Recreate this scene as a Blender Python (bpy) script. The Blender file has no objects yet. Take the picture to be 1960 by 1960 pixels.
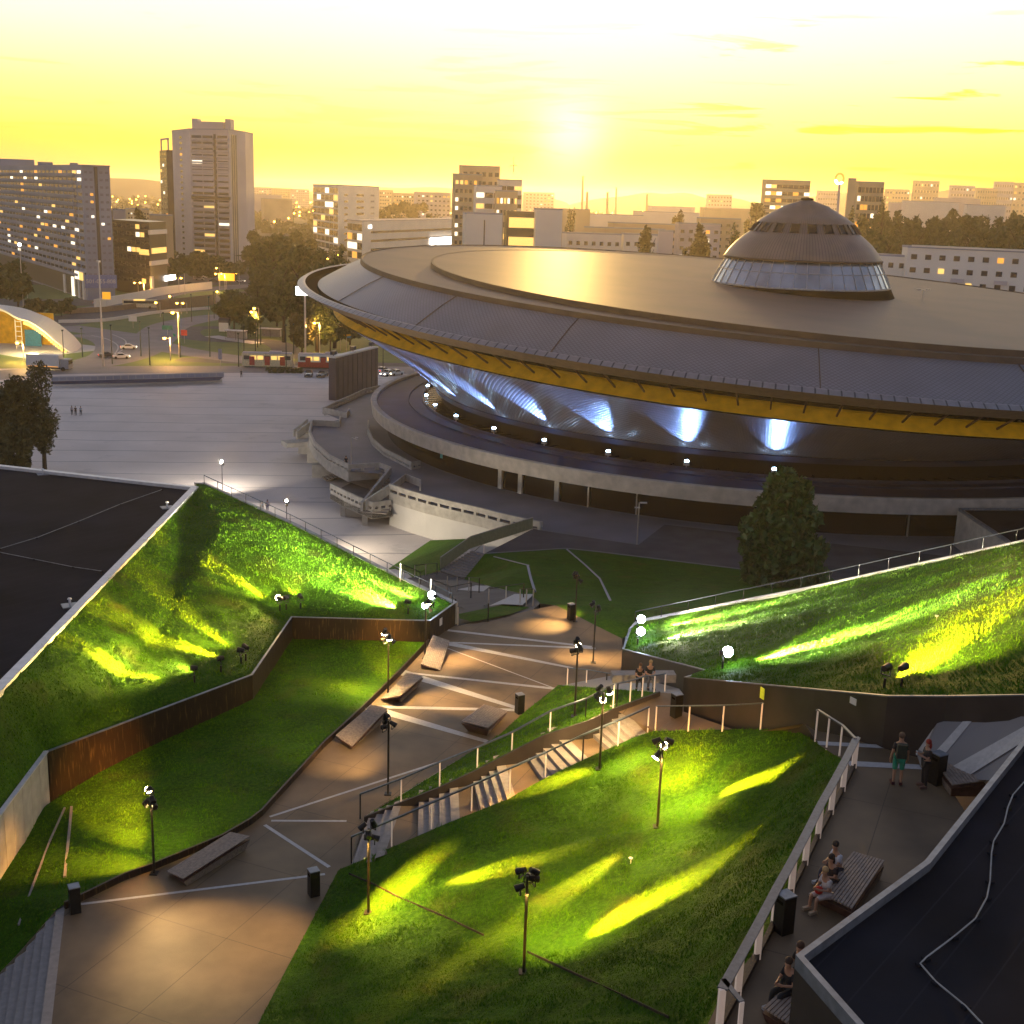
import bpy, bmesh, math, random
import numpy as np
from mathutils import Vector, Matrix, noise, geometry
from mathutils.bvhtree import BVHTree
random.seed(7); np.random.seed(7)
R = math.radians
sc = bpy.context.scene
COL = sc.collection
# ---------------------------------------------------------------- camera
F_PX, YH, ROLL, CAMZ = 2400.0, 375.0, R(1.9), 44.0
PITCH = math.atan((980 - YH) / F_PX * math.cos(ROLL))
fw = Vector((0, math.cos(PITCH), -math.sin(PITCH)))
up0 = Vector((1, 0, 0)).cross(fw)
rt = Vector((1, 0, 0)) * math.cos(ROLL) + up0 * math.sin(ROLL)
upv = -Vector((1, 0, 0)) * math.sin(ROLL) + up0 * math.cos(ROLL)
cd = bpy.data.cameras.new('camera'); cam = bpy.data.objects.new('camera', cd); COL.objects.link(cam)
cd.sensor_width = 36; cd.lens = 36 * F_PX / 1960; cd.clip_start = .5; cd.clip_end = 30000
M = Matrix((rt, upv, -fw)).transposed().to_4x4(); M.translation = (0, 0, CAMZ)
cam.matrix_world = M; sc.camera = cam
# ---------------------------------------------------------------- world: dusk sky
SUN_AZ, SUN_EL = R(2.0), R(2.7)
sund = Vector((math.sin(SUN_AZ) * math.cos(SUN_EL), math.cos(SUN_AZ) * math.cos(SUN_EL), math.sin(SUN_EL)))
W = bpy.data.worlds.new('World'); sc.world = W; W.use_nodes = True
nt = W.node_tree; N = nt.nodes; L = nt.links; N.clear()
def wn(t, **k):
    n = N.new(t)
    for a, b in k.items(): setattr(n, a, b)
    return n
def mth(op, a, b=None, c=None):
    n = wn('ShaderNodeMath', operation=op)
    for i, v in enumerate((a, b, c)):
        if v is None: continue
        if isinstance(v, (int, float)): n.inputs[i].default_value = v
        else: L.new(v, n.inputs[i])
    return n.outputs[0]
out = wn('ShaderNodeOutputWorld'); tc = wn('ShaderNodeTexCoord'); sep = wn('ShaderNodeSeparateXYZ'); L.new(tc.outputs['Generated'], sep.inputs[0])
elev = mth('ARCSINE', sep.outputs[2])
ramp = wn('ShaderNodeValToRGB'); L.new(mth('MULTIPLY_ADD', elev, 1 / 1.2, 0.1), ramp.inputs[0])
def setramp(rmp, st):
    cr = rmp.color_ramp
    while len(cr.elements) > 1: cr.elements.remove(cr.elements[-1])
    cr.elements[0].position = st[0][0]; cr.elements[0].color = (*st[0][1], 1)
    for p, c in st[1:]: cr.elements.new(p).color = (*c, 1)
D2 = 1 / 1.2 / 57.3
# elevation in degrees -> colour (yellow band, cream above, cool dusk overhead)
setramp(ramp, [(0.0, (.12, .10, .07)), (.098, (.5, .36, .16)), (.1 + .3 * D2, (1.0, .50, .12)), (.1 + 1.8 * D2, (1.0, .64, .075)), (.1 + 4 * D2, (1.0, .82, .27)),
               (.1 + 6.5 * D2, (1.0, .92, .60)), (.1 + 9.5 * D2, (1.0, .975, .86)), (.1 + 15 * D2, (.75, .74, .70)), (.1 + 26 * D2, (.25, .30, .42)), (.1 + 40 * D2, (.16, .19, .29)), (1.0, (.10, .13, .22))])
vm = wn('ShaderNodeVectorMath', operation='DOT_PRODUCT'); L.new(tc.outputs['Generated'], vm.inputs[0]); vm.inputs[1].default_value = tuple(sund)
ang = mth('ARCCOSINE', mth('MINIMUM', vm.outputs['Value'], 1.0))
# azimuth factor: the warm band fades to a cool twilight behind the camera
sepn = wn('ShaderNodeVectorMath', operation='MULTIPLY'); L.new(tc.outputs['Generated'], sepn.inputs[0]); sepn.inputs[1].default_value = (1, 1, 0)
nrm = wn('ShaderNodeVectorMath', operation='NORMALIZE'); L.new(sepn.outputs[0], nrm.inputs[0])
sp2 = wn('ShaderNodeSeparateXYZ'); L.new(nrm.outputs[0], sp2.inputs[0])
mr = wn('ShaderNodeMapRange', interpolation_type='SMOOTHSTEP'); L.new(sp2.outputs[1], mr.inputs[0]); mr.inputs[1].default_value = -.3; mr.inputs[2].default_value = .82
back = wn('ShaderNodeValToRGB'); L.new(mth('MULTIPLY_ADD', elev, 1 / 1.2, 0.1), back.inputs[0])
setramp(back, [(0.0, (.03, .03, .04)), (.098, (.05, .055, .07)), (.12, (.78, .66, .66)), (.24, (.42, .40, .48)), (.45, (.14, .17, .26)), (1.0, (.10, .13, .22))])
mixa = wn('ShaderNodeMix', data_type='RGBA'); L.new(mr.outputs[0], mixa.inputs[0]); L.new(back.outputs[0], mixa.inputs[6]); L.new(ramp.outputs[0], mixa.inputs[7])
# sun glow
g1 = mth('EXPONENT', mth('MULTIPLY', mth('POWER', mth('DIVIDE', ang, R(1.5)), 2.0), -1.0))
g2 = mth('EXPONENT', mth('MULTIPLY', mth('DIVIDE', ang, R(7)), -1.0))
glow = wn('ShaderNodeMix', data_type='RGBA', blend_type='ADD'); L.new(g1, glow.inputs[0]); L.new(mixa.outputs[2], glow.inputs[6]); glow.inputs[7].default_value = (1.0, .72, .42, 1)
glow2 = wn('ShaderNodeMix', data_type='RGBA', blend_type='ADD'); L.new(g2, glow2.inputs[0]); L.new(glow.outputs[2], glow2.inputs[6]); glow2.inputs[7].default_value = (.45, .30, .03, 1)
# thin clouds in a band low in the sky, more to the right
mp = wn('ShaderNodeMapping'); L.new(tc.outputs['Generated'], mp.inputs[0]); mp.inputs['Scale'].default_value = (5, 5, 62); mp.inputs['Rotation'].default_value = (0, R(5), 0)
nz = wn('ShaderNodeTexNoise'); L.new(mp.outputs[0], nz.inputs[0]); nz.inputs['Scale'].default_value = 1.3; nz.inputs['Detail'].default_value = 6; nz.inputs['Roughness'].default_value = .58; nz.inputs['Distortion'].default_value = .6
cr = wn('ShaderNodeMapRange', interpolation_type='SMOOTHSTEP'); L.new(nz.outputs[0], cr.inputs[0]); cr.inputs[1].default_value = .56; cr.inputs[2].default_value = .63
bx = wn('ShaderNodeMapRange'); L.new(elev, bx.inputs[0]); bx.inputs[1].default_value = R(8.5); bx.inputs[2].default_value = R(5.5)
bx2 = wn('ShaderNodeMapRange'); L.new(elev, bx2.inputs[0]); bx2.inputs[1].default_value = R(.6); bx2.inputs[2].default_value = R(2)
azr = wn('ShaderNodeMapRange'); L.new(sp2.outputs[0], azr.inputs[0]); azr.inputs[1].default_value = .05; azr.inputs[2].default_value = .2; azr.inputs[3].default_value = .22; azr.inputs[4].default_value = 1.0
cm = mth('MULTIPLY', mth('MULTIPLY', mth('MULTIPLY', cr.outputs[0], bx.outputs[0]), bx2.outputs[0]), azr.outputs[0])
clm = wn('ShaderNodeMix', data_type='RGBA'); L.new(cm, clm.inputs[0]); L.new(glow2.outputs[2], clm.inputs[6]); clm.inputs[7].default_value = (.85, .50, .0, 1)
# a little of the physical sky for natural variation
sky = wn('ShaderNodeTexSky', sky_type='NISHITA'); sky.sun_disc = False; sky.sun_elevation = SUN_EL; sky.sun_rotation = SUN_AZ; sky.dust_density = 3
bg1 = wn('ShaderNodeBackground'); L.new(sky.outputs[0], bg1.inputs[0]); bg1.inputs[1].default_value = .05
bg2 = wn('ShaderNodeBackground'); L.new(clm.outputs[2], bg2.inputs[0]); bg2.inputs[1].default_value = 1.0
ads = wn('ShaderNodeAddShader'); L.new(bg1.outputs[0], ads.inputs[0]); L.new(bg2.outputs[0], ads.inputs[1]); L.new(ads.outputs[0], out.inputs[0])
sl = bpy.data.lights.new('sun', 'SUN'); sl.energy = 3.2; sl.angle = R(2.0); sl.color = (1, .58, .16)
so = bpy.data.objects.new('sun', sl); COL.objects.link(so); so.rotation_mode = 'QUATERNION'; so.rotation_quaternion = (-sund).to_track_quat('-Z', 'Y'); so.location = (0, 500, 200)
sc.view_settings.view_transform = 'Standard'; sc.view_settings.look = 'None'; sc.view_settings.exposure = 0.3; sc.view_settings.gamma = 1
cy = sc.cycles; cy.use_denoising = True; cy.max_bounces = 5; cy.diffuse_bounces = 2; cy.glossy_bounces = 3; cy.transmission_bounces = 3; cy.volume_bounces = 1
cy.sample_clamp_indirect = 3; cy.use_light_tree = True; cy.transparent_max_bounces = 8
# ---------------------------------------------------------------- picking helpers
O = Vector((0, 0, CAMZ))
def rayd(px, py): return fw * F_PX + rt * (px - 980) - upv * (py - 980)
def S(px, py, z):
    d = rayd(px, py); return O + d * ((z - CAMZ) / d.z)
def proj(P):
    d = Vector(P) - O; z = d.dot(fw); return 980 + F_PX * d.dot(rt) / z, 980 - F_PX * d.dot(upv) / z
def hpx(P, ytop):
    "height above P whose image is at row ytop"
    lo, hi = 0, 200
    for _ in range(40):
        m = (lo + hi) / 2
        if proj(P + Vector((0, 0, m)))[1] > ytop: lo = m
        else: hi = m
    return lo
SURF = []
def surf(px, py, zdef=0.0):
    d = rayd(px, py).normalized(); best = None
    for b in SURF:
        h = b.ray_cast(O, d, 2000)
        if h[0] is not None and (best is None or h[3] < best[1]): best = (h[0], h[3])
    return best[0].copy() if best else S(px, py, zdef)
def drop(x, y):
    best = None
    for b in SURF:
        h = b.ray_cast(Vector((x, y, 60)), Vector((0, 0, -1)), 100)
        if h[0] is not None and (best is None or h[0].z > best): best = h[0].z
    return best if best is not None else 0.0
# ---------------------------------------------------------------- object helpers
ORG = {}
def tag(o, label=None, cat=None, group=None, kind=None):
    if label: o['label'] = label
    if cat: o['category'] = cat
    if group: o['group'] = group
    if kind: o['kind'] = kind
    return o
def thing(name, label, cat, loc=(0, 0, 0), group=None):
    o = bpy.data.objects.new(name, None); COL.objects.link(o); o.location = loc; o.empty_display_size = .3
    ORG[o.name] = Vector(loc); return tag(o, label, cat, group)
def link(name, me, parent=None, mat=None):
    o = bpy.data.objects.new(name, me); COL.objects.link(o)
    if mat is not None: me.materials.append(mat)
    if parent is not None: o.parent = parent; ORG[o.name] = ORG[parent.name]
    else: ORG[o.name] = Vector((0, 0, 0))
    return o
def copy_tree(o, parent=None):
    c = o.copy(); COL.objects.link(c)
    if parent is not None: c.parent = parent
    ORG[c.name] = Vector((0, 0, 0))
    for ch in list(o.children): copy_tree(ch, c)
    return c
class MB:
    def __init__(s): s.v = []; s.f = []; s.uv = []; s.has = False
    def add(s, vs, fs, uvs=None):
        b = len(s.v); s.v += [tuple(v) for v in vs]; s.f += [tuple(b + i for i in f) for f in fs]
        if uvs: s.has = True; s.uv += uvs
        else: s.uv += [(0, 0)] * sum(len(f) for f in fs)
        return s
    def poly(s, pts): return s.add(pts, [tuple(range(len(pts)))])
    def box(s, c, d, rz=0, ax=None):
        hx, hy, hz = d[0] / 2, d[1] / 2, d[2] / 2; cs, sn = math.cos(rz), math.sin(rz); vs = []
        for z in (-hz, hz):
            for x, y in ((-hx, -hy), (hx, -hy), (hx, hy), (-hx, hy)): vs.append((c[0] + x * cs - y * sn, c[1] + x * sn + y * cs, c[2] + z))
        return s.add(vs, [(3, 2, 1, 0), (4, 5, 6, 7), (0, 1, 5, 4), (1, 2, 6, 5), (2, 3, 7, 6), (3, 0, 4, 7)])
    def beam(s, a, b, w, h):
        a, b = Vector(a), Vector(b); d = (b - a).normalized(); sd = d.cross(Vector((0, 0, 1)))
        if sd.length < 1e-3: sd = Vector((1, 0, 0))
        sd.normalize(); u = sd.cross(d).normalized(); vs = []
        for p in (a, b):
            for x, y in ((-1, -1), (1, -1), (1, 1), (-1, 1)): vs.append(p + sd * (x * w / 2) + u * (y * h / 2))
        return s.add(vs, [(3, 2, 1, 0), (4, 5, 6, 7), (0, 1, 5, 4), (1, 2, 6, 5), (2, 3, 7, 6), (3, 0, 4, 7)])
    def tube(s, a, b, r0, r1=None, n=8):
        r1 = r0 if r1 is None else r1; a, b = Vector(a), Vector(b); d = (b - a).normalized(); sd = d.cross(Vector((0, 0, 1)))
        if sd.length < 1e-3: sd = Vector((1, 0, 0))
        sd.normalize(); u = sd.cross(d); vs = []
        for p, r in ((a, r0), (b, r1)):
            for i in range(n): t = 2 * math.pi * i / n; vs.append(p + sd * (r * math.cos(t)) + u * (r * math.sin(t)))
        return s.add(vs, [(i, (i + 1) % n, n + (i + 1) % n, n + i) for i in range(n)] + [tuple(range(n - 1, -1, -1)), tuple(range(n, 2 * n))])
    def ball(s, c, r, n=10, m=6, sz=1.0):
        vs = [(c[0], c[1], c[2] + r * sz)]; fs = []
        for j in range(1, m):
            p = math.pi * j / m
            for i in range(n): t = 2 * math.pi * i / n; vs.append((c[0] + r * math.sin(p) * math.cos(t), c[1] + r * math.sin(p) * math.sin(t), c[2] + r * sz * math.cos(p)))
        vs.append((c[0], c[1], c[2] - r * sz))
        for i in range(n): fs.append((0, 1 + i, 1 + (i + 1) % n)); fs.append((len(vs) - 1, 1 + (m - 2) * n + (i + 1) % n, 1 + (m - 2) * n + i))
        for j in range(m - 2):
            for i in range(n): a = 1 + j * n + i; b = 1 + j * n + (i + 1) % n; fs.append((a, a + n, b + n, b))
        return s.add(vs, fs)
    def prism(s, pts, z0, z1):
        "pts: xy list; z0/z1 number or list"
        n = len(pts); a = [(p[0], p[1], z0[i] if hasattr(z0, '__len__') else z0) for i, p in enumerate(pts)]; b = [(p[0], p[1], z1[i] if hasattr(z1, '__len__') else z1) for i, p in enumerate(pts)]
        return s.add(a + b, [tuple(range(n - 1, -1, -1)), tuple(range(n, 2 * n))] + [(i, (i + 1) % n, n + (i + 1) % n, n + i) for i in range(n)])
    def wall(s, top, base, th):
        "vertical wall through 3D top points with base heights, thickness to the right of the path"
        n = len(top); off = []
        for i in range(n):
            d = Vector((0, 0, 0))
            if i: d += (top[i] - top[i - 1]).xy.normalized().to_3d()
            if i < n - 1: d += (top[i + 1] - top[i]).xy.normalized().to_3d()
            d.normalize(); off.append(Vector((d.y, -d.x, 0)) * th)
        for i in range(n - 1):
            vs = []
            for k in (i, i + 1):
                t = top[k]; vs += [Vector((t.x, t.y, base[k])), t, t + off[k], Vector((t.x + off[k].x, t.y + off[k].y, base[k]))]
            s.add(vs, [(0, 1, 5, 4), (1, 2, 6, 5), (2, 3, 7, 6), (3, 0, 4, 7), (0, 3, 2, 1), (4, 5, 6, 7)])
        return s
    def lathe(s, prof, c, tilt=(0, 0), n=192, a0=0, a1=2 * math.pi, flip=False):
        k = n + 1; vs = []; L_ = [0]
        for i in range(1, len(prof)): L_.append(L_[-1] + math.hypot(prof[i][0] - prof[i - 1][0], prof[i][1] - prof[i - 1][1]))
        for (r, z) in prof:
            for i in range(k):
                t = a0 + (a1 - a0) * i / n; x = r * math.cos(t); y = r * math.sin(t)
                vs.append((c[0] + x, c[1] + y, z + tilt[0] * x + tilt[1] * y))
        fs = []; uv = []
        for j in range(len(prof) - 1):
            for i in range(n):
                a = j * k + i; f = (a, a + 1, a + 1 + k, a + k); u0 = (a0 + (a1 - a0) * i / n); u1 = (a0 + (a1 - a0) * (i + 1) / n)
                w = [(u0, L_[j]), (u1, L_[j]), (u1, L_[j + 1]), (u0, L_[j + 1])]
                if flip: f = f[::-1]; w = w[::-1]
                fs.append(f); uv += w
        return s.add(vs, fs, uv)
    def build(s, name, mat, parent=None, smooth=False):
        me = bpy.data.meshes.new(name); o0 = ORG[parent.name] if parent is not None else Vector((0, 0, 0))
        me.from_pydata([(v[0] - o0.x, v[1] - o0.y, v[2] - o0.z) for v in s.v], [], s.f)
        if s.has:
            ul = me.uv_layers.new(name='UVMap'); ul.data.foreach_set('uv', [c for p in s.uv for c in p])
        if smooth:
            me.polygons.foreach_set('use_smooth', [True] * len(me.polygons))
        me.validate(); me.update(); return link(name, me, parent, mat)
def nparr_mesh(name, V, k, mat, parent=None):
    "V: (n,k,3) array of separate k-gons"
    n = V.shape[0]; o0 = ORG[parent.name] if parent is not None else Vector((0, 0, 0)); me = bpy.data.meshes.new(name)
    me.vertices.add(n * k); me.vertices.foreach_set('co', (V.reshape(-1, 3) - np.array(o0)).astype(np.float32).ravel())
    me.loops.add(n * k); me.loops.foreach_set('vertex_index', np.arange(n * k, dtype=np.int32))
    me.polygons.add(n); me.polygons.foreach_set('loop_start', np.arange(0, n * k, k, dtype=np.int32)); me.update(calc_edges=True)
    return link(name, me, parent, mat)
# ---------------------------------------------------------------- materials
def mat(name, col, rough=.8, metal=0, var=.25, scale=3.0, bump=0, bscale=None, spec=.5, emit=None, es=0, detail=4, col2=None, dist=.02):
    m = bpy.data.materials.new(name); m.use_nodes = True; t = m.node_tree; b = t.nodes['Principled BSDF']
    b.inputs['Roughness'].default_value = rough; b.inputs['Metallic'].default_value = metal; b.inputs['Specular IOR Level'].default_value = spec
    if emit: b.inputs['Emission Color'].default_value = (*emit, 1); b.inputs['Emission Strength'].default_value = es
    g = t.nodes.new('ShaderNodeNewGeometry'); nz = t.nodes.new('ShaderNodeTexNoise'); nz.inputs['Scale'].default_value = scale; nz.inputs['Detail'].default_value = detail
    t.links.new(g.outputs['Position'], nz.inputs[0]); mx = t.nodes.new('ShaderNodeMix'); mx.data_type = 'RGBA'
    c2 = col2 or tuple(min(1, c * (1 + var)) for c in col); c1 = col if col2 else tuple(c * (1 - var) for c in col)
    mx.inputs[6].default_value = (*c1, 1); mx.inputs[7].default_value = (*c2, 1)
    mrr = t.nodes.new('ShaderNodeMapRange'); mrr.inputs[1].default_value = .3; mrr.inputs[2].default_value = .7; t.links.new(nz.outputs[0], mrr.inputs[0])
    t.links.new(mrr.outputs[0], mx.inputs[0]); t.links.new(mx.outputs[2], b.inputs['Base Color'])
    if bump:
        n2 = t.nodes.new('ShaderNodeTexNoise'); n2.inputs['Scale'].default_value = bscale or scale * 4; n2.inputs['Detail'].default_value = 5; t.links.new(g.outputs['Position'], n2.inputs[0])
        bp = t.nodes.new('ShaderNodeBump'); bp.inputs['Strength'].default_value = bump; bp.inputs['Distance'].default_value = dist; t.links.new(n2.outputs[0], bp.inputs['Height']); t.links.new(bp.outputs[0], b.inputs['Normal'])
    m['_mix'] = mx.name; return m
def nadd(m):
    t = m.node_tree; b = t.nodes['Principled BSDF']
    def mk(ty, **k):
        n = t.nodes.new(ty)
        for a, v in k.items(): setattr(n, a, v)
        return n
    def mt(op, a, b_=None, c=None):
        n = mk('ShaderNodeMath', operation=op)
        for i, v in enumerate((a, b_, c)):
            if v is None: continue
            if isinstance(v, (int, float)): n.inputs[i].default_value = v
            else: t.links.new(v, n.inputs[i])
        return n.outputs[0]
    return t, b, mk, mt
def overlay(m, fac, col):
    "mix col over base colour where fac"
    t = m.node_tree; b = t.nodes['Principled BSDF']; src = b.inputs['Base Color'].links[0].from_socket
    mx = t.nodes.new('ShaderNodeMix'); mx.data_type = 'RGBA'; t.links.new(fac, mx.inputs[0]); t.links.new(src, mx.inputs[6]); mx.inputs[7].default_value = (*col, 1); t.links.new(mx.outputs[2], b.inputs['Base Color'])
def emat(name, col, s): return mat(name, tuple(c * .5 for c in col), .6, var=.05, emit=col, es=s)

MT = {}
MT['ground'] = mat('ground', (.05, .06, .035), .95, scale=.012, col2=(.10, .095, .08), detail=8)
MT['plaza'] = mat('plaza_paving', (.56, .50, .47), .75, scale=.09, var=.12, detail=8, bump=.1, bscale=3)
t, b, mk, mt = nadd(MT['plaza']); g = mk('ShaderNodeNewGeometry'); mp_ = mk('ShaderNodeMapping'); mp_.inputs['Rotation'].default_value = (0, 0, R(-7)); t.links.new(g.outputs['Position'], mp_.inputs[0])
sx = mk('ShaderNodeSeparateXYZ'); t.links.new(mp_.outputs[0], sx.inputs[0])
wv = mk('ShaderNodeTexNoise'); wv.inputs['Scale'].default_value = .05; t.links.new(g.outputs['Position'], wv.inputs[0])
yy = mt('ADD', sx.outputs[1], mt('MULTIPLY', wv.outputs[0], 3.0))
overlay(MT['plaza'], mt('MULTIPLY', mt('LESS_THAN', mt('FRACT', mt('DIVIDE', yy, 9.0)), .045), .55), (.12, .12, .13))
t, b, mk, mt = nadd(MT['plaza']); g = mk('ShaderNodeNewGeometry'); ns_ = mk('ShaderNodeTexNoise'); ns_.inputs['Scale'].default_value = .16; ns_.inputs['Detail'].default_value = 9; ns_.inputs['Roughness'].default_value = .7; t.links.new(g.outputs['Position'], ns_.inputs[0]); m6 = mk('ShaderNodeMapRange'); m6.inputs[1].default_value = .58; m6.inputs[2].default_value = .72; m6.inputs[4].default_value = .6; t.links.new(ns_.outputs[0], m6.inputs[0]); overlay(MT['plaza'], m6.outputs[0], (.26, .24, .24))
MT['asphalt'] = mat('asphalt', (.075, .072, .075), .85, scale=.4, var=.25, bump=.15, bscale=20)
MT['road'] = mat('road', (.17, .16, .165), .7, scale=.15, var=.2)
MT['walk'] = mat('walkway_paving', (.14, .094, .052), .62, scale=.35, var=.42, bump=.3, bscale=26, detail=8, spec=.4)
t, b, mk, mt = nadd(MT['walk']); g = mk('ShaderNodeNewGeometry'); mp_ = mk('ShaderNodeMapping'); mp_.inputs['Rotation'].default_value = (0, 0, R(23)); t.links.new(g.outputs['Position'], mp_.inputs[0])
sx = mk('ShaderNodeSeparateXYZ'); t.links.new(mp_.outputs[0], sx.inputs[0])
jt = mt('MAXIMUM', mt('LESS_THAN', mt('FRACT', mt('DIVIDE', sx.outputs[0], 3.4)), .009), mt('LESS_THAN', mt('FRACT', mt('DIVIDE', sx.outputs[1], 5.2)), .006))
overlay(MT['walk'], mt('MULTIPLY', jt, .7), (.02, .015, .012))
MT['stone'] = mat('pale_granite', (.42, .40, .39), .6, scale=6, var=.12, bump=.1)
MT['step'] = mat('step_stone', (.24, .21, .19), .65, scale=4, var=.15, bump=.1)
MT['concrete'] = mat('concrete', (.42, .39, .34), .85, scale=1.2, var=.18, bump=.35, bscale=9, detail=8)
MT['concring'] = mat('ring_concrete', (.47, .42, .36), .85, scale=.8, var=.2, bump=.8, bscale=6, detail=9, dist=.05)
MT['whitewall'] = mat('painted_wall', (.6, .57, .52), .8, scale=.3, var=.06)
MT['corten'] = mat('rusted_steel', (.013, .007, .005), .5, scale=1.1, detail=8, col2=(.024, .011, .006), metal=.15, bump=.25, bscale=14, spec=.5)
t, b, mk, mt = nadd(MT['corten']); g = mk('ShaderNodeNewGeometry'); mp_ = mk('ShaderNodeMapping'); mp_.inputs['Scale'].default_value = (5, 5, .5); t.links.new(g.outputs['Position'], mp_.inputs[0])
n3 = mk('ShaderNodeTexNoise'); n3.inputs['Scale'].default_value = 2.0; n3.inputs['Detail'].default_value = 8; t.links.new(mp_.outputs[0], n3.inputs[0])
mr3 = mk('ShaderNodeMapRange'); mr3.inputs[1].default_value = .56; mr3.inputs[2].default_value = .72; t.links.new(n3.outputs[0], mr3.inputs[0]); overlay(MT['corten'], mr3.outputs[0], (.11, .065, .025))
MT['darkwall'] = mat('dark_wall', (.022, .016, .014), .55, scale=.8, var=.4, bump=.15)
MT['roofmem'] = mat('roof_membrane', (.012, .013, .019), .95, scale=.25, var=.4, detail=8, bump=.12, bscale=4, spec=.12)
t, b, mk, mt = nadd(MT['roofmem']); g = mk('ShaderNodeNewGeometry'); mp_ = mk('ShaderNodeMapping'); mp_.inputs['Rotation'].default_value = (0, 0, R(38)); t.links.new(g.outputs['Position'], mp_.inputs[0])
sx = mk('ShaderNodeSeparateXYZ'); t.links.new(mp_.outputs[0], sx.inputs[0])
overlay(MT['roofmem'], mt('MULTIPLY', mt('LESS_THAN', mt('FRACT', mt('DIVIDE', sx.outputs[0], 1.1)), .04), .6), (.025, .026, .034))
MT['coping'] = mat('metal_coping', (.62, .60, .60), .45, metal=.3, scale=2, var=.12)
MT['coping2'] = mat('zinc_coping', (.20, .22, .25), .45, metal=.5, scale=3, var=.25)
def grassmat(name, c1, c2, c3):
    m = mat(name, c1, .75, scale=.7, col2=c2, detail=6, spec=.08); t, b, mk, mt = nadd(m)
    g = mk('ShaderNodeNewGeometry'); n = mk('ShaderNodeTexNoise'); n.inputs['Scale'].default_value = 5.5; n.inputs['Detail'].default_value = 8; n.inputs['Roughness'].default_value = .7; t.links.new(g.outputs['Position'], n.inputs[0])
    mr_ = mk('ShaderNodeMapRange'); mr_.inputs[1].default_value = .42; mr_.inputs[2].default_value = .68; t.links.new(n.outputs[0], mr_.inputs[0]); overlay(m, mr_.outputs[0], c3); n5 = mk('ShaderNodeTexNoise'); n5.inputs['Scale'].default_value = .38; n5.inputs['Detail'].default_value = 6; t.links.new(g.outputs['Position'], n5.inputs[0]); m5 = mk('ShaderNodeMapRange'); m5.inputs[1].default_value = .56; m5.inputs[2].default_value = .74; m5.inputs[4].default_value = .5; t.links.new(n5.outputs[0], m5.inputs[0]); overlay(m, m5.outputs[0], (.10, .09, .02))
    bp = mk('ShaderNodeBump'); bp.inputs['Strength'].default_value = .9; bp.inputs['Distance'].default_value = .12
    n2 = mk('ShaderNodeTexNoise'); n2.inputs['Scale'].default_value = 3.2; n2.inputs['Detail'].default_value = 10; n2.inputs['Roughness'].default_value = .8; t.links.new(g.outputs['Position'], n2.inputs[0])
    t.links.new(n2.outputs[0], bp.inputs['Height']); t.links.new(bp.outputs[0], b.inputs['Normal']); return m
MT['lawn'] = grassmat('lawn', (.014, .055, .002), (.032, .105, .003), (.065, .15, .005))
MT['blade'] = grassmat('grass_blade', (.026, .105, .002), (.066, .20, .004), (.14, .27, .008))
MT['citygrass'] = mat('city_grass', (.07, .12, .025), .9, scale=.2, col2=(.12, .16, .035), detail=6)
MT['leafb'] = mat('leaf_bright', (.016, .045, .008), .65, scale=1.4, col2=(.06, .14, .022), detail=6)
MT['leaf'] = mat('leaf', (.018, .032, .008), .7, scale=.8, col2=(.075, .105, .02), detail=6)
MT['leafo'] = mat('leaf_autumn', (.03, .034, .008), .7, scale=.5, col2=(.10, .085, .016), detail=6)
MT['bark'] = mat('bark', (.03, .022, .015), .9, scale=5)
MT['black'] = mat('black_metal', (.012, .012, .013), .45, metal=.4, scale=8, var=.3)
MT['steel'] = mat('brushed_steel', (.55, .5, .45), .35, metal=.7, scale=9, var=.12)
MT['rail'] = mat('handrail', (.10, .12, .15), .4, metal=.7, scale=7, var=.2)
MT['wood'] = mat('weathered_wood', (.26, .20, .16), .7, scale=7, var=.25, bump=.2)
MT['woodred'] = mat('red_brown_wood', (.10, .045, .03), .6, scale=7, var=.3)
MT['tile'] = mat('metal_shingles', (.19, .19, .22), .42, metal=.25, scale=.12, var=.16, detail=8)
MT['clad'] = mat('cone_cladding', (.42, .39, .43), .3, metal=.3, scale=.1, var=.2, detail=8)
def shingle(m, cu, cv, strength, dist, dark):
    t, b, mk, mt = nadd(m); uv = mk('ShaderNodeTexCoord'); s_ = mk('ShaderNodeSeparateXYZ'); t.links.new(uv.outputs['UV'], s_.inputs[0])
    u = mt('MULTIPLY', s_.outputs[0], cu); v = mt('MULTIPLY', s_.outputs[1], cv)
    a = mt('ABSOLUTE', mt('SUBTRACT', mt('FRACT', mt('ADD', u, v)), .5)); c = mt('ABSOLUTE', mt('SUBTRACT', mt('FRACT', mt('SUBTRACT', u, v)), .5))
    h = mt('MINIMUM', mt('SUBTRACT', .5, a), mt('SUBTRACT', .5, c))
    h2 = mt('MULTIPLY', h, 2.0); bp = mk('ShaderNodeBump'); bp.inputs['Strength'].default_value = strength; bp.inputs['Distance'].default_value = dist
    t.links.new(h2, bp.inputs['Height']); t.links.new(bp.outputs[0], b.inputs['Normal'])
    overlay(m, mt('MULTIPLY', mt('LESS_THAN', h, .09), .7), dark)
shingle(MT['tile'], 110, 1.75, .35, .06, (.10, .10, .11))
shingle(MT['clad'], 95, 1.5, 1.0, .16, (.14, .11, .11))
MT['sroof'] = mat('saucer_roof_felt', (.115, .068, .046), .55, scale=.08, var=.22, detail=9, spec=.36, bump=.1, bscale=2)
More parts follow.
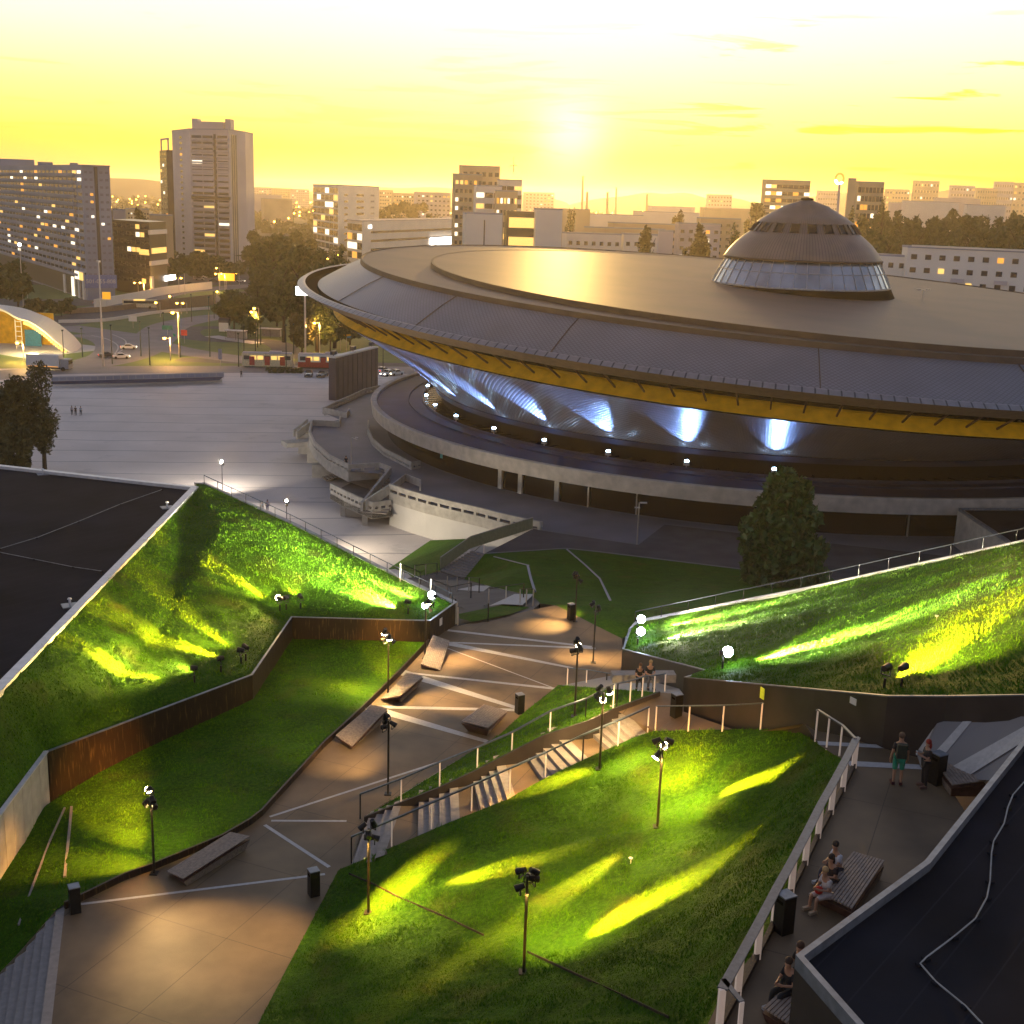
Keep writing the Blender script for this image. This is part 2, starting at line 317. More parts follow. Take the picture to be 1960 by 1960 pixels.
t, b, mk, mt = nadd(MT['sroof']); g = mk('ShaderNodeNewGeometry'); ns_ = mk('ShaderNodeTexNoise'); ns_.inputs['Scale'].default_value = .09; ns_.inputs['Detail'].default_value = 10; ns_.inputs['Roughness'].default_value = .75; ns_.inputs['Distortion'].default_value = 1.0; t.links.new(g.outputs['Position'], ns_.inputs[0]); m6 = mk('ShaderNodeMapRange'); m6.inputs[1].default_value = .55; m6.inputs[2].default_value = .75; m6.inputs[4].default_value = .6; t.links.new(ns_.outputs[0], m6.inputs[0]); overlay(MT['sroof'], m6.outputs[0], (.09, .055, .035))
MT['sroof2'] = mat('saucer_roof_edge', (.085, .055, .035), .7, scale=.4, var=.25)
MT['fascia'] = mat('saucer_fascia', (.26, .18, .11), .7, scale=1.5, var=.15, bump=.3, bscale=8)
MT['strip'] = mat('lip_metal', (.22, .22, .24), .4, metal=.4, scale=1, var=.15)
t, b, mk, mt = nadd(MT['strip']); uv = mk('ShaderNodeTexCoord'); s_ = mk('ShaderNodeSeparateXYZ'); t.links.new(uv.outputs['UV'], s_.inputs[0])
overlay(MT['strip'], mt('LESS_THAN', mt('FRACT', mt('MULTIPLY', s_.outputs[0], 57.0)), .13), (.06, .06, .07))
MT['yellow'] = mat('yellow_lamplit_glow', (.62, .33, .008), .6, scale=.6, var=.25, emit=(1, .5, .01), es=.05)  # lamplight on the band and kiosk wall put into colour and faint glow
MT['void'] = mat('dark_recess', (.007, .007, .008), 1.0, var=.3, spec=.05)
MT['annroof'] = mat('ring_roof_blue_cast', (.018, .026, .065), .7, scale=.2, var=.3, detail=8, spec=.3)  # blue cast of the cone floodlights put into the membrane colour
MT['glass'] = mat('dark_glass', (.006, .007, .009), .15, var=.2, spec=.35)
MT['glassblue'] = mat('dome_glass', (.34, .38, .42), .2, metal=.6, scale=.3, var=.3, spec=.8)
MT['glassframe'] = mat('dome_frame', (.35, .36, .38), .4, metal=.4)
MT['domemet'] = mat('dome_metal', (.22, .165, .14), .5, metal=.3, scale=.4, var=.12)
t, b, mk, mt = nadd(MT['domemet']); uv = mk('ShaderNodeTexCoord'); s_ = mk('ShaderNodeSeparateXYZ'); t.links.new(uv.outputs['UV'], s_.inputs[0])
overlay(MT['domemet'], mt('MULTIPLY', mt('LESS_THAN', mt('FRACT', mt('MULTIPLY', s_.outputs[0], 24.0)), .14), .7), (.06, .045, .04))
MT['led'] = mat('board_back', (.075, .06, .075), .6, scale=.5, var=.15)
MT['lit'] = emat('lit_window', (1.0, .62, .16), 1.0); MT['litw'] = emat('lit_window_white', (1.0, .88, .65), 1.4)
MT['lito'] = emat('lit_window_orange', (1.0, .42, .06), .9); MT['screen'] = emat('lit_screen', (1, .97, .92), 5)
MT['sodium'] = emat('sodium_lamp', (1.0, .42, .04), 30); MT['floodl'] = emat('flood_lens', (1.0, .78, .45), 60); MT['coldl'] = emat('cold_lens', (.75, .88, 1.0), 60)
MT['bluel'] = emat('blue_lens', (.45, .7, 1.0), 45); MT['whitel'] = emat('white_lamp', (1, .95, .85), 20)
MT['win'] = mat('window_glass', (.035, .035, .045), .2, var=.3); MT['winw'] = mat('curtained_window', (.22, .21, .22), .5, var=.2)
# ================================================================ SURFACES
KS = 1932 / 1932
def sheet(name, pts, mat_, kind='structure', sub=0, interior=(), amp=0.0, reg=True, label=None, cat=None):
    "triangulated surface from (px,py,z) or Vectors"
    P = [S(*p) if not isinstance(p, Vector) else p for p in pts]; I = [S(*p) if not isinstance(p, Vector) else p for p in interior]
    al = P + I; n = len(P)
    vs, ed, fc, *_ = geometry.delaunay_2d_cdt([p.xy for p in al], [], [list(range(n))], 1, 1e-4)
    zs = []
    for v in vs:
        best = min(al, key=lambda p: (p.xy - v).length); zs.append(best.z)
    V = [Vector((v.x, v.y, z)) for v, z in zip(vs, zs)]; F = [tuple(f) for f in fc]
    if sub:
        bm = bmesh.new(); bv = [bm.verts.new(v) for v in V]; [bm.faces.new([bv[i] for i in f]) for f in F]
        for _ in range(9):
            es = [e for e in bm.edges if e.calc_length() > sub]
            if not es: break
            bmesh.ops.subdivide_edges(bm, edges=es, cuts=1, use_grid_fill=False); bmesh.ops.triangulate(bm, faces=bm.faces[:])
        for v in bm.verts:
            if amp and not v.is_boundary:
                c = v.co; v.co.z += amp * (noise.noise(c * .9) + .6 * noise.noise(c * 2.3) + .3 * noise.noise(c * .25) * 3)
        bm.normal_update(); me = bpy.data.meshes.new(name); bm.to_mesh(me); bm.free()
    else:
        me = bpy.data.meshes.new(name); me.from_pydata(V, [], F)
    me.update()
    if len(me.polygons) and sum(p.normal.z * p.area for p in me.polygons) < 0: me.flip_normals()
    if sub: me.polygons.foreach_set('use_smooth', [True] * len(me.polygons))
    o = link(name, me, None, mat_)
    if kind: o['kind'] = kind
    if label: tag(o, label, cat)
    if reg: SURF.append(BVHTree.FromPolygons([v.co.copy() for v in me.vertices], [tuple(p.vertices) for p in me.polygons]))
    return o
def blades(lawn, dens, h, w, name='grass'):
    me = lawn.data; nv = len(me.vertices); co = np.empty(nv * 3, np.float32); me.vertices.foreach_get('co', co); co = co.reshape(-1, 3)
    me.calc_loop_triangles(); tr = np.empty(len(me.loop_triangles) * 3, np.int32); me.loop_triangles.foreach_get('vertices', tr); tr = tr.reshape(-1, 3)
    a, b_, c = co[tr[:, 0]], co[tr[:, 1]], co[tr[:, 2]]; ar = .5 * np.linalg.norm(np.cross(b_ - a, c - a), axis=1)
    n = int(ar.sum() * dens); idx = np.random.choice(len(tr), n, p=ar / ar.sum()); r1 = np.sqrt(np.random.rand(n, 1)); r2 = np.random.rand(n, 1)
    p = a[idx] * (1 - r1) + b_[idx] * (r1 * (1 - r2)) + c[idx] * (r1 * r2)
    th = np.random.rand(n) * 2 * np.pi; hh = h * (.5 + np.random.rand(n)) * (1 + .5 * np.sin(p[:, 0] * 1.7 + np.sin(p[:, 1] * 2.1) * 2)); ww = w * (.6 + .8 * np.random.rand(n))
    lean = (np.random.rand(n, 2) - .5) * 1.3; d = np.stack([np.cos(th), np.sin(th), 0 * th], 1) * ww[:, None] / 2
    tip = p + np.stack([lean[:, 0] * hh, lean[:, 1] * hh, hh], 1); q = p.copy(); q[:, 2] -= .02
    o = nparr_mesh(name, np.stack([q - d, q + d, tip], 1), 3, MT['blade']); o['kind'] = 'stuff'; return o

# base ground, plaza, roads
gb = MB(); gb.add([(-9000, -300, -.35), (9000, -300, -.35), (9000, 9000, -.35), (-9000, 9000, -.35)], [(0, 1, 2, 3)]); tag(gb.build('ground', MT['ground']), kind='structure')
sheet('plaza', [Vector(v) for v in [(-150, 40, 0), (200, 40, 0), (200, 335, 0), (-20, 372, 0), (-62, 372, 0), (-100, 352, 0), (-160, 330, 0)]], MT['plaza'])
SURF.append(BVHTree.FromPolygons([Vector((-9000, -300, -.05)), Vector((9000, -300, -.05)), Vector((9000, 12000, -.05)), Vector((-9000, 12000, -.05))], [(0, 1, 2, 3)]))

# walkway level (z = 15)
sheet('walkway', [(125, 1728, 15), (241, 1672.5, 15), (290, 1655, 15), (426, 1600, 15), (480, 1570, 15), (503, 1552, 15), (622, 1422, 15), (694.5, 1355, 15), (767, 1285.5, 15), (822, 1225, 15), (868.5, 1199, 15), (932, 1190, 15), (1019, 1167, 15), (1064, 1158, 15), (1140, 1197, 15), (1191, 1222.5, 15), (1191, 1289, 15), (1073, 1312, 15), (1000, 1366, 15), (955, 1407, 15), (892, 1445, 15), (700, 1561, 15), (672, 1656, 15), (648, 1665, 15), (596, 1764, 15), (555, 1842, 15), (494, 1960, 15), (430, 2090, 15), (88, 2090, 15), (98.6, 1960, 15)], MT['walk'])
# pale stone strips inlaid in the walkway, each its own sheet 5 mm above
def strip(name, a, b, wa, wb, z=15.006, m='stone'):
    A = S(*a, z); B = S(*b, z); d = (B - A).normalized(); s_ = Vector((d.y, -d.x, 0))
    mb = MB(); mb.poly([A + s_ * wa / 2, B + s_ * wb / 2, B - s_ * wb / 2, A - s_ * wa / 2]); return tag(mb.build(name, MT[m]), kind='structure')
def z7(x, y): return (700 + x * .22774, 1040 + y * .22774)
def z3_(x, y): return (480 + x * .28986, 1100 + y * .28986)
for a, b, wa, wb in [((690, 730), (1900, 870), .5, .45), ((700, 832), (1930, 882), .3, .45), ((560, 815), (1740, 1048), .95, .35), ((690, 882), (1570, 1212), .14, .14),
                     ((300, 1082), (1600, 1222), .35, .45), ((290, 1080), (1300, 1392), 1.2, .5), ((20, 1372), (1250, 1400), .55, .5), ((10, 1372), (1020, 1665), 1.1, .5)]:
    strip('paving_strip', z7(*a), z7(*b), wa * .72, wb * .72)
for a, b, wa in [(z3_(125, 1598), z3_(1250, 1235), .16), (z3_(135, 1624), z3_(632, 1626), .16), (z3_(92, 1652), z3_(518, 1930), .18), ((150, 1731), (622, 1673), .16)]: strip('paving_strip', a, b, wa, wa)

# lawns
LAWN = {}
LAWN['mid'] = sheet('lawn', [(648, 1665, 15.05), (749, 1622, 15.9), (857, 1575, 16.7), (973, 1529, 17.6), (1040, 1491, 18.2), (1110, 1457, 18.8), (1214, 1411, 19.6), (1252, 1399, 19.9), (1406, 1396, 21.2), (1522, 1396, 22.4), (1612, 1454, 24),
    (1563, 1603, 24), (1481, 1770, 24), (1378, 1912, 24), (1335, 2000, 24), (1300, 2090, 24), (430, 2090, 15.05), (494, 1960, 15.05), (555, 1842, 15.05), (596, 1764, 15.05)], MT['lawn'], sub=.55, amp=.07,
    interior=[(705, 1747, 15.6), (1258, 1583, 19.6), (1002, 1862, 18.0), (1148, 1471, 18.9), (770, 1720, 16.0), (926, 1790, 17.2), (1040, 1836, 18.2), (1300, 1960, 21.3), (1300, 1750, 20.2), (850, 1680, 16.9), (1000, 1640, 17.8), (1450, 1560, 21.6), (640, 1850, 15.7), (760, 1950, 16.5), (1350, 1450, 20.9), (1120, 1600, 18.3)])
LAWN['leftup'] = sheet('lawn', [(375, 926, 20), (391, 927, 19.9), (560, 1005, 18.5), (751, 1101, 16.8), (868.6, 1157, 16.3), (822, 1190, 16.3), (557, 1183, 16.35), (480, 1294, 16.35), (90, 1440, 16.4), (0, 1553, 16.4), (-140, 1660, 16.4), (-140, 1440, 19.9), (0, 1323, 19.9), (377, 932, 19.9)],
    MT['lawn'], sub=.75, amp=.09, interior=[(490, 1130, 17.5), (330, 1180, 18.0), (200, 1330, 17.4), (430, 1010, 19.3), (640, 1100, 17.3)])
LAWN['leftlow'] = sheet('lawn', [(822, 1229, 15.08), (767, 1286.5, 15.15), (694.5, 1356, 15.15), (622, 1423, 15.15), (503, 1553, 15.15), (480, 1571, 15.15), (426, 1601, 15.15), (290, 1656, 15.15), (241, 1673, 15.15), (125, 1729, 15.1), (107, 1742, 15.05), (69, 1786, 14.5), (30, 1830, 14.1), (0, 1861, 13.9), (-120, 1960, 13.2),
    (-120, 1720, 12.8), (0, 1622, 13.4), (90, 1540, 14.0), (270, 1430, 14.6), (480, 1336, 15), (558, 1221, 15)], MT['lawn'], sub=.7, amp=.06, interior=[(300, 1550, 14.9), (520, 1400, 15.0), (650, 1300, 15.0)])
LAWN['small'] = sheet('lawn', [(697, 1563, 15.1), (839, 1508, 16.6), (906, 1477, 17.2), (1040, 1408, 18.6), (1125, 1380, 19.3), (1174, 1357, 19.7), (1262, 1325, 20.2), (1200, 1321, 19.0), (1069, 1311, 15.2), (1000, 1366, 15.05), (955, 1407, 15.05), (892, 1445, 15.05), (760, 1527, 15.05)], MT['lawn'], sub=.5, amp=.03)
LAWN['rightup'] = sheet('lawn', [(1191, 1244, 16.45), (1203, 1206, 16.6), (1218, 1189, 16.8), (1554, 1124, 21.0), (1960, 1036, 26.0), (2080, 1008, 27.2), (2080, 1105, 29.2), (1893, 1150, 27), (1719, 1193.5, 25.0), (1585, 1225, 23.5), (1400, 1269, 21.6), (1362, 1282, 21.2), (1348, 1285, 20.9)], MT['lawn'], sub=.7, amp=.07, interior=[(1500, 1200, 21.8)])
LAWN['rightlow'] = sheet('lawn', [(1309, 1298, 21.4), (1362, 1282, 21.2), (1400, 1269, 21.6), (1585, 1225, 23.5), (1719, 1193.5, 25.0), (1893, 1150, 27), (2080, 1105, 29.2), (2080, 1335, 28.3), (1960, 1333, 27.3), (1699, 1335, 25.8), (1560, 1322, 24.6)], MT['lawn'], sub=.6, amp=.08, interior=[(1700, 1270, 25.6), (1880, 1240, 27.0)])
LAWN['big'] = sheet('lawn', [(928, 1060, 4.75), (1082, 1050, 4.75), (1140, 1056, 4.75), (1395, 1087, 4.75), (1600, 1112, 4.75), (1600, 1125, 8), (1500, 1140, 11), (1380, 1165, 14), (1218, 1202, 15.1), (1191, 1223, 14.98), (1140, 1197.5, 14.98), (1064, 1158.5, 14.98), (1034.7, 1155, 14.3), (1020, 1141, 13), (936.8, 1122, 8.5), (889, 1108, 3.2)], MT['lawn'], sub=1.2, amp=.08, interior=[(1012, 1083, 6.4), (1025, 1137, 11.5), (1250, 1130, 8.5)])
LAWN['wedge'] = sheet('lawn', [(743, 1089, .35), (824, 1034, .1), (899, 1031, 4.6), (842, 1092, 3.2), (790, 1108, 2.0)], MT['lawn'], sub=1.2, amp=.04)
# paved descent behind the walkway
sheet('paved_slope', [(868, 1200, 14.95), (1019, 1167.5, 14.95), (1034, 1155, 14.2), (1024, 1142, 13), (936.8, 1122.5, 8.5), (889, 1109, 3.1), (842, 1095, 3.1), (790, 1108, 2.0), (743, 1090, .1), (722, 1085, .06), (751, 1112, 4.0), (800, 1150, 9.5), (845, 1185, 13.8)], MT['asphalt'])
LAWN['bedA'] = sheet('lawn', [(878, 1175, 15.0), (960, 1158, 13.9), (1014, 1162, 14.6), (975, 1176, 15.1), (905, 1190, 15.1), (880, 1184, 15.1)], MT['lawn'], sub=.8, amp=.02)
LAWN['bedB'] = sheet('lawn', [(841, 1146, 9.8), (864, 1132, 8.2), (907, 1133, 9.4), (903, 1141, 10.3), (850, 1158, 11.2)], MT['lawn'], sub=.8, amp=.02)
sheet('pale_landing', [(868, 1128, 8.0), (890, 1119, 6.9), (938, 1122, 8.9), (925, 1132, 9.8), (905, 1131, 9.3)], MT['stone'], reg=False)
sheet('pale_landing', [(935, 1160, 13.9), (985, 1137, 12.9), (1022, 1137, 12.95), (1000, 1158, 14.6), (960, 1156, 14.1)], MT['stone'], reg=False)
sheet('pale_landing', [(742, 1090, .6), (770, 1088, .9), (792, 1108, 2.4), (772, 1118, 3.2)], MT['stone'], reg=False)

# ramp and terrace at z = 24
sheet('upper_ramp', [(1252, 1400, 19.85), (1174, 1357, 19.62), (1262, 1325, 20.15), (1309, 1330, 20.2), (1309, 1362, 20.2), (1560, 1398, 23.35), (1711, 1427, 23.75), (1566, 1424, 23.7), (1522, 1397, 22.35), (1406, 1397, 21.15)], MT['walk'])
sheet('upper_terrace', [(1566, 1424.5, 23.85), (1711, 1427.5, 23.85), (1750, 1428, 23.85), (1762, 1467, 23.85), (1622, 1461, 23.85)], MT['walk'])
sheet('terrace', [(1622, 1461, 24), (1762, 1467, 24), (1800, 1480, 24), (1845, 1550, 24), (2100, 1700, 24), (2100, 2300, 24), (1330, 2100, 24), (1335, 2000, 24), (1378, 1912, 24), (1481, 1770, 24), (1563, 1603, 24), (1612, 1454, 24)], MT['walk'])
strip('paving_strip', (1566, 1422), (1711, 1430), .35, .3, 23.862); strip('paving_strip', (1624, 1461), (1762, 1468), .45, .4, 24.012)
sheet('side_steps_slope', [(1191, 1289, 15), (1073, 1312, 15.02), (1200, 1321.5, 18.95), (1262, 1326, 20.15), (1309, 1330, 20.15), (1300, 1318, 19.3)], MT['step'])
# sloping concrete ramp on the right
sheet('concrete_slope', [(1812, 1337, 26.2), (1960, 1334, 27.2), (2080, 1335, 28.2), (2080, 1500, 27.4), (1860, 1492, 24.5), (1762, 1467, 24.02), (1750, 1428, 24.02)], MT['road'])
for q in ([(1812, 1338), (1838, 1338), (1766, 1440), (1752, 1432)], [(1882, 1338), (1895, 1338), (1812, 1440), (1770, 1462)], [(1980, 1380), (2010, 1388), (1850, 1488), (1808, 1476)]):
    A = [surf(*p) for p in q]; mb = MB(); mb.poly([a + Vector((0, 0, .02)) for a in A]); tag(mb.build('paving_strip', MT['stone']), kind='structure')

# stairs between the lawns
st = [((707, 1561), (674, 1651)), ((752.5, 1543.5), (720.6, 1633)), ((801.8, 1520), (800, 1598.6)), ((860, 1500), (862.7, 1571)), ((902, 1480), (919, 1543.6)), ((946.8, 1455), (968.6, 1523)), ((1001.4, 1437), (1037.7, 1489)), ((1055, 1400.8), (1110, 1456)), ((1111.6, 1385), (1171, 1435.5)), ((1174, 1357), (1223, 1408))]
z = 15.0; lines = []
for gi in range(5):
    a, b_ = st[2 * gi], st[2 * gi + 1]; n = (4, 4, 4, 5, 5)[gi]
    for i in range(n):
        t_ = i / (n - 1); z0 = z; z += .205
        lines.append((tuple(a[0][k] * (1 - t_) + b_[0][k] * t_ for k in (0, 1)), tuple(a[1][k] * (1 - t_) + b_[1][k] * t_ for k in (0, 1)), z0, z))
stair = thing('staircase', 'long stone staircase climbing in five flights between the lawns', 'staircase', S(690, 1600, 15))
flight = MB(); land = MB(); V2 = lambda p, z_: S(p[0], p[1], z_)
cor = [(V2(l[0], l[3]), V2(l[1], l[3])) for l in lines]
endp = (V2((1262, 1327), lines[-1][3]), V2((1250, 1399), lines[-1][3]))
gstart = {0, 4, 8, 12, 17}
for i, l in enumerate(lines):
    A, B = cor[i]; z0, z1 = l[2], l[3]
    nx = cor[i + 1] if i + 1 < len(cor) else endp
    d = (B - A).normalized() * .45; A2, B2, C2, D2_ = A - d, B + d, nx[1].copy() + d, nx[0].copy() - d
    for v in (C2, D2_): v.z = z1
    tgt = land if (i + 1 in gstart or i == len(lines) - 1) else flight
    if tgt is land:
        e1 = A2 + (D2_ - A2).normalized() * .5; e2 = B2 + (C2 - B2).normalized() * .5; flight.poly([A2, B2, e2, e1])
        land.poly([e1 - Vector((0, 0, .003)), e2 - Vector((0, 0, .003)), C2 - Vector((0, 0, .003)), D2_ - Vector((0, 0, .003))])
    else: flight.poly([A2, B2, C2, D2_])
    flight.poly([Vector((A2.x, A2.y, z0 - .05)), Vector((B2.x, B2.y, z0 - .05)), B2, A2])
flight.build('steps', MT['step'], stair); land.build('landings', MT['walk'], stair)
me_all = [o for o in stair.children]
for o in me_all: SURF.append(BVHTree.FromPolygons([v.co + stair.location for v in o.data.vertices], [tuple(p.vertices) for p in o.data.polygons]))
# retaining edge between stair and small lawn
def pathwall(name, label, tops, bases, th, m, cat, cap=None, capw=.12):
    T = [S(*p) if not isinstance(p, Vector) else p for p in tops]; mb = MB(); mb.wall(T, bases, th); o = thing(name, label, cat, (T[0].x, T[0].y, bases[0])); mb.build('wall_face', MT[m], o)
    if cap:
        c = MB(); c.wall([t + Vector((0, 0, .05)) for t in T], [t.z + .004 for t in T], th * 1.15); c.build('coping', MT[cap], o)
    return o
pathwall('retaining_wall', 'low dark steel edge between the stairs and the narrow lawn strip', [(697, 1562, 15.25), (839, 1506, 16.75), (906, 1475, 17.35), (1040, 1406, 18.75), (1125, 1378, 19.45), (1174, 1355, 19.85), (1262, 1323, 20.35)], [14.9, 15.6, 16.2, 17.2, 18.2, 18.8, 19.3], .10, 'darkwall', 'retaining wall')
pathwall('retaining_wall', 'rusted steel kerb along the lower left lawn and the walkway', [(125, 1727, 15.32), (241, 1671, 15.32), (290, 1654, 15.32), (426, 1598, 15.32), (480, 1567, 15.32), (503, 1549, 15.32), (622, 1419, 15.32), (694.5, 1352, 15.35), (767, 1281, 15.4), (822, 1223, 15.4)], [14.7] * 10, -.1, 'corten', 'retaining wall')
pathwall('retaining_wall', 'tall rusted steel wall zigzagging along the left grass slope', [(90, 1438, 16.5), (480, 1292, 16.5), (557, 1181, 16.5), (822, 1188, 16.5), (869, 1154, 16.5)], [13.5, 14.6, 14.6, 14.7, 14.7], .12, 'corten', 'retaining wall', 'coping2')
cw = thing('concrete_wall', 'pale concrete panel wall at the left edge below the grass', 'wall', S(87, 1539, 14))
A, B = S(84, 1439, 16.5), S(0, 1551, 16.5); A.z = 16.5; dB = (B - A); C_ = A + dB * 2.4; pn = MB()
for i in range(12):
    p, q = A + dB * (2.4 * i / 12 + .004), A + dB * (2.4 * (i + 1) / 12 - .004); pn.wall([Vector((p.x, p.y, 16.5 - 0)), Vector((q.x, q.y, 16.5))], [12, 12], -.15)
pn.build('panels', MT['concrete'], cw); cp = MB(); cp.wall([A + Vector((0, 0, .07)), C_ + Vector((0, 0, .07))], [16.505, 16.505], -.24); cp.build('coping', MT['coping'], cw)
pathwall('retaining_wall', 'black steel wall under the right grass roof beside the walkway', [(1204, 1204, 16.75), (1191, 1243, 16.55), (1348, 1284, 21.0), (1366, 1281, 21.3)], [14.5, 14.5, 18.5, 19], -.12, 'darkwall', 'retaining wall', 'coping2')
pathwall('retaining_wall', 'long black steel wall under the right grass roof above the ramp', [(1366, 1281.5, 21.32), (1309, 1297, 21.55), (1560, 1321, 24.75), (1699, 1334, 25.95), (1812, 1334.5, 26.5), (1960, 1332, 27.5), (2080, 1334, 28.5)], [19, 19, 22.5, 23.3, 23.6, 25.4, 26.5], -.12, 'darkwall', 'retaining wall', 'coping2')
# outward edges of the green roofs (seen from other sides)
pathwall('retaining_wall', 'outer concrete edge of the left grass slope facing the plaza', [(375, 926, 19.95), (391, 926.5, 19.85), (560, 1004.5, 18.45), (751, 1100.5, 16.75), (869, 1156, 16.25)], [0, 0, 0, 0, 8], -.35, 'concrete', 'retaining wall', 'coping2')
pathwall('retaining_wall', 'outer edge of the right grass roof with a pale coping strip', [(1203, 1205.5, 16.6), (1218, 1188, 16.85), (1554, 1122.5, 21.1), (1960, 1034, 26.1), (2080, 1006, 27.3)], [10, 8, 3, 3, 3], .3, 'concrete', 'retaining wall', 'coping')

# lower left stairs
sl_ = thing('staircase', 'grey stone stairs descending at the lower left corner', 'staircase', S(100, 1900, 15))
stp = MB(); X = [((125, 1729), (98.6, 1960)), ((107, 1742), (78, 1960)), ((87, 1765), (61, 1960)), ((69, 1788), (43.5, 1960)), ((51, 1812), (26, 1960)), ((29, 1835), (9, 1960)), ((12, 1851), (-8, 1960)), ((-6, 1868), (-25, 1960)), ((-24, 1885), (-42, 1960))]
zz = 15.0
for i in range(len(X) - 1):
    a, b_ = S(*X[i][0], zz), S(*X[i][1], zz); c, d = S(*X[i + 1][1], zz), S(*X[i + 1][0], zz)
    e = (b_ - a); b_ = b_ + e * .6; c = c + (c - d) * .6; stp.poly([a, b_, c, d]); zn = zz - .165
    stp.poly([d, c, Vector((c.x, c.y, zn)), Vector((d.x, d.y, zn))]); zz = zn
    for j in (i + 1,):
        P0, P1 = Vector((d.x, d.y, zn)), Vector((c.x, c.y, zn)); X[j] = (proj(P0), proj(P0 + (P1 - P0) / 1.0 * (1 / 1.6)))
stp.build('steps', MT['step'], sl_)

# ---------------------------------------------------------------- roofs of the sunken congress building
def flatroof(name, label, pts, z, base, wm='concrete', m='roofmem', cop='coping', cw_=.5, cat='roof'):
    "pts px outline of the coping at height z"
    P = [S(p[0], p[1], z) if not isinstance(p, Vector) else p for p in pts]; o = thing(name, label, cat, (P[0].x, P[0].y, base))
    mb = MB(); mb.prism([(p.x, p.y) for p in P], base, z - .35); mb.build('wall', MT[wm], o)
    c = sum((p for p in P), Vector()) / len(P); inn = []
    n = len(P)
    for i in range(n):
        d1 = (P[i] - P[i - 1]).normalized(); d2 = (P[(i + 1) % n] - P[i]).normalized(); n1 = Vector((-d1.y, d1.x, 0)); n2 = Vector((-d2.y, d2.x, 0))
        if n1.dot(c - P[i]) < 0: n1 = -n1
        if n2.dot(c - P[i]) < 0: n2 = -n2
        bis = (n1 + n2).normalized(); inn.append(P[i] + bis * cw_ / max(.35, bis.dot(n1)))
    mb = MB(); mb.poly([Vector((p.x, p.y, z - .25)) for p in inn]); rf = mb.build('roof_surface', MT[m], o)
    if rf.data.polygons[0].normal.z < 0: rf.data.flip_normals()
    cm_ = MB()
    for i in range(n):
        j = (i + 1) % n; a, b_, c1, d = P[i], P[j], inn[j], inn[i]; lo = Vector((0, 0, .36))
        cm_.add([a, b_, c1, d, a - lo, b_ - lo, c1 - lo, d - lo], [(0, 1, 2, 3), (0, 4, 5, 1), (2, 6, 7, 3)])
    cm_.build('parapet_cap', MT[cop], o); SURF.append(BVHTree.FromPolygons([Vector((p.x, p.y, z - .25)) for p in inn], [tuple(range(n))])); return o, rf
flatroof('flat_roof', 'large dark membrane roof with a white parapet cap at the left', [(380, 931, 0), (0, 1324, 0), (-140, 1470, 0), (-260, 1470, 0), (-260, 857, 0), (0, 889, 0)], 20.0, 0, cw_=.55)
flatroof('flat_roof', 'black membrane roof with a grey zinc edge at the lower right corner', [(1523, 1827, 0), (1770, 1647, 0), (1960, 1412, 0), (2150, 1180, 0), (2500, 1600, 0), (2500, 2300, 0), (1700, 2060, 0), (1640, 1960, 0)], 27.3, 23.9, wm='darkwall', cop='coping2', cw_=.16)
o_, _ = flatroof('pavilion', 'concrete pavilion with a dark blue roof behind the right grass slope', [(1834, 972, 0), (1925, 1032, 0), (1990, 1100, 0), (2150, 1090, 0), (2150, 972, 0)], 9.4, 0, cop='coping2', cw_=.3, cat='building')
E1, E2, E3 = S(2081, 1007, 29.4), S(2081, 1106, 29.4), S(2081, 1340, 29.4); flatroof('flat_roof', 'dark roof continuing beyond the right edge of the photo', [E1, E2, E3, E3 + Vector((70, 5, 0)), E1 + Vector((70, 30, 0))], 29.4, 0, wm='darkwall', cop='coping2', cw_=.3)
# cable laid over the right roof and seams/vents on the left roof
def cable(name, label, pts, z, r, m):
    mb = MB(); P = [S(*p, z) for p in pts]
    for a, b_ in zip(P, P[1:]): mb.tube(a, b_, r, n=6)
    o = thing(name, label, 'cable', P[0]); mb.build('conductor', MT[m], o)
    for a in P: k = MB(); k.box((a.x, a.y, a.z - .03), (.16, .16, .07), .4); k.build('holder', MT['roofmem'], o)
    return o
def z8(x, y): return (1300 + x * .34161, 1560 + y * .34161)
cable('lightning_cable', 'pale lightning conductor winding across the black roof at lower right', [(1960, 1497), (1939, 1521), (1929, 1546), (1922, 1576), (1902, 1610), (1898, 1632), z8(1742, 370), z8(1725, 460), z8(1660, 580), z8(1540, 680), z8(1385, 797), z8(1350, 832), z8(1440, 935), z8(1605, 1070), z8(1700, 1171)], 27.13, .022, 'coping2')
cable('lightning_cable', 'thin dark cable crossing the left flat roof from the parapet', [(0, 1050), (70, 1029), (150, 998), (230, 965), (310, 937)], 19.83, .02, 'coping2')
cable('lightning_cable', 'short dark cable on the left flat roof near its edge', [(0, 1057), (65, 1070), (140, 1085), (195, 1093)], 19.83, .02, 'coping2')
for (x, y) in ((134, 1160), (320, 972), (82, 908)):
    P = S(x, y, 19.75); v = thing('roof_vent', {134: 'small vent pipe on a square plate near the white roof edge', 320: 'small vent pipe near the roof apex', 82: 'tiny vent on the far part of the left roof'}[x], 'vent', P)
    mb = MB(); mb.box(P + Vector((0, 0, .03)), (.9, .9, .06), .5); mb.build('base_plate', MT['coping2'], v); mb = MB(); mb.tube(P, P + Vector((0, 0, .45)), .07); mb.tube(P + Vector((0, 0, .42)), P + Vector((0, 0, .5)), .14, .1); mb.build('pipe', MT['coping'], v)

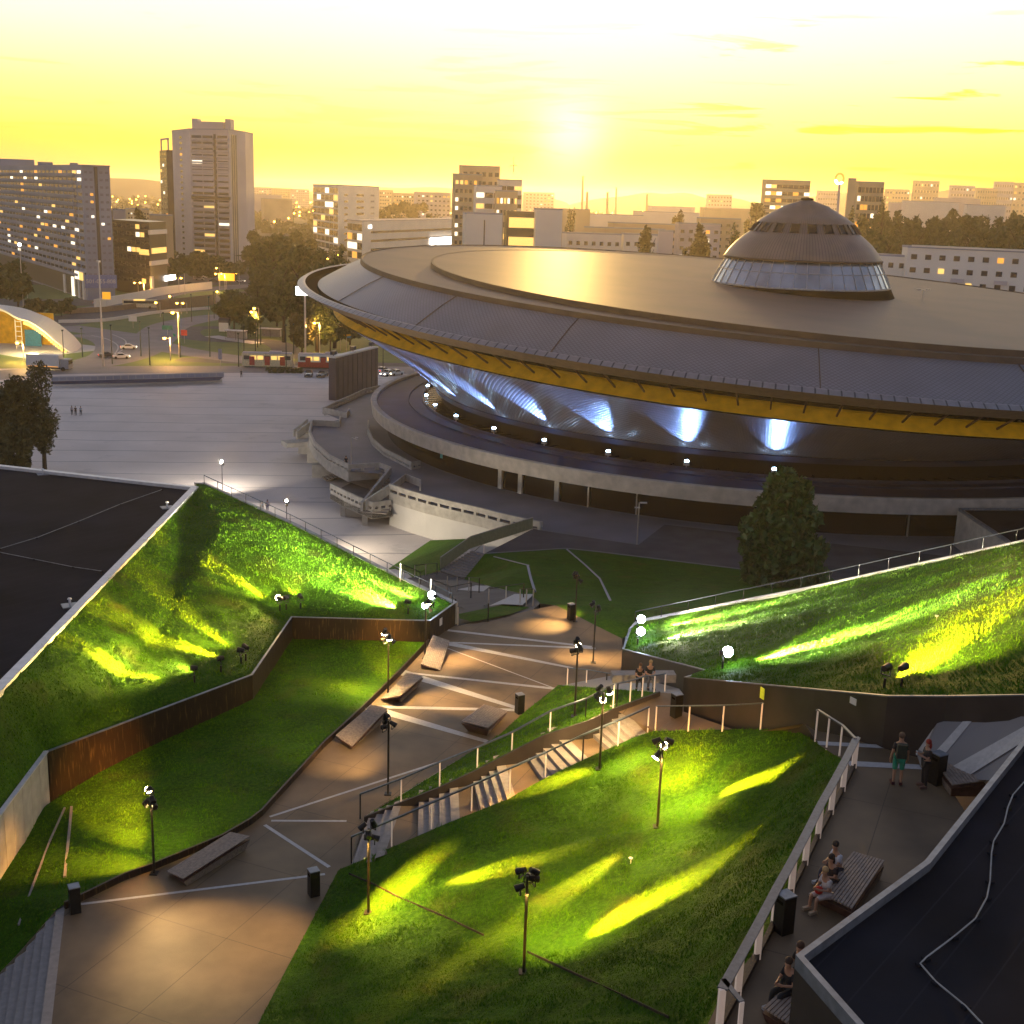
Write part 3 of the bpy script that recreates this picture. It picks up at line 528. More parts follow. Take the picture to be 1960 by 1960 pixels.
# ================================================================ SPODEK-like arena
CX, CY = 44.96, 217.4; TI = (-.0505, .0265)
arena = thing('arena', 'huge saucer-shaped arena with a brown roof, shingled rim and glowing blue-lit cone', 'arena', (CX, CY, 0))
C3 = (CX, CY)
def part(name, mb, m, smooth=True, parent=None): return mb.build(name, MT[m], parent or arena, smooth)
lt = lambda prof, tilt=TI, n=240, **k: MB().lathe(prof, C3, tilt, n, **k)
part('roof', lt([(.05, 29.9), (40, 29.9), (71.3, 29.9)], flip=False), 'sroof', False)
part('roof_edge', lt([(71.3, 29.9), (71.35, 30.05), (71.55, 30.05), (71.7, 29.2)]), 'sroof2', False)
part('rim_shingles', lt([(71.65, 29.35), (74, 28.2), (76.5, 26.75), (78.5, 25.55)], n=360), 'tile')
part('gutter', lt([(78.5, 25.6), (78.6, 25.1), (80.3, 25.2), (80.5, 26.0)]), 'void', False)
part('lip', lt([(80.5, 26.0), (80.74, 26.1), (81.0, 26.08), (81.75, 25.62)]), 'strip', False)
part('fascia', lt([(81.75, 25.62), (81.4, 25.45), (79.4, 24.3), (79.0, 24.35)]), 'fascia', False)
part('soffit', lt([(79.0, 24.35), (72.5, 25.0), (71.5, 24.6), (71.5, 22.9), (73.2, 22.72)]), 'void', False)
part('yellow_band', lt([(73.2, 22.78), (74.35, 22.72), (76.02, 21.4)], n=240), 'yellow', False)
cone = part('cone_cladding', lt([(76.02, 21.38), (75.8, 21.2), (72, 19.0)], n=360), 'clad')
# cone: tilted top blends to level bottom
cn = MB(); n = 360; rows = 14
for j in range(rows + 1):
    t_ = j / rows; r = 75.9 * (1 - t_) + 58.9 * t_ - 1.0 * math.sin(math.pi * t_); z = 21.2 * (1 - t_) + 12.57 * t_
    for i in range(n + 1):
        a = 2 * math.pi * i / n; x, y = r * math.cos(a), r * math.sin(a); k = (1 - t_) * 75.9 / r
        cn.v.append((CX + x, CY + y, z + (TI[0] * x + TI[1] * y) * k))
for j in range(rows):
    for i in range(n):
        a = j * (n + 1) + i; f = (a, a + n + 1, a + n + 2, a + 1); cn.f.append(f); u0, u1 = 2 * math.pi * i / n, 2 * math.pi * (i + 1) / n; v0, v1 = 19.5 * j / rows, 19.5 * (j + 1) / rows
        cn.uv += [(u0, v0), (u0, v1), (u1, v1), (u1, v0)]
cn.has = True; bpy.data.objects.remove(cone); part('cone_cladding', cn, 'clad')
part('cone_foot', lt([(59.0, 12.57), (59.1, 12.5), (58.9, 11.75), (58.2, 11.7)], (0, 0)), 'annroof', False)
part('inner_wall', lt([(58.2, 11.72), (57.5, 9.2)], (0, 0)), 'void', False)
part('skylight_ring', lt([(57.5, 9.7), (61.0, 9.9)], (0, 0)), 'glass', False)
bm_ = MB()
for i in range(180):
    a = 2 * math.pi * i / 180; bm_.beam((CX + 57.6 * math.cos(a), CY + 57.6 * math.sin(a), 9.95), (CX + 61.0 * math.cos(a), CY + 61.0 * math.sin(a), 10.15), .10, .14)
tag(part('skylight_bars', bm_, 'void', False), kind='stuff')
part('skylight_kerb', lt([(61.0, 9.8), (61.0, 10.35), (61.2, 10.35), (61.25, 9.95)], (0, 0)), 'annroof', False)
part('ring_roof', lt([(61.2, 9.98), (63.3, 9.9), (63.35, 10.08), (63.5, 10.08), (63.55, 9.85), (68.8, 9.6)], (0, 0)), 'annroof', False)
part('ring_parapet', lt([(68.8, 9.55), (68.85, 10.02), (69.75, 10.08), (69.85, 9.95), (69.6, 8.05), (68.8, 8.05), (67, 8.2)], (0, 0)), 'concring', False)
part('ring_glazing', lt([(67.0, 8.3), (67.0, 4.6)], (0, 0)), 'glass', False)
for k, (pa) in enumerate(((926, 1), (973, 2), (1050, 3), (1150, 3), (1350, 3), (1600, 3), (1780, 3))):
    pass
# raised disc on the roof (its own centre, same tilt)
DC = (47.82, 211.31); dz0 = 29.9 + TI[0] * (DC[0] - CX) + TI[1] * (DC[1] - CY)
kb = MB().lathe([(62.5, dz0 - .05), (62.44, dz0 + .75), (62.1, dz0 + .75)], DC, TI, 240); part('raised_roof_edge', kb, 'sroof2', False)
kb = MB().lathe([(.05, dz0 + .72), (30, dz0 + .72), (62.15, dz0 + .72)], DC, TI, 200); part('raised_roof', kb, 'sroof', False)
# struts from the yellow band to the lip
ns = 126
for i in range(ns):
    a = 2 * math.pi * (i + .35) / ns
    if not (math.pi * .93 < a < math.pi * 1.72): continue
    def pt(r, z): return (CX + r * math.cos(a), CY + r * math.sin(a), z + TI[0] * r * math.cos(a) + TI[1] * r * math.sin(a))
    mb = MB(); mb.beam(pt(75.1, 22.25), pt(79.0, 24.4), .2, .22); mb.build('strut', MT['woodred'], arena)
# ring details: doors, posts
for px, py in ((926, 940), (966, 950), (1033, 968), (1090, 983), (1190, 1000), (1560, 1030), (1745, 1032)):
    P = S(px, py, 4.8); d = Vector((P.x - CX, P.y - CY, 0)).normalized(); q = Vector((CX, CY, 0)) + d * 67.25; w = .7 if px < 1040 else .12
    mb = MB(); mb.box((q.x, q.y, 6.45), (w, .3, 3.5), math.atan2(d.y, d.x) + math.pi / 2); mb.build('door_pier' if px < 1040 else 'mullion', MT['concrete' if px < 1040 else 'steel'], arena)
P = S(841, 874, 6.9); d = Vector((P.x - CX, P.y - CY, 0)).normalized(); q = Vector((CX, CY, 0)) + d * 67.5
sg = thing('door_sign', 'small teal sign between the dark arena doors', 'sign', (q.x, q.y, 6.5)); mb = MB(); mb.box((q.x, q.y, 7.1), (.5, .12, .9), math.atan2(d.y, d.x) + math.pi / 2); mb.build('panel', mat('teal_sign', (.05, .35, .4), .5), sg)
# segment seams on the shingled rim (dark radial lines)
for a in (R(205), R(238.5), R(262), R(281), R(292), R(222)):
    mb = MB(); w = .12
    for (r0, z0), (r1, z1) in zip([(71.7, 29.42), (74, 28.3), (76.5, 26.85)], [(74, 28.3), (76.5, 26.85), (78.5, 25.65)]):
        f = lambda r, z_: (CX + r * math.cos(a), CY + r * math.sin(a), z_ + TI[0] * r * math.cos(a) + TI[1] * r * math.sin(a)); mb.beam(f(r0, z0), f(r1, z1), w, .08)
    mb.build('rim_seam', MT['sroof2'], arena)
# ---- dome
DX, DY = 47.4, 215.5
lvl = (0, 0); DM = (DX, DY)
dome = thing('dome', 'brown metal dome with skylights and a white glazed skirt on the arena roof', 'dome', (DX, DY, 29))
def dp(name, prof, m, smooth=True, n=160, **k): return MB().lathe(prof, DM, lvl, n, **k).build(name, MT[m], dome, smooth)
dp('base', [(14.6, 31.4), (16.4, 28.0)], 'void')
dp('skirt_glass', [(12.5, 35.4), (13.6, 33.5), (14.75, 31.2)], 'glassblue', False, 44)
fr = MB()
for i in range(44):
    a = 2 * math.pi * i / 44; f = lambda r, z_: (DX + r * math.cos(a), DY + r * math.sin(a), z_); fr.beam(f(12.55, 35.4), f(13.66, 33.5), .09, .12); fr.beam(f(13.66, 33.5), f(14.82, 31.2), .09, .12)
for r, z_ in ((13.65, 33.5), (14.8, 31.15)):
    for i in range(44):
        a, b_ = 2 * math.pi * i / 44, 2 * math.pi * (i + 1) / 44; fr.beam((DX + r * math.cos(a), DY + r * math.sin(a), z_), (DX + r * math.cos(b_), DY + r * math.sin(b_), z_), .12, .10 if z_ > 32 else .25)
fr.build('skirt_frame', MT['glassframe'], dome)
dp('cap', [(13.0, 35.35), (12.95, 35.6), (12.3, 36.6), (11.2, 37.9), (9.9, 39.0), (9.1, 39.6)], 'domemet', n=200)
dp('cap_band', [(9.1, 39.6), (7.75, 41.25)], 'domemet', n=200)
dp('cap_rim', [(12.4, 35.3), (13.15, 35.25), (13.15, 35.5), (12.9, 35.6)], 'sroof2')
dp('crown', [(8.0, 41.1), (7.95, 41.3), (6.5, 42.3), (3.9, 43.75), (3.8, 43.9), (1.2, 44.75), (.9, 45.0), (.05, 45.1)], 'domemet', n=200)
dp('finial', [(1.1, 44.9), (1.0, 45.2), (.05, 45.3)], 'void', n=24)
for i in range(20):
    a = 2 * math.pi * (i + .5) / 20 + R(4.5); wd = .085
    f = lambda r, z_, aa: (DX + r * math.cos(aa), DY + r * math.sin(aa), z_)
    mb = MB(); mb.poly([f(9.16, 39.72, a - wd), f(9.16, 39.72, a + wd), f(7.95, 41.2, a + wd * 1.05), f(7.95, 41.2, a - wd * 1.05)]); mb.build('skylight', MT['glass'], dome)
    for s_ in (-1, 1): mb = MB(); mb.beam(f(9.2, 39.72, a + s_ * wd), f(8.0, 41.2, a + s_ * wd * 1.05), .08, .25); mb.build('skylight_frame', MT['domemet'], dome)
lp = thing('roof_light', 'small twin-headed lamp post on the roof right of the dome', 'lamp post', (67.5, 213, 28.9)); mb = MB(); mb.tube((67.5, 213, 28.7), (67.5, 213, 30.9), .08); mb.beam((66.7, 213, 30.95), (68.3, 213, 30.95), .1, .08); mb.build('post', MT['steel'], lp); mb = MB(); mb.box((66.7, 213, 31.05), (.7, .4, .18)); mb.box((68.3, 213, 31.05), (.7, .4, .18)); mb.build('lamp_heads', MT['steel'], lp)

# blue wall washers below the cone
def spot(name, P, T, power, size, color, parent=None, blend=.9, rad=.12, ell=None):
    ld = bpy.data.lights.new(name, 'SPOT'); ld.energy = power * (7.5 if color[0] > .9 else .42); ld.spot_size = R(size); ld.spot_blend = blend; ld.color = color; ld.shadow_soft_size = rad
    o = bpy.data.objects.new(name, ld); COL.objects.link(o); o.rotation_mode = 'QUATERNION'; P = Vector(P); T = Vector(T)
    o.rotation_quaternion = (T - P).to_track_quat('-Z', 'Y'); base = ORG[parent.name] if parent else Vector((0, 0, 0)); o.location = P - base
    if parent: o.parent = parent
    if ell: o.scale = ell
    return o
spts = [(818, 740), (830, 758.6), (857, 776.5), (907, 796), (981, 818), (1077, 838), (1193, 856.6), (1330, 873.7), (1481.5, 885.7)]
for k, (px, py) in enumerate(spts):
    P = S(px, py, 10.9); d = Vector((P.x - CX, P.y - CY, 0)).normalized(); P = Vector((CX, CY, 0)) + d * 60.6 + Vector((0, 0, 10.75)); a = math.atan2(d.y, d.x)
    l = thing('wall_washer', 'bright blue-white floodlight at the foot of the arena cone', 'floodlight', (P.x, P.y, 10.2), 'blue floodlights around the arena cone')
    mb = MB(); mb.box(P, (.45, .7, .5), a); mb.beam(P - Vector((0, 0, .6)), P, .1, .1); mb.build('housing', MT['steel'], l); mb = MB(); mb.ball(P + Vector((0, 0, .34)), .30, 10, 6, .6); mb.build('lens', MT['bluel'], l)
    T = Vector((CX, CY, 0)) + d * 66.5 + Vector((0, 0, 18.6)); spot('spot_light', P + Vector((0, 0, .6)) + d * .15, T, (90000, 90000, 85000, 80000, 70000, 58000, 42000, 28000, 20000)[k], 52, (.24, .44, 1.0), l, .9, .15, (.95, 1.7, 1))

# ---------------------------------------------------------------- terrace around the ring
def circ(r, a0, a1, n=20): return [Vector((CX + r * math.cos(a0 + (a1 - a0) * i / n), CY + r * math.sin(a0 + (a1 - a0) * i / n), 4.7)) for i in range(n + 1)]
def atz(px, py, zt, z): p = S(px, py, zt); return Vector((p.x, p.y, z))
TZ = 5.75
tp = [(725.5, 737), (697, 744), (670.5, 756), (640, 769), (619.7, 779), (650, 792), (595, 803), (591, 825), (600, 845), (627, 869.5), (649, 880.5), (667, 889.4)]
stairvoid = [(745, 893.5), (749, 925.6)]
tp2 = [(749, 925.6), (780, 936), (818, 947), (868, 959), (917, 970), (968, 983), (1018, 994), (1039, 998)]
outl = [atz(x, y, TZ, 4.7) for x, y in tp + stairvoid + tp2[1:]] + [S(1020, 1012, 4.7), S(925, 1061, 4.7), S(1082, 1051, 4.7), S(1140, 1057, 4.7), S(1395, 1088, 4.7), S(1600, 1113, 4.7), S(2100, 1150, 4.7)] + circ(82, R(-25), R(140), 24)
sheet('terrace_deck', outl, mat('terrace_paving', (.15, .15, .17), .7, scale=.15, var=.2, detail=8, bump=.1, bscale=5))
pv = MB(); pv.poly([S(1040, 1010, 4.706), S(1240, 1040, 4.706), S(1275, 1003, 4.706), S(1120, 983, 4.706)][::-1]); 
sheet('asphalt_path', [(930, 1058, 4.706), (1082, 1048.5, 4.706), (1140, 1054, 4.706), (1395, 1085, 4.706), (1600, 1110, 4.706), (1860, 1070, 4.706), (1500, 1030, 4.706), (1272, 1004, 4.706), (1222, 1043, 4.706), (1020, 1013, 4.706)], MT['asphalt'], reg=False)
terr = thing('terrace_parapet', 'curved concrete parapet with window slots round the raised arena terrace', 'parapet', atz(627, 869, TZ, 0))
def slotwall(name, pts, z0, z1, th, s0, s1, every, parent, m='concrete'):
    "parapet between z0 and z1 with a row of open slots between s0 and s1"
    mb = MB(); T = [Vector((p.x, p.y, z1)) for p in pts]; mb.wall(T, [s1] * len(T), th); B = [Vector((p.x, p.y, s0)) for p in pts]; mb.wall(B, [z0] * len(T), th)
    tot = 0; nxt = 0
    for a, b_ in zip(pts, pts[1:]):
        d = (b_ - a).xy.to_3d(); Ln = d.length; d.normalize(); s_ = Vector((d.y, -d.x, 0)); x = nxt - tot
        while x < Ln:
            q = a + d * x + s_ * th / 2; mb.box((q.x, q.y, (s0 + s1) / 2), (.42, abs(th), s1 - s0), math.atan2(d.y, d.x)); x += every; nxt += every
        tot += Ln
    return mb.build(name, MT[m], parent)
f2 = lambda pts, zt=TZ: [atz(x, y, zt, 0) for x, y in pts]
slotwall('west_parapet', f2(tp[:5]), 4.2, 5.75, -.3, 4.95, 5.2, 1.4, terr)
slotwall('curved_parapet', f2(tp[6:12]), 3.2, 5.75, -.3, 4.85, 5.1, 1.5, terr)
slotwall('return_parapet', f2([(667, 889.4), (724.8, 885.4), (745, 893.5)]), 3.3, 5.75, -.3, 4.7, 5.1, 2.2, terr)
mb = MB(); mb.wall([atz(745, 893.5, TZ, 5.75), atz(690, 938, 5.3, 3.6)], [4.2, 2.4], -.35); mb.build('stair_stringer', MT['concrete'], terr)
mb = MB(); mb.wall([atz(619.7, 779, TZ, 5.7), atz(663, 789, TZ, 5.7), atz(667, 781, TZ, 5.7)], [4.5] * 3, .3); mb.wall([atz(595, 803, TZ, 5.7), atz(650, 806, TZ, 5.7), atz(653, 796, TZ, 5.7)], [4.3] * 3, -.3)
mb.wall([atz(595, 803, TZ, 5.7), atz(566, 826, 4.2, 4.2)], [4.3, 2.8], -.3); mb.wall([atz(590, 800, TZ, 5.6), atz(563, 822, 4.2, 4.1)], [4.2, 2.9], .3); mb.build('northwest_stair_walls', MT['concrete'], terr)
mb = MB(); q = S(585, 850, 2.5); mb.box((q.x - 1.2, q.y, 2.6), (5, 3, .8), .5); mb.build('northwest_landing', MT['concrete'], terr)
for x, y in ((583, 868), (600, 885)):
    q = S(x, y, 0); mb = MB(); mb.prism([(q.x - 1, q.y - .5), (q.x + 1, q.y - .5), (q.x + 1, q.y + 1.5), (q.x - 1, q.y + 1.5)], -.1, 3.6); mb.build('pier', MT['concrete'], terr)
q = S(617, 915, 0); mb = MB(); mb.box((q.x + 1, q.y + 1.5, .95), (5.5, 2.2, 2.0), .1); mb.build('landing_block', MT['concrete'], terr)
mb = MB()
for i in range(9):
    a = S(622, 897, 0); mb.box((a.x + 1.2 + i * .33, a.y + 4 - i * .1, 2.1 + i * .17), (.34, 2.6, .18), .15)
for i in range(8): a = S(650, 925, 0); mb.box((a.x - 2.6 + i * .45, a.y + 2.5 + i * .15, .1 + i * .16), (.46, 3.2, .18), .4)
mb.build('outer_steps', MT['step'], terr)
# south platform with slots
plat = thing('stair_platform', 'projecting concrete stair landing with a slotted parapet on two legs', 'platform', S(657, 988, 0))
pp = f2([(632, 923), (658, 937), (685, 949), (712.7, 959.4), (749, 955)], 3.9); slotwall('slotted_parapet', pp, 1.45, 3.75, -.3, 2.75, 3.1, 1.15, plat)
inn = [pp[0] + Vector((2, 7, 0)), pp[-1] + Vector((0, 7, 0))]; mb = MB(); mb.prism([(p.x, p.y) for p in pp] + [(inn[1].x, inn[1].y), (inn[0].x, inn[0].y)], 1.5, 2.3); mb.build('landing', MT['asphalt'], plat)
for x, y in ((657, 988), (699, 1005)): q = S(x, y, 0); mb = MB(); mb.prism([(q.x - .35, q.y - .2), (q.x + .35, q.y - .2), (q.x + .3, q.y + .6), (q.x - .3, q.y + .6)], -.05, 1.5); mb.build('leg', MT['concrete'], plat)
mb = MB()
A = atz(690, 938, 5.3, 0); B = atz(745, 893.5, TZ, 0); dd = (B - A); sd = Vector((dd.y, -dd.x, 0)).normalized()
for i in range(15):
    p = A + dd * ((i + .5) / 15) + sd * 1.9; mb.box((p.x, p.y, 2.3 + i * .162), (dd.length / 15, 3.4, .17), math.atan2(dd.y, dd.x))
mb.build('stairs', MT['step'], plat)
mb = MB(); mb.wall([atz(749, 925.6, TZ, 5.72), atz(700, 953, 4.2, 3.9)], [4.4, 2.4], .3); mb.wall([atz(749, 925.6, TZ, 5.7), atz(776, 906, TZ, 5.7), atz(806, 917, TZ, 5.7), atz(806, 925, TZ, 5.7)], [4.65] * 4, .25); mb.build('side_walls', MT['concrete'], plat)
# south wall: slotted beam over white painted wall
sw = thing('white_wall', 'tall pale painted wall with a slotted concrete band above the service yard', 'wall', atz(749, 925.6, TZ, 0))
sp = f2(tp2); slotwall('slotted_band', sp, 3.3, 5.75, .35, 4.65, 5.05, 2.05, sw)
mb = MB(); mb.wall([Vector((p.x, p.y, 3.35)) - Vector((0, 0, 0)) for p in sp], [-.1] * len(sp), .25); o = mb.build('painted_wall', MT['whitewall'], sw); 
p0 = S(806, 1027, .1); dr = (sp[3] - sp[1]).normalized(); mb = MB(); q = p0 - Vector((0, .1, 0)); dd_ = MB(); qd = min(sp, key=lambda s_: (s_ - p0).length)
tt = [sp[i] + (sp[i + 1] - sp[i]) * (k / 20) for i in range(len(sp) - 1) for k in range(20)]; c0 = min(tt, key=lambda s_: abs(proj(Vector((s_.x, s_.y, 0)))[0] - 806)); nn = Vector((dr.y, -dr.x, 0))
mb.box((c0.x + nn.x * .02, c0.y + nn.y * .02, 1.15), (1.3, .1, 2.4), math.atan2(dr.y, dr.x)); dr_ = mb.build('door', MT['concring'], sw); mb = MB(); mb.box((c0.x + nn.x * .09 + .4, c0.y + nn.y * .09, 1.1), (.12, .06, .06)); mb.build('handle', MT['black'], dr_)
c1 = min(tt, key=lambda s_: abs(proj(Vector((s_.x, s_.y, 0)))[0] - 784)); mb = MB(); mb.box((c1.x + nn.x * .03, c1.y + nn.y * .03, 1.0), (.5, .1, .5), math.atan2(dr.y, dr.x)); mb.build('vent_grille', MT['black'], sw)
# inner curved balustrade by the ring
ib = thing('inner_balustrade', 'curved pale balustrade in front of the dark arena entrance', 'balustrade', S(710, 830, 4.7))
ipx = [(704, 803), (703, 817), (712, 838), (735, 858), (765, 873), (787, 884), (805, 881)]
slotwall('slotted_parapet', [atz(x, y, 5.9, 0) for x, y in ipx], 4.7, 5.85, -.22, 5.0, 5.25, .9, ib)
# ================================================================ CITY
def at_d(px, py, d):
    r = rayd(px, py); return O + r * (d / r.y)
def footprint(c): return [S(*p, 0) if len(p) == 2 else Vector((at_d(p[0], 400, p[2]).x, p[2], 0)) for p in c]
MT['bw'] = mat('pale_render', (.50, .45, .45), .85, scale=.05, var=.12, detail=6); MT['bg'] = mat('grey_render', (.30, .31, .36), .85, scale=.05, var=.12)
MT['bwh'] = mat('white_panels', (.72, .67, .58), .7, scale=.08, var=.06); MT['bd'] = mat('dark_facade', (.045, .04, .04), .35, scale=.1, var=.3); MT['btan'] = mat('tan_and_flare_render', (.55, .42, .25), .85, scale=.05, var=.15)
MT['bglass'] = mat('curtain_wall', (.05, .05, .06), .2, scale=.2, var=.4, spec=.6)
UNIT = {}
def unit(m):
    if m not in UNIT:
        me = bpy.data.meshes.new('window_' + m); mb = MB(); mb.box((0, 0, 0), (1, 1, 1)); me.from_pydata(mb.v, [], mb.f); me.materials.append(MT[m]); UNIT[m] = me
    return UNIT[m]
def wbox(parent, name, c, d, rz, m, label=None):
    o = bpy.data.objects.new(name, unit(m)); COL.objects.link(o); o.parent = parent; o.location = Vector(c) - ORG[parent.name]; o.scale = d; o.rotation_euler = (0, 0, rz); ORG[o.name] = ORG[parent.name]
    if label: o['label'] = label
    return o
class Bld:
    def __init__(s, name, label, corners, ytop, m='bw', cat='building', ref=None, group=None, z0=-.3):
        s.P = footprint(corners); s.mid = s.P[1 if ref is None else ref]; px, py = proj(s.mid); s.h = hpx(s.mid, ytop) if isinstance(ytop, (int, float)) and ytop > 0 else -ytop
        n = s.P[0] + s.P[-1] - s.P[1]; P = s.P + [n] if len(s.P) == 3 else s.P + [s.P[0] + Vector((2, 16, 0)) + (s.P[-1] - s.P[0]) * 0, ] if False else (s.P + [n] if len(s.P) == 3 else s.P + [s.P[-1] + Vector((0, 22, 0)), s.P[0] + Vector((0, 22, 0))])
        s.poly = P; s.o = thing(name, label, cat, (s.mid.x, s.mid.y, 0), group); mb = MB(); mb.prism([(p.x, p.y) for p in P], z0, s.h); s.walls = mb.build('walls', MT[m], s.o); s.ws = []
        c = sum(P, Vector()) / len(P); mb = MB(); mb.prism([((p.x - c.x) * 1.005 + c.x, (p.y - c.y) * 1.005 + c.y) for p in P], s.h + .01, s.h + .6); mb.build('roof_edge', MT['bd' if m in ('bd',) else 'bg'], s.o)
    def grid(s, a, b, cols, rows, zb, zt, wf=.6, hf=.5, m='win', lit=.12, lm=('lit', 'litw', 'lito'), u0=0, u1=1, skip=0):
        A, B = s.P[a], s.P[b]; d = B - A; nn = Vector((d.y, -d.x, 0)).normalized()
        if nn.dot(-A) < 0: nn = -nn
        rz = math.atan2(d.y, d.x); Ln = d.length * (u1 - u0)
        for j in range(rows):
            for i in range(cols):
                if random.random() < skip: continue
                u = u0 + (u1 - u0) * (i + .5) / cols; z = zb + (zt - zb) * (j + .5) / rows; k = random.choice(lm) if random.random() < lit else m
                p = A + d * u; s.ws.append(((p.x, p.y, z), (Ln / cols * wf, .24, (zt - zb) / rows * hf), rz, k))
    def band(s, a, b, z, h, m, th=.5, u0=0, u1=1, name='band'):
        A, B = s.P[a], s.P[b]; d = B - A; p = A + d * (u0 + u1) / 2; wbox(s.o, name, (p.x, p.y, z), (d.length * (u1 - u0), th, h), math.atan2(d.y, d.x), m)
    def done(s):
        random.shuffle(s.ws); s.ws.sort(key=lambda w: w[3] == 'win')
        for w in s.ws[:100]: wbox(s.o, 'window', *w)
        rest = {}
        for w in s.ws[100:]: rest.setdefault(w[3], MB()).box(*w[:2], w[2])
        for k, mb in rest.items(): tag(mb.build('windows', MT[k], s.o), kind='stuff')
        return s.o
# apartment slab
b = Bld('apartment_block', 'long grey apartment slab with rows of balconies at the left edge', [(-100, 479), (168, 575), (221, 575)], 318, 'bg')
H = b.h; b.grid(0, 1, 46, 15, H * .17, H * .985, .75, .42, 'win', .16); b.grid(1, 2, 2, 15, H * .17, H * .985, .55, .33, 'winw', .1, u0=.05, u1=.42); b.grid(1, 2, 2, 15, H * .17, H * .985, .55, .33, 'winw', .1, u0=.58, u1=.98)
for j in range(15): b.band(0, 1, H * (.17 + .815 * (j + .12) / 15), 1.1, 'bg', 1.6, .0, .97, 'balcony')
b.band(1, 2, H * .58, H * .84, 'bd', .3, .44, .56, 'recess')
b.band(0, 1, H * .085, H * .15, 'bd', .5, .0, .98, 'ground_floor')
for u in (.90, .94, .97, .99): b.band(0, 1, H * .075, H * .15, 'litw' if u == .94 else 'bwh', 1.4, u - .004, u + .004, 'pier')  # one pier glows in place of the lamplight falling on it
b.band(0, 1, H * .175, 3.6, 'bwh', 1.2, .953, .993, 'billboard_frame'); b.band(0, 1, H * .175, 3.0, 'litw', 1.4, .954, .974, 'billboard'); b.band(0, 1, H * .175, 3.0, 'lit', 1.45, .975, .992, 'billboard')
P_ = b.poly; A = P_[0] + (P_[1] - P_[0]) * .55
for u, w_, h_ in ((.5, 26, 4.2), (.75, 6, 2.2), (.9, 3, 1.6), (.3, 20, 3.5)):
    p = P_[0] + (P_[1] - P_[0]) * u + Vector((3, 8, 0)); wbox(b.o, 'roof_housing', (p.x, p.y, H + h_ / 2), (w_, 7, h_), .3, 'bg')
aptH = H; apt = b.done()
A, B = b.P[1], b.P[2]; d = B - A; nn = Vector((d.y, -d.x, 0)).normalized(); nn = -nn if nn.dot(-A) < 0 else nn
bn = thing('banner', 'pale blue advertising banner with a phone number on the apartment gable', 'banner', A + nn * .4); mb = MB(); c = A + d * .5 + nn * .6; mb.box((c.x, c.y, H * .145), (d.length * 1.15, .15, 5.0), math.atan2(d.y, d.x)); mb.build('cloth', mat('banner', (.22, .25, .42), .8), bn)
def text(name, s, c, rz, size, m, parent, thick=.02, tilt=math.pi / 2):
    cu = bpy.data.curves.new(name, 'FONT'); cu.body = s; cu.size = size; cu.align_x = 'CENTER'; cu.align_y = 'CENTER'; cu.extrude = thick
    t_ = bpy.data.objects.new('tmp', cu); COL.objects.link(t_); dg = bpy.context.evaluated_depsgraph_get(); me = bpy.data.meshes.new_from_object(t_.evaluated_get(dg)); bpy.data.objects.remove(t_)
    me.materials.clear(); o = bpy.data.objects.new(name, me); COL.objects.link(o); me.materials.append(MT[m]); o.parent = parent; o.location = Vector(c) - ORG[parent.name]; o.rotation_euler = (tilt, 0, rz); ORG[o.name] = ORG[parent.name]; return o
text('lettering', '501-055-808', (c.x + nn.x * .15, c.y + nn.y * .15, H * .145), math.atan2(d.y, d.x), 2.1, 'bwh', bn)
# star-plan tower
b = Bld('tower_block', 'tall pale residential tower with a stack of balconies and narrow slits', [(337, 500), (370, 508), (443, 512), (474, 508)], 249, 'bw', ref=2)
H = b.h; b.grid(1, 2, 2, 10, H * .52, H * .97, .92, .5, 'win', .12, u0=.04, u1=.60); b.grid(1, 2, 2, 11, H * .05, H * .5, .92, .5, 'win', .12, u0=.04, u1=.60)
b.grid(1, 2, 1, 10, H * .52, H * .97, .92, .5, 'win', .2, u0=.70, u1=.98); b.grid(1, 2, 1, 11, H * .05, H * .5, .92, .5, 'win', .15, u0=.70, u1=.98)
for j in range(22): b.band(1, 2, H * (.05 + .925 * j / 22), .9, 'bw', 1.6, .03, .61, 'balcony'); b.band(1, 2, H * (.05 + .925 * j / 22), .9, 'bw', 1.6, .69, .99, 'balcony')
b.band(1, 2, H * .49, H * .96, 'bd', .6, .62, .68, 'recess'); b.band(1, 2, H * .51, 1.6, 'bd', 1.8, .02, 1, 'service_floor')
for u in (.18, .3, .42): b.band(2, 3, H * .49, H * .96, 'bd', .4, u - .03, u + .03, 'slit')
b.grid(0, 1, 1, 22, H * .05, H * .97, .12, .4, 'win', .1)
for u, w_, h_ in ((.45, 17, 4.5), (.1, 3, 6.0), (.95, 3, 6.0)):
    p = b.P[1] + (b.P[2] - b.P[1]) * u + Vector((0, 8, 0)); wbox(b.o, 'roof_housing', (p.x, p.y, H + h_ / 2), (w_, 9, h_), 0, 'bw')
b.done()
b = Bld('office_tower', 'dark narrow tower with an open roof frame behind the pale tower', [(309, 0, 800), (322, 0, 780), (334, 0, 780)], 289, 'bd'); b.grid(0, 1, 3, 18, 5, b.h, .6, .5, 'win', .1); b.done()
for u in (0, 1): wbox(b.o, 'roof_post', (b.P[u].x + 1, b.P[u].y + 1, b.h + 3.5), (.8, .8, 7), 0, 'bw')
wbox(b.o, 'roof_beam', ((b.P[0].x + b.P[1].x) / 2 + 1, (b.P[0].y + b.P[1].y) / 2 + 1, b.h + 7.2), ((b.P[1] - b.P[0]).length + 1, 1, .9), math.atan2((b.P[1] - b.P[0]).y, (b.P[1] - b.P[0]).x), 'bw')
b = Bld('office_block', 'dark glass office block with a few yellow lit floors beside the tower', [(222, 556), (290, 566), (322, 560)], 428, 'bd')
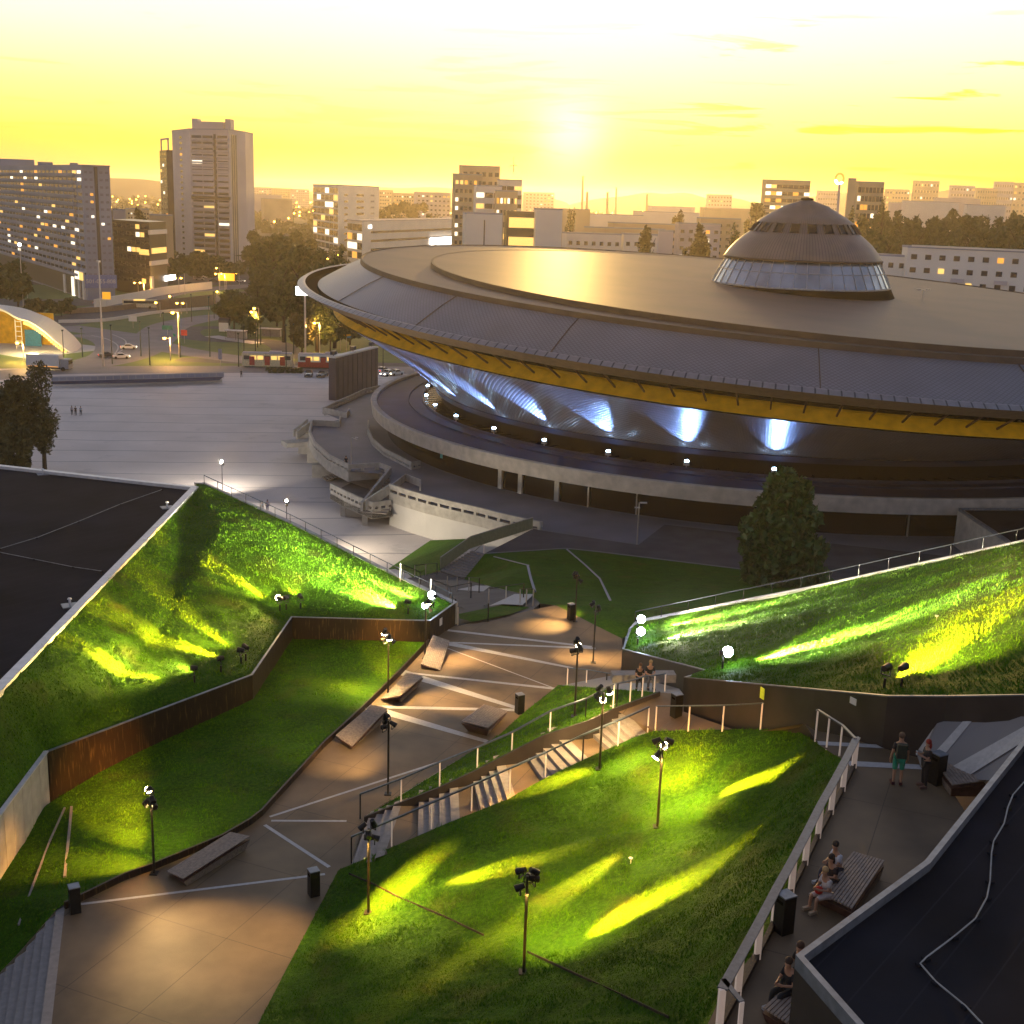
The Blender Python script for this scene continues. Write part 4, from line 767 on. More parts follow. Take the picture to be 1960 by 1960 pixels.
b.grid(0, 1, 8, 8, 4, b.h, .8, .6, 'win', .1, ('lit', 'litw')); b.band(0, 1, b.h * .60, 2.2, 'lit', .5, .72, .98, 'lit_floor'); b.band(1, 2, b.h * .62, 2.2, 'lit', .5, .1, .95, 'lit_floor'); b.band(1, 2, b.h * .45, 1.8, 'bwh', .9, 0, 1, 'spandrel'); b.band(1, 2, b.h * .88, 1.8, 'bwh', .9, 0, 1, 'spandrel'); b.band(1, 2, b.h * .15, 7, 'bwh', 1.0, .0, .1, 'column'); b.band(1, 2, 6, 2, 'screen', 1.4, .8, 1.4, 'lit_sign'); b.done()
b = Bld('office_building', 'white office cube with a dark glass side left of the saucer rim', [(600, 478), (647, 490), (725, 478)], 355, 'bwh')
b.grid(0, 1, 6, 9, 3, b.h - 1, .9, .75, 'bglass', .28, ('lit', 'litw')); b.grid(1, 2, 1, 8, 8, b.h - 4, .5, .3, 'win', 0, u0=.1, u1=.25); b.grid(1, 2, 1, 8, 8, b.h - 4, .8, .35, 'win', .15, u0=.4, u1=.62); b.grid(1, 2, 1, 8, 8, b.h - 4, .6, .3, 'winw', 0, u0=.74, u1=.9); b.done()
b = Bld('long_building', 'long low white building with ribbon windows and a lit screen behind the saucer', [(665, 500), (693, 505), (890, 486)], 424, 'bwh')
H = b.h; b.grid(0, 1, 3, 4, 2, H - 1, .9, .7, 'win', .3)
for j, z_ in enumerate((.74, .53, .32, .12)): b.band(1, 2, H * z_, 1.3, 'win', .4, .07, .97, 'ribbon_window'); b.grid(1, 2, 30, 1, H * z_ - .6, H * z_ + .6, .8, .9, 'win', .45, ('lit', 'litw'), .07, .97)
b.done(); A, B = b.P[1], b.P[2]; d = B - A; rz = math.atan2(d.y, d.x); nn = Vector((d.y, -d.x, 0)).normalized(); c = A + d * .76 + nn * .9
bs = thing('lit_screen', 'brightly lit white screen on the front of the long white building', 'screen', (c.x, c.y, H * .5)); wbox(bs, 'panel', (c.x, c.y, H * .42), (d.length * .31, .4, 5.6), rz, 'screen')
c = A + d * .06 + nn * .4; text('sign_lettering', 'UCS', (c.x, c.y, H * .87), rz, 3.0, 'screen', b.o)
# golden high-rise cluster; sun flare on its dark blocks put into lighter tan walls
def simple(name, label, pl, pr, yt, d, m, cols=0, rows=0, lit=.2, depth=18, wm='win', wf=.6, hf=.45, group=None, cat='building', skew=0):
    b = Bld(name, label, [(pl, 0, d + depth * .15), (pl + (pr - pl) * (.08 + skew), 0, d), (pr, 0, d + depth * skew)], yt, m, cat, group=group)
    if cols: b.grid(1, 2, cols, rows, 2, b.h - 1.5, wf, hf, wm, lit)
    b.done(); return b
simple('office_tower', 'dark left block of the golden high-rise cluster near the sun', 865, 922, 334, 640, 'btan', 6, 12, .25)
simple('office_tower', 'tallest tan block of the golden high-rise cluster', 877, 955, 318, 668, 'btan', 6, 12, .15)
simple('office_tower', 'white stepped block in front of the golden cluster with ribbon windows', 906, 960, 356, 600, 'bwh', 3, 9, .35, wf=.9)
simple('office_tower', 'pale right wing of the golden cluster below a thin mast', 950, 998, 345, 650, 'bwh', 3, 11, .2, wf=.9)
simple('office_tower', 'dark glazed piece between the white blocks of the golden cluster', 946, 990, 366, 590, 'btan', 6, 8, .4)
b = simple('panel_building', 'pale panelled hall just behind the saucer roof', 886, 962, 409, 440, 'bwh'); b.band(1, 2, b.h * .5, b.h * .9, 'bd', .4, .50, .53, 'panel_joint')
b = simple('glazed_building', 'lit yellow glazed building behind the saucer roof', 966, 1024, 407, 440, 'bd'); 
for j in range(4): b.band(1, 2, b.h - 3.2 - j * 6.5, 3.4, 'lit', .5, .08, .98, 'lit_floor')
b = simple('panel_building', 'pale end wall with a tall lit stair window behind the saucer roof', 1022, 1077, 401, 438, 'bwh'); b.grid(1, 2, 2, 8, 2, b.h - 8, .85, .8, 'win', .6, ('lit',), 0, .48)
m_ = thing('radio_mast', 'thin radio mast above the golden high-rise cluster', 'mast', at_d(983, 400, 655)); mb = MB(); p = at_d(983, 330, 655); q = at_d(983, 300, 655); mb.tube(p, q, .25, .1); mb.beam(at_d(976, 317, 655), at_d(990, 317, 655), .3, .3); mb.build('mast', MT['bg'], m_)
k = 0
for pl, pr, yt, d, m, c_, r_ in [(1078, 1192, 447, 470, 'bwh', 7, 8), (1192, 1262, 449, 470, 'bwh', 4, 8), (1262, 1292, 443, 500, 'bw', 0, 0), (1120, 1276, 436, 560, 'btan', 9, 8), (1165, 1300, 427, 640, 'btan', 8, 8), (1294, 1382, 428, 600, 'bw', 5, 8), (1335, 1420, 418, 680, 'btan', 5, 9), (1122, 1232, 410, 950, 'bwh', 0, 0), (1212, 1340, 405, 1100, 'bwh', 0, 0), (1060, 1130, 400, 900, 'btan', 0, 0)]:
    simple('housing_block' if c_ else 'storage_hall', ['pale low flat block nearest the saucer roof', 'pale low flat block with balconies left of the poplars', 'narrow pale gable between the poplars', 'tan housing slab with dark roof housings', 'second tan housing slab farther back', 'pale housing slab left of the dome', 'tan housing slab with a pale end wall beside the dome', 'white storage hall in golden haze', 'long white storage hall beyond the housing slabs', 'hazy tan hall right of the glazed building'][k], pl, pr, yt, d, m, c_, r_, .06, 14, wf=.45, hf=.4); k += 1
simple('office_building', 'dark banded office block with a red top behind the dome', 1455, 1547, 345, 900, 'btan', 8, 12, .3, wf=.95, hf=.5)
simple('office_tower', 'gridded tower right of the logo mast', 1634, 1688, 349, 680, 'btan', 7, 12, .25, wf=.8, hf=.6); simple('stair_tower', 'slim brown stair tower beside the gridded tower', 1618, 1634, 343, 670, 'btan')
p0 = at_d(1607, 400, 640); lm = thing('logo_mast', 'tall sign mast topped by a round orange and white lit emblem', 'sign mast', (p0.x, 640, 0)); mb = MB(); mb.tube((p0.x, 640, 0), at_d(1607, 352, 640), .9, .6); mb.build('mast', MT['bw'], lm)
c = at_d(1607, 342, 640)
for nm, a0, a1, m in (('emblem_arc', -.6, 3.3, 'lito'), ('emblem_arc', 3.4, 5.6, 'screen')):
    mb = MB(); n_ = 14
    for i in range(n_):
        a, b_ = a0 + (a1 - a0) * i / n_, a0 + (a1 - a0) * (i + 1) / n_; mb.beam((c.x + 2 * math.cos(a), c.y, c.z + 2.4 * math.sin(a)), (c.x + 2 * math.cos(b_), c.y, c.z + 2.4 * math.sin(b_)), .8, 1.0)
    mb.build(nm, MT[m], lm)
# far hazy estates
k = 0
for pl, pr, yt, d in [(1742, 1793, 346, 2400), (1560, 1602, 365, 2300), (1690, 1738, 362, 2600), (1812, 1862, 355, 2600), (1864, 1905, 360, 2500), (1896, 1935, 348, 2700), (1930, 2000, 350, 2800), (478, 520, 358, 3000), (520, 560, 360, 3100), (556, 592, 362, 3000), (724, 752, 364, 2000), (792, 862, 368, 1500), (750, 792, 370, 1700), (1000, 1060, 368, 2600), (240, 285, 400, 900), (1350, 1400, 372, 2400)]:
    simple('distant_block', f"hazy distant housing block {['on the right skyline, tall and square', 'between the red-topped office and the emblem mast', 'low beside the gridded tower', 'with a wide roof on the right skyline', 'under the crane on the right', 'with stepped roof at far right', 'at the right edge of the skyline', 'first beyond the tall tower', 'second beyond the tall tower', 'third beyond the tall tower', 'just right of the white office cube', 'wide with a flat roof left of the golden cluster', 'small left of the golden cluster', 'faint right of the golden cluster', 'low between the two left towers', 'faint left of the dome'][k]}", pl, pr, yt, d, 'bw' if k % 2 else 'btan', 8, 8, .12, 25, wf=.5, hf=.35); k += 1
for x, yt, yb, d in ((1116, 337, 366, 1900), (1124, 367, 402, 1500), (1163, 368, 405, 1600), (1180, 359, 378, 2200), (1239, 372, 400, 1700)):
    p = at_d(x, yb, d); c = thing('chimney', {1116: 'tallest thin chimney in the golden haze', 1124: 'brown chimney left of the white storage hall', 1163: 'second brown chimney in the haze', 1180: 'short distant chimney in the haze', 1239: 'lattice pylon like chimney right of the hall'}[x], 'chimney', (p.x, d, 0)); mb = MB(); mb.tube((p.x, d, 0), at_d(x, yt, d), 2.2, 1.3); mb.build('shaft', MT['btan'], c)
# white housing block right behind the saucer
b = Bld('housing_block', 'white four-storey housing block with balconies right of the dome', [(1735, 0, 376), (1746, 0, 370), (2120, 0, 350)], 474, 'bwh'); H = b.h
b.grid(1, 2, 13, 4, H - 15.5, H - .6, .42, .38, 'win', .1, ('lit', 'lito')); 
for u in (.25, .48, .7): b.band(1, 2, H - 8.6, 1.1, 'bw', 2.2, u, u + .07, 'balcony'); b.band(1, 2, H - 12.6, 1.1, 'bw', 2.2, u, u + .07, 'balcony')
b.band(1, 2, H + .6, .5, 'bwh', 1.2, .02, 1, 'parapet'); b.done()
b = Bld('housing_block', 'lower wing of the white housing block beside the dome', [(1655, 0, 385), (1665, 0, 380), (1748, 0, 372)], 488, 'bwh'); b.grid(1, 2, 4, 3, b.h - 12, b.h - .6, .45, .38, 'win', .05); b.done()

# hills
def hill(px0, px1, ytop, d, seed):
    mb = MB(); n = 40; pts = []
    for i in range(n + 1):
        px = px0 + (px1 - px0) * i / n; t_ = i / n; env = math.sin(math.pi * t_) ** .5; p = at_d(px, 375, d); hgt = (at_d(px, ytop, d).z) * env * (1 + .25 * noise.noise(Vector((seed, i * .16, 0))))
        pts.append((p.x, max(2, hgt)))
    for i in range(n):
        (x0, h0), (x1, h1) = pts[i], pts[i + 1]; mb.add([(x0, d - 500, -1), (x1, d - 500, -1), (x1, d, h1), (x0, d, h0), (x1, d + 900, -1), (x0, d + 900, -1)], [(0, 1, 2, 3), (3, 2, 4, 5)])
    tag(mb.build('hills', mat('hill', (.05, .06, .04), .95, scale=.01), None, True), kind='structure')
hill(-300, 470, 338, 4200, 1.0); hill(1080, 1480, 371, 5200, 3.0); hill(480, 1100, 360, 5600, 5.0); hill(1400, 2300, 362, 5000, 8.0)

# ---------------------------------------------------------------- trees
def crown_quads(c, rx, rz, n, s, seed=0, shape='round'):
    rs = np.random.RandomState(seed); k = max(9, n // (90 if shape != 'egg' else 110)); cc = []
    for i in range(k):
        a = rs.rand() * 6.283; zz = rs.rand() * 2 - 1; rr = (1 - zz * zz) ** .5 * rs.rand() ** .35
        if shape == 'egg': tt_ = (zz + 1) / 2; w = min(1, (1 - tt_) ** .62 * 1.12) * min(1, .72 + tt_ * 1.6) + .05; cc.append((math.cos(a) * w * rs.rand() ** .4 * .92, math.sin(a) * w * rs.rand() ** .4 * .92, zz * .93))
        elif shape == 'cone': w = (1 - (zz + 1) / 2) ** .75 + .06; cc.append((math.cos(a) * w * rs.rand() ** .4, math.sin(a) * w * rs.rand() ** .4, zz))
        else: cc.append((rr * math.cos(a) * .8, rr * math.sin(a) * .8, zz * .8))
    cc = np.array(cc); i = rs.randint(0, k, n); cr_ = (.26 if shape == 'round' else .17) + .1 * rs.rand(k)
    d = rs.randn(n, 3); d /= np.linalg.norm(d, axis=1)[:, None]; d *= (cr_[i] * rs.rand(n) ** .45)[:, None]
    p = (cc[i] + d) * np.array([rx, rx, rz]) + np.array(c)
    u = rs.randn(n, 3); u /= np.linalg.norm(u, axis=1)[:, None]; v = np.cross(u, rs.randn(n, 3)); v /= np.linalg.norm(v, axis=1)[:, None]; sz = s * (.6 + .8 * rs.rand(n))[:, None]
    return np.stack([p - u * sz, p + v * sz * .55, p + u * sz, p - v * sz * .55], 1)
def tree(name, label, base, h, rx, n=900, s=.5, seed=0, m='leaf', shape='round', group=None, trunk=.22, low=.2):
    base = Vector(base); o = thing(name, label, 'tree', base, group); mb = MB(); top = base + Vector((0, 0, h * (.55 if shape != 'cone' else .9))); tr = max(.12, h * .022); mb.tube(base - Vector((0, 0, .2)), base + Vector((.1, 0, h * .3)), tr, tr * .75); mb.tube(base + Vector((.1, 0, h * .3)), top, tr * .75, tr * .25)
    rs = random.Random(seed)
    for i in range(6):
        a = rs.random() * 6.28; z0 = h * (.25 + .1 * i); mb.tube(base + Vector((0, 0, z0)), base + Vector((math.cos(a) * rx * .6, math.sin(a) * rx * .6, min(h * .92, z0 + h * .16))), tr * .4, tr * .1, 5)
    mb.build('trunk', MT['bark'], o); rz = h * (1 - low) / 2
    nparr_mesh('crown', crown_quads((base.x, base.y, base.z + h * low + rz), rx, rz, n, s, seed + 11, shape), 4, MT[m], o); return o
sd = 0
def treepx(px, yb, yt, wpx, label, n=900, m='leaf', shape='round', group=None, z=0, d=None, name='broadleaf_tree', low=.18):
    global sd; sd += 1; base = S(px, yb, z) if d is None else Vector((at_d(px, 400, d).x, d, 0)); h = hpx(base, yt); dist = (base - O).dot(fw); rx = wpx / 2 * dist / F_PX
    return tree(name, label, base, h, rx, n, max(.16, rx * .085 if n > 3000 else rx * .16), sd, m, shape, group, low=low)
treepx(1487, 1142, 908, 186, 'large leafy green tree standing before the arena ring', 12500, shape='egg', z=6, low=.03, m='leafb')
treepx(86, 905, 690, 70, 'slender dark tree with a bare trunk in front of the plaza', 4500, m='leafo'); treepx(40, 900, 725, 110, 'broad dark tree at the left edge of the plaza', 6000, m='leafo'); treepx(5, 910, 735, 90, 'cropped dark tree cut by the left edge of the photo', 4500, m='leafo'); treepx(30, 925, 810, 90, 'low yellowish tree above the left roof parapet', 4000, m='leafo')
treepx(448, 632, 556, 78, 'dense rounded tree behind the tram shelter', 2600); treepx(530, 625, 540, 90, 'large dark tree left under the saucer lip', 2600); treepx(590, 640, 566, 85, 'dark tree below the saucer lip tip', 2400); treepx(578, 676, 597, 62, 'small round olive tree by the tram tracks', 2000, m='leafo'); treepx(632, 672, 600, 66, 'dark tree behind the orange street lamp', 2000); treepx(480, 645, 600, 50, 'low bush-like tree behind the tram stop', 1400)
treepx(670, 660, 585, 80, 'dark tree under the yellow band of the saucer', 2000); treepx(500, 600, 545, 60, 'tree by the highway ramp', 1500)
for px, yb, yt, w, lb in [(35, 590, 498, 95, 'big dark tree in front of the apartment slab'), (-5, 590, 505, 80, 'dark tree at the left edge before the apartment slab'), (68, 610, 572, 50, 'yellow lit low tree above the canopy'), (95, 608, 575, 40, 'small shrub-like tree beside the canopy'), (118, 606, 578, 34, 'small dark tree near the billboard'), (135, 602, 570, 26, 'thin young tree by the pale kerb'),
    (330, 540, 495, 44, 'dark tree at the foot of the dark office'), (378, 536, 484, 70, 'dark tree at the foot of the tower'), (408, 538, 490, 60, 'second dark tree at the foot of the tower'), (440, 545, 500, 44, 'third dark tree at the foot of the tower')]: treepx(px, yb, yt, w, lb, 1500, m='leafo' if 'yellow' in lb else 'leaf')
g_ = 'dark trees of the park left of the saucer'
for i, (px, yt, w, d) in enumerate([(485, 432, 60, 640), (510, 446, 70, 560), (545, 455, 90, 480), (575, 445, 70, 620), (590, 465, 80, 470), (620, 476, 80, 400), (652, 478, 50, 430), (520, 462, 80, 430), (490, 470, 60, 420), (570, 468, 80, 380), (640, 492, 60, 360), (605, 500, 60, 350), (540, 495, 60, 370)]):
    treepx(px, 500, yt, w, 'dark tree in the dense park between the tower and the saucer', 1300, d=d, group=g_)
g_ = 'golden hazy trees behind the white buildings'
for px, yt, w, d in [(745, 388, 50, 1100), (775, 386, 60, 1150), (805, 389, 60, 1200), (840, 393, 50, 1100), (1095, 397, 26, 700), (225, 395, 40, 800), (265, 402, 50, 700), (1300, 408, 40, 720)]: treepx(px, 500, yt, w, 'golden hazy tree crown behind the white buildings', 900, d=d, group=g_, m='leafo')
treepx(1243, 500, 437, 50, 'golden poplar-like tree between the flat blocks', 2200, d=420, m='leafo'); treepx(1340, 500, 434, 60, 'broad golden tree in front of the pale slab', 2200, d=430, m='leafo'); treepx(1410, 500, 438, 40, 'dark green tree touching the dome on its left', 1800, d=400)
g_ = 'dark park trees right of the dome'
for i in range(48):
    row = i // 16; px = 1650 + (i % 16) * 23 + random.uniform(-9, 9); dd_ = (430, 540, 680)[row] + random.uniform(-30, 40); treepx(px, 500, (452, 428, 408)[row] + random.uniform(-10, 10), 62, 'dark tree in the wide park right of the dome', 900, d=dd_, group=g_, low=.3)
treepx(1690, 500, 378, 26, 'tall dark poplar right of the gridded tower', 1500, d=560, name='poplar_tree', low=.05); treepx(1632, 500, 398, 40, 'hazy tree in front of the gridded tower', 900, d=600); treepx(1448, 500, 388, 50, 'hazy round tree left of the dome top', 900, d=800)
# far woods and lights as one mass each
def woods(px0, px1, d0, d1, n, hh, seed):
    rs = np.random.RandomState(seed); V = []
    for i in range(n):
        d = d0 + (d1 - d0) * rs.rand(); px = px0 + (px1 - px0) * rs.rand(); x = at_d(px, 400, d).x; r = hh * (.5 + .6 * rs.rand()); V.append(crown_quads((x, d, r * .6), r * (1 + rs.rand()), r * .8, 60, r * .35, i + seed))
    o = nparr_mesh('far_woods', np.concatenate(V), 4, MT['leaf']); o['kind'] = 'stuff'; return o
woods(-200, 2200, 1100, 3600, 1300, 9, 3); woods(-100, 1100, 620, 1200, 260, 6, 9); woods(1400, 2200, 760, 1300, 260, 8, 19)
rs = random.Random(5)
mb = MB()
for i in range(330):
    d = rs.uniform(1000, 3800); px = rs.uniform(-20, 1980); 
    if 1000 < px < 1060: continue
    p = at_d(px, 400, d); mb.ball((p.x, d, rs.uniform(6, 14)), .5 + d / 3200, 5, 4)
tag(mb.build('far_lights', MT['sodium']), kind='stuff')
k = 0
for pl, pr, yt, d, m in [(1700, 1745, 388, 1400, 'bw'), (1725, 1835, 385, 1300, 'bwh'), (1845, 1925, 392, 1200, 'bwh'), (1785, 1875, 379, 1800, 'bw'), (480, 540, 372, 1900, 'bw'), (1240, 1330, 395, 1500, 'bwh'), (1340, 1440, 398, 1300, 'btan'), (500, 560, 380, 1600, 'btan'), (215, 240, 402, 650, 'bw'), (285, 330, 412, 600, 'btan')]:
    simple('low_hall', ['low grey hall behind the park trees', 'long lit hall with a bright roof behind the park', 'low white hall at the right behind the park', 'wide grey hall on the right below the skyline', 'hazy low hall beyond the tower', 'white hall in the golden haze', 'tan hall left of the dome in the haze', 'tan hall beyond the park trees', 'small pale hall right of the apartment slab', 'small tan house between apartment slab and tower'][k], pl, pr, yt, d, m, 0, 0, 0, 30); k += 1

# ---------------------------------------------------------------- streets left
def road(name, pts, w, m='road', z=.02):
    P = [S(x, y, z) for x, y in pts]; mb = MB(); off = []
    for i in range(len(P)):
        d = (P[min(i + 1, len(P) - 1)] - P[max(i - 1, 0)]).normalized(); off.append(Vector((d.y, -d.x, 0)) * w / 2)
    for i in range(len(P) - 1): mb.poly([P[i] + off[i], P[i + 1] + off[i + 1], P[i + 1] - off[i + 1], P[i] - off[i]][::-1])
    return tag(mb.build(name, MT[m]), kind='structure')
def smoothp(pts, n=6):
    out_ = []
    for i in range(len(pts) - 1):
        p0, p1, p2, p3 = [Vector(pts[max(0, min(len(pts) - 1, i + k))]) for k in (-1, 0, 1, 2)]
        for j in range(n): t_ = j / n; out_.append(tuple(.5 * ((2 * p1) + (p2 - p0) * t_ + (2 * p0 - 5 * p1 + 4 * p2 - p3) * t_ * t_ + (-p0 + 3 * p1 - 3 * p2 + p3) * t_ ** 3)))
    return out_ + [tuple(pts[-1])]
gq = [S(x, y, .004) for x, y in [(-200, 705), (200, 706), (780, 712), (780, 620), (640, 590), (420, 545), (-200, 545)]]
mb = MB(); mb.poly(gq); tag(mb.build('city_grass', MT['citygrass']), kind='structure')
road('road', smoothp([(-150, 735), (0, 718), (120, 709), (420, 707), (640, 706), (800, 709)]), 13)
road('road', smoothp([(90, 706), (190, 694), (255, 676), (290, 652), (325, 624), (400, 608), (460, 603)]), 13, z=.03)
road('road', smoothp([(520, 694), (430, 684), (340, 670), (285, 656)]), 11, z=.026); road('road', smoothp([(120, 625), (180, 634), (235, 642), (285, 652)]), 12, z=.034)
road('road', smoothp([(150, 640), (195, 648), (215, 662), (205, 680), (170, 692)]), 9, z=.038); road('tram_track', smoothp([(340, 688), (500, 694), (700, 697), (850, 700)]), 7, 'asphalt', .022)
road('tram_track', smoothp([(420, 627), (375, 628), (358, 636), (375, 647), (430, 652), (500, 652), (535, 660), (548, 672), (540, 686)]), 8, 'asphalt', .018); road('tram_stop_platform', [(405, 643), (450, 651), (495, 657)], 5, 'stone', .16)
road('highway', smoothp([(60, 624), (160, 608), (260, 592), (400, 574), (560, 553), (700, 540)]), 20, 'asphalt', .03); road('road', smoothp([(150, 596), (240, 582), (330, 560), (420, 552), (520, 540), (600, 535)]), 14, z=.02)
road('parking_lot', [(320, 540), (420, 538), (520, 533)], 45, 'asphalt', .024); road('pavement', [(-100, 662), (60, 666), (140, 676)], 30, 'stone', .012); road('forecourt', [(-120, 576), (60, 580), (220, 577)], 30, 'asphalt', .012)
for pts in ([(175, 642), (205, 649), (225, 661), (222, 674), (205, 686)], [(215, 640), (240, 652), (236, 668), (215, 680)]): road('road_marking', smoothp(pts), .35, 'stone', .045)
def wallline(name, label, pts, h, th, m, cat, z=0):
    P = [S(x, y, z) for x, y in pts]; o = thing(name, label, cat, P[0]); mb = MB(); mb.wall([Vector((p.x, p.y, z + h)) for p in P], [z - .1] * len(P), th); mb.build('panel', MT[m], o); return o
wallline('barrier', 'pale concrete barrier along the highway in front of the grass', smoothp([(112, 618), (200, 615), (300, 600), (400, 592)]), 1.0, .6, 'bwh', 'barrier')
wallline('barrier', 'long pale wall above the highway trench', smoothp([(180, 590), (260, 575), (320, 563), (404, 553)]), 3.2, .6, 'bwh', 'barrier')
wallline('fence', 'orange lit mesh fence beside the highway', smoothp([(300, 596), (360, 590), (412, 583)]), 4.0, .2, 'fascia', 'fence')
wallline('barrier', 'pale kerb wall below the apartment slab', [(120, 601), (200, 597), (262, 590)], 1.8, .5, 'fascia', 'barrier')
u = thing('underpass_parapet', 'long low glass and concrete parapet of an underpass across the plaza', 'parapet', S(260, 735, 0))
for nm, pts, h, m in (('front_wall', [(98, 739), (300, 735), (425, 731)], 1.0, 'whitewall'), ('back_wall', [(98, 729), (300, 724), (428, 720)], 1.0, 'bg')):
    P = [S(x, y, 0) for x, y in pts]; mb = MB(); mb.wall([Vector((p.x, p.y, h)) for p in P], [-.1] * 3, .4); mb.build(nm, MT[m], u)
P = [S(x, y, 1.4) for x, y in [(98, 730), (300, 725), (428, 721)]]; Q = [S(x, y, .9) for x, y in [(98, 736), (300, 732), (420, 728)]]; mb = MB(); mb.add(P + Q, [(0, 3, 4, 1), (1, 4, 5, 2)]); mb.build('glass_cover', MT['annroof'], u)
rl = MB(); 
for i in range(24): p = P[0] + (P[2] - P[0]) * i / 23; rl.tube((p.x, p.y, 1.0), (p.x, p.y, 2.3), .05, n=5)
rl.tube(P[0] + Vector((0, 0, .9)), P[2] + Vector((0, 0, .9)), .05, n=5); rl.build('guard_rail', MT['steel'], u)
# canopy of the left pavilion
cn_ = thing('arched_canopy', 'curved white arched canopy with lights at the left edge', 'canopy', S(140, 675, 0))
oe = [(-60, 577), (0, 583), (43, 589.5), (73, 600), (102, 613), (137, 639), (156, 660)]; ie = [(-60, 584), (0, 591), (31, 607), (56, 615), (82, 632), (109, 655), (138, 676)]
dd = S(140, 676, 0).y; oe = smoothp(oe); ie = smoothp(ie); Po = [at_d(x, y, dd + 9) for x, y in oe]; Pi = [at_d(x, y, dd + 1) for x, y in ie]; n_ = len(Po); mb = MB(); th = Vector((0, 0, -.5))
for i in range(n_ - 1): mb.add([Po[i], Po[i + 1], Pi[i + 1], Pi[i], Po[i] + th, Po[i + 1] + th, Pi[i + 1] + th, Pi[i] + th], [(0, 3, 2, 1), (4, 5, 6, 7), (0, 1, 5, 4), (3, 7, 6, 2)])
mb.build('shell', MT['bwh'], cn_)
mb = MB()
for i in range(int(n_ * .45), n_ - 3): c = Pi[i] + Vector((0, -.3, -.9)); mb.box(c, (.7, .3, .7))
tag(mb.build('string_lights', MT['lit'], cn_), kind='stuff')
pl = bpy.data.lights.new('canopy_light', 'POINT'); pl.energy = 9000; pl.color = (1, .75, .3); pl.shadow_soft_size = 1.5; po = bpy.data.objects.new('canopy_light', pl); COL.objects.link(po); po.parent = cn_; po.location = at_d(60, 640, dd - 6) - ORG[cn_.name]
kb_ = thing('kiosk', 'yellow lit pavilion interior under the arched canopy with a blue panel', 'pavilion', at_d(40, 668, dd + 14)); c = at_d(35, 645, dd + 16); z0 = 0
wbox(kb_, 'back_wall', (c.x, dd + 16, 4.2), (20, .5, 9), 0, 'yellow'); c2 = at_d(64, 655, dd + 12); wbox(kb_, 'blue_panel', (c2.x, dd + 12, 2.2), (4.4, .3, 4.4), 0, 'teal') if 'teal' in MT else None
MT['teal'] = mat('blue_panel', (.04, .22, .36), .6); wbox(kb_, 'blue_panel', (c2.x, dd + 12, 2.2), (4.4, .3, 4.4), 0, 'teal')
for i in range(6): c3 = at_d(36, 640, dd + 5); wbox(kb_, 'white_frame', (c3.x, dd + 5, .8 + i * 1.3), (1.7, .2, .2), 0, 'bwh')
for s_ in (-.8, .8): wbox(kb_, 'white_frame', (c3.x + s_, dd + 5, 3.9), (.2, .2, 7.8), 0, 'bwh')
# LED board
A = S(643, 767, 0); B = S(724, 741, 0); d = (B - A); Lb = d.length; rz = math.atan2(d.y, d.x); nb = Vector((-d.y, d.x, 0)).normalized(); Hb = hpx(A, 686); c = (A + B) / 2 + nb * .9
lb = thing('video_board', 'tall dark rectangular video board seen from behind beside the arena ramp', 'display board', (c.x, c.y, 0)); mb = MB(); mb.box((c.x, c.y, Hb / 2), (Lb, 1.6, Hb), rz); mb.build('panel', MT['led'], lb)
mb = MB(); 
for i in range(9): q = A + d * ((i + .5) / 9) - nb * .02 + nb * .06; mb.box((q.x, q.y, Hb / 2), (.12, .1, Hb * .98), rz)
mb.build('ribs', MT['bd'], lb); mb = MB(); mb.box((c.x, c.y, Hb + .15), (Lb, 1.7, .3), rz); mb.build('top_walkway', MT['bwh'], lb)
for i in (0.06, .5, .95): q = A + d * i + nb * 1.2; mb = MB(); mb.box((q.x, q.y, Hb + 1.0), (1.6, .8, .8), rz); mb.tube((q.x, q.y, Hb), (q.x, q.y, Hb + .8), .08); mb.build('speaker', MT['bd'], lb)

# ---------------------------------------------------------------- street lamps
def street_lamp(x, y, yb, name='street_lamp', label='orange sodium street lamp glowing by the roundabout roads', m='sodium', r=.42, group='orange street lamps', arm=1.2):
    P = S(x + (1 if x > 980 else 1), yb, 0); h = hpx(P, y); o = thing(name, label, 'street lamp', P, group); mb = MB(); mb.tube(P, P + Vector((0, 0, h)), .12, .07, 6); mb.tube(P + Vector((0, 0, h)), P + Vector((-arm, 0, h + .1)), .06, n=5); mb.build('pole', MT['steel'], o)
    mb = MB(); mb.box(P + Vector((-arm - .2, 0, h + .12)), (1.0, .4, .2)); mb.build('head', MT['steel'], o); mb = MB(); mb.ball(P + Vector((-arm - .2, 0, h - .12)), r, 8, 6, .7); mb.build('lamp', MT[m], o); return o
for x, y, yb in [(611, 618, 678), (342, 598, 684), (325.5, 647, 690), (490, 597, 645), (495, 590, 640), (306, 579, 607), (505, 559, 590), (430, 524, 560), (420, 513, 548), (419, 524, 560), (353, 532, 565), (342, 532, 562), (370, 515, 534), (352, 512, 532), (457, 523, 545), (497, 517, 535), (495, 504, 528), (569, 505, 540), (565, 495, 528), (512, 482, 505), (631, 495, 525), (332, 567, 592), (346, 580, 600), (357, 580, 600), (422, 558, 580), (494, 546, 565), (567, 583, 610), (45, 656, 694), (53, 561, 588), (275, 541, 568), (264, 541, 566), (650, 488, 520), (545, 515, 540), (599, 516, 540)]: street_lamp(x, y, yb)
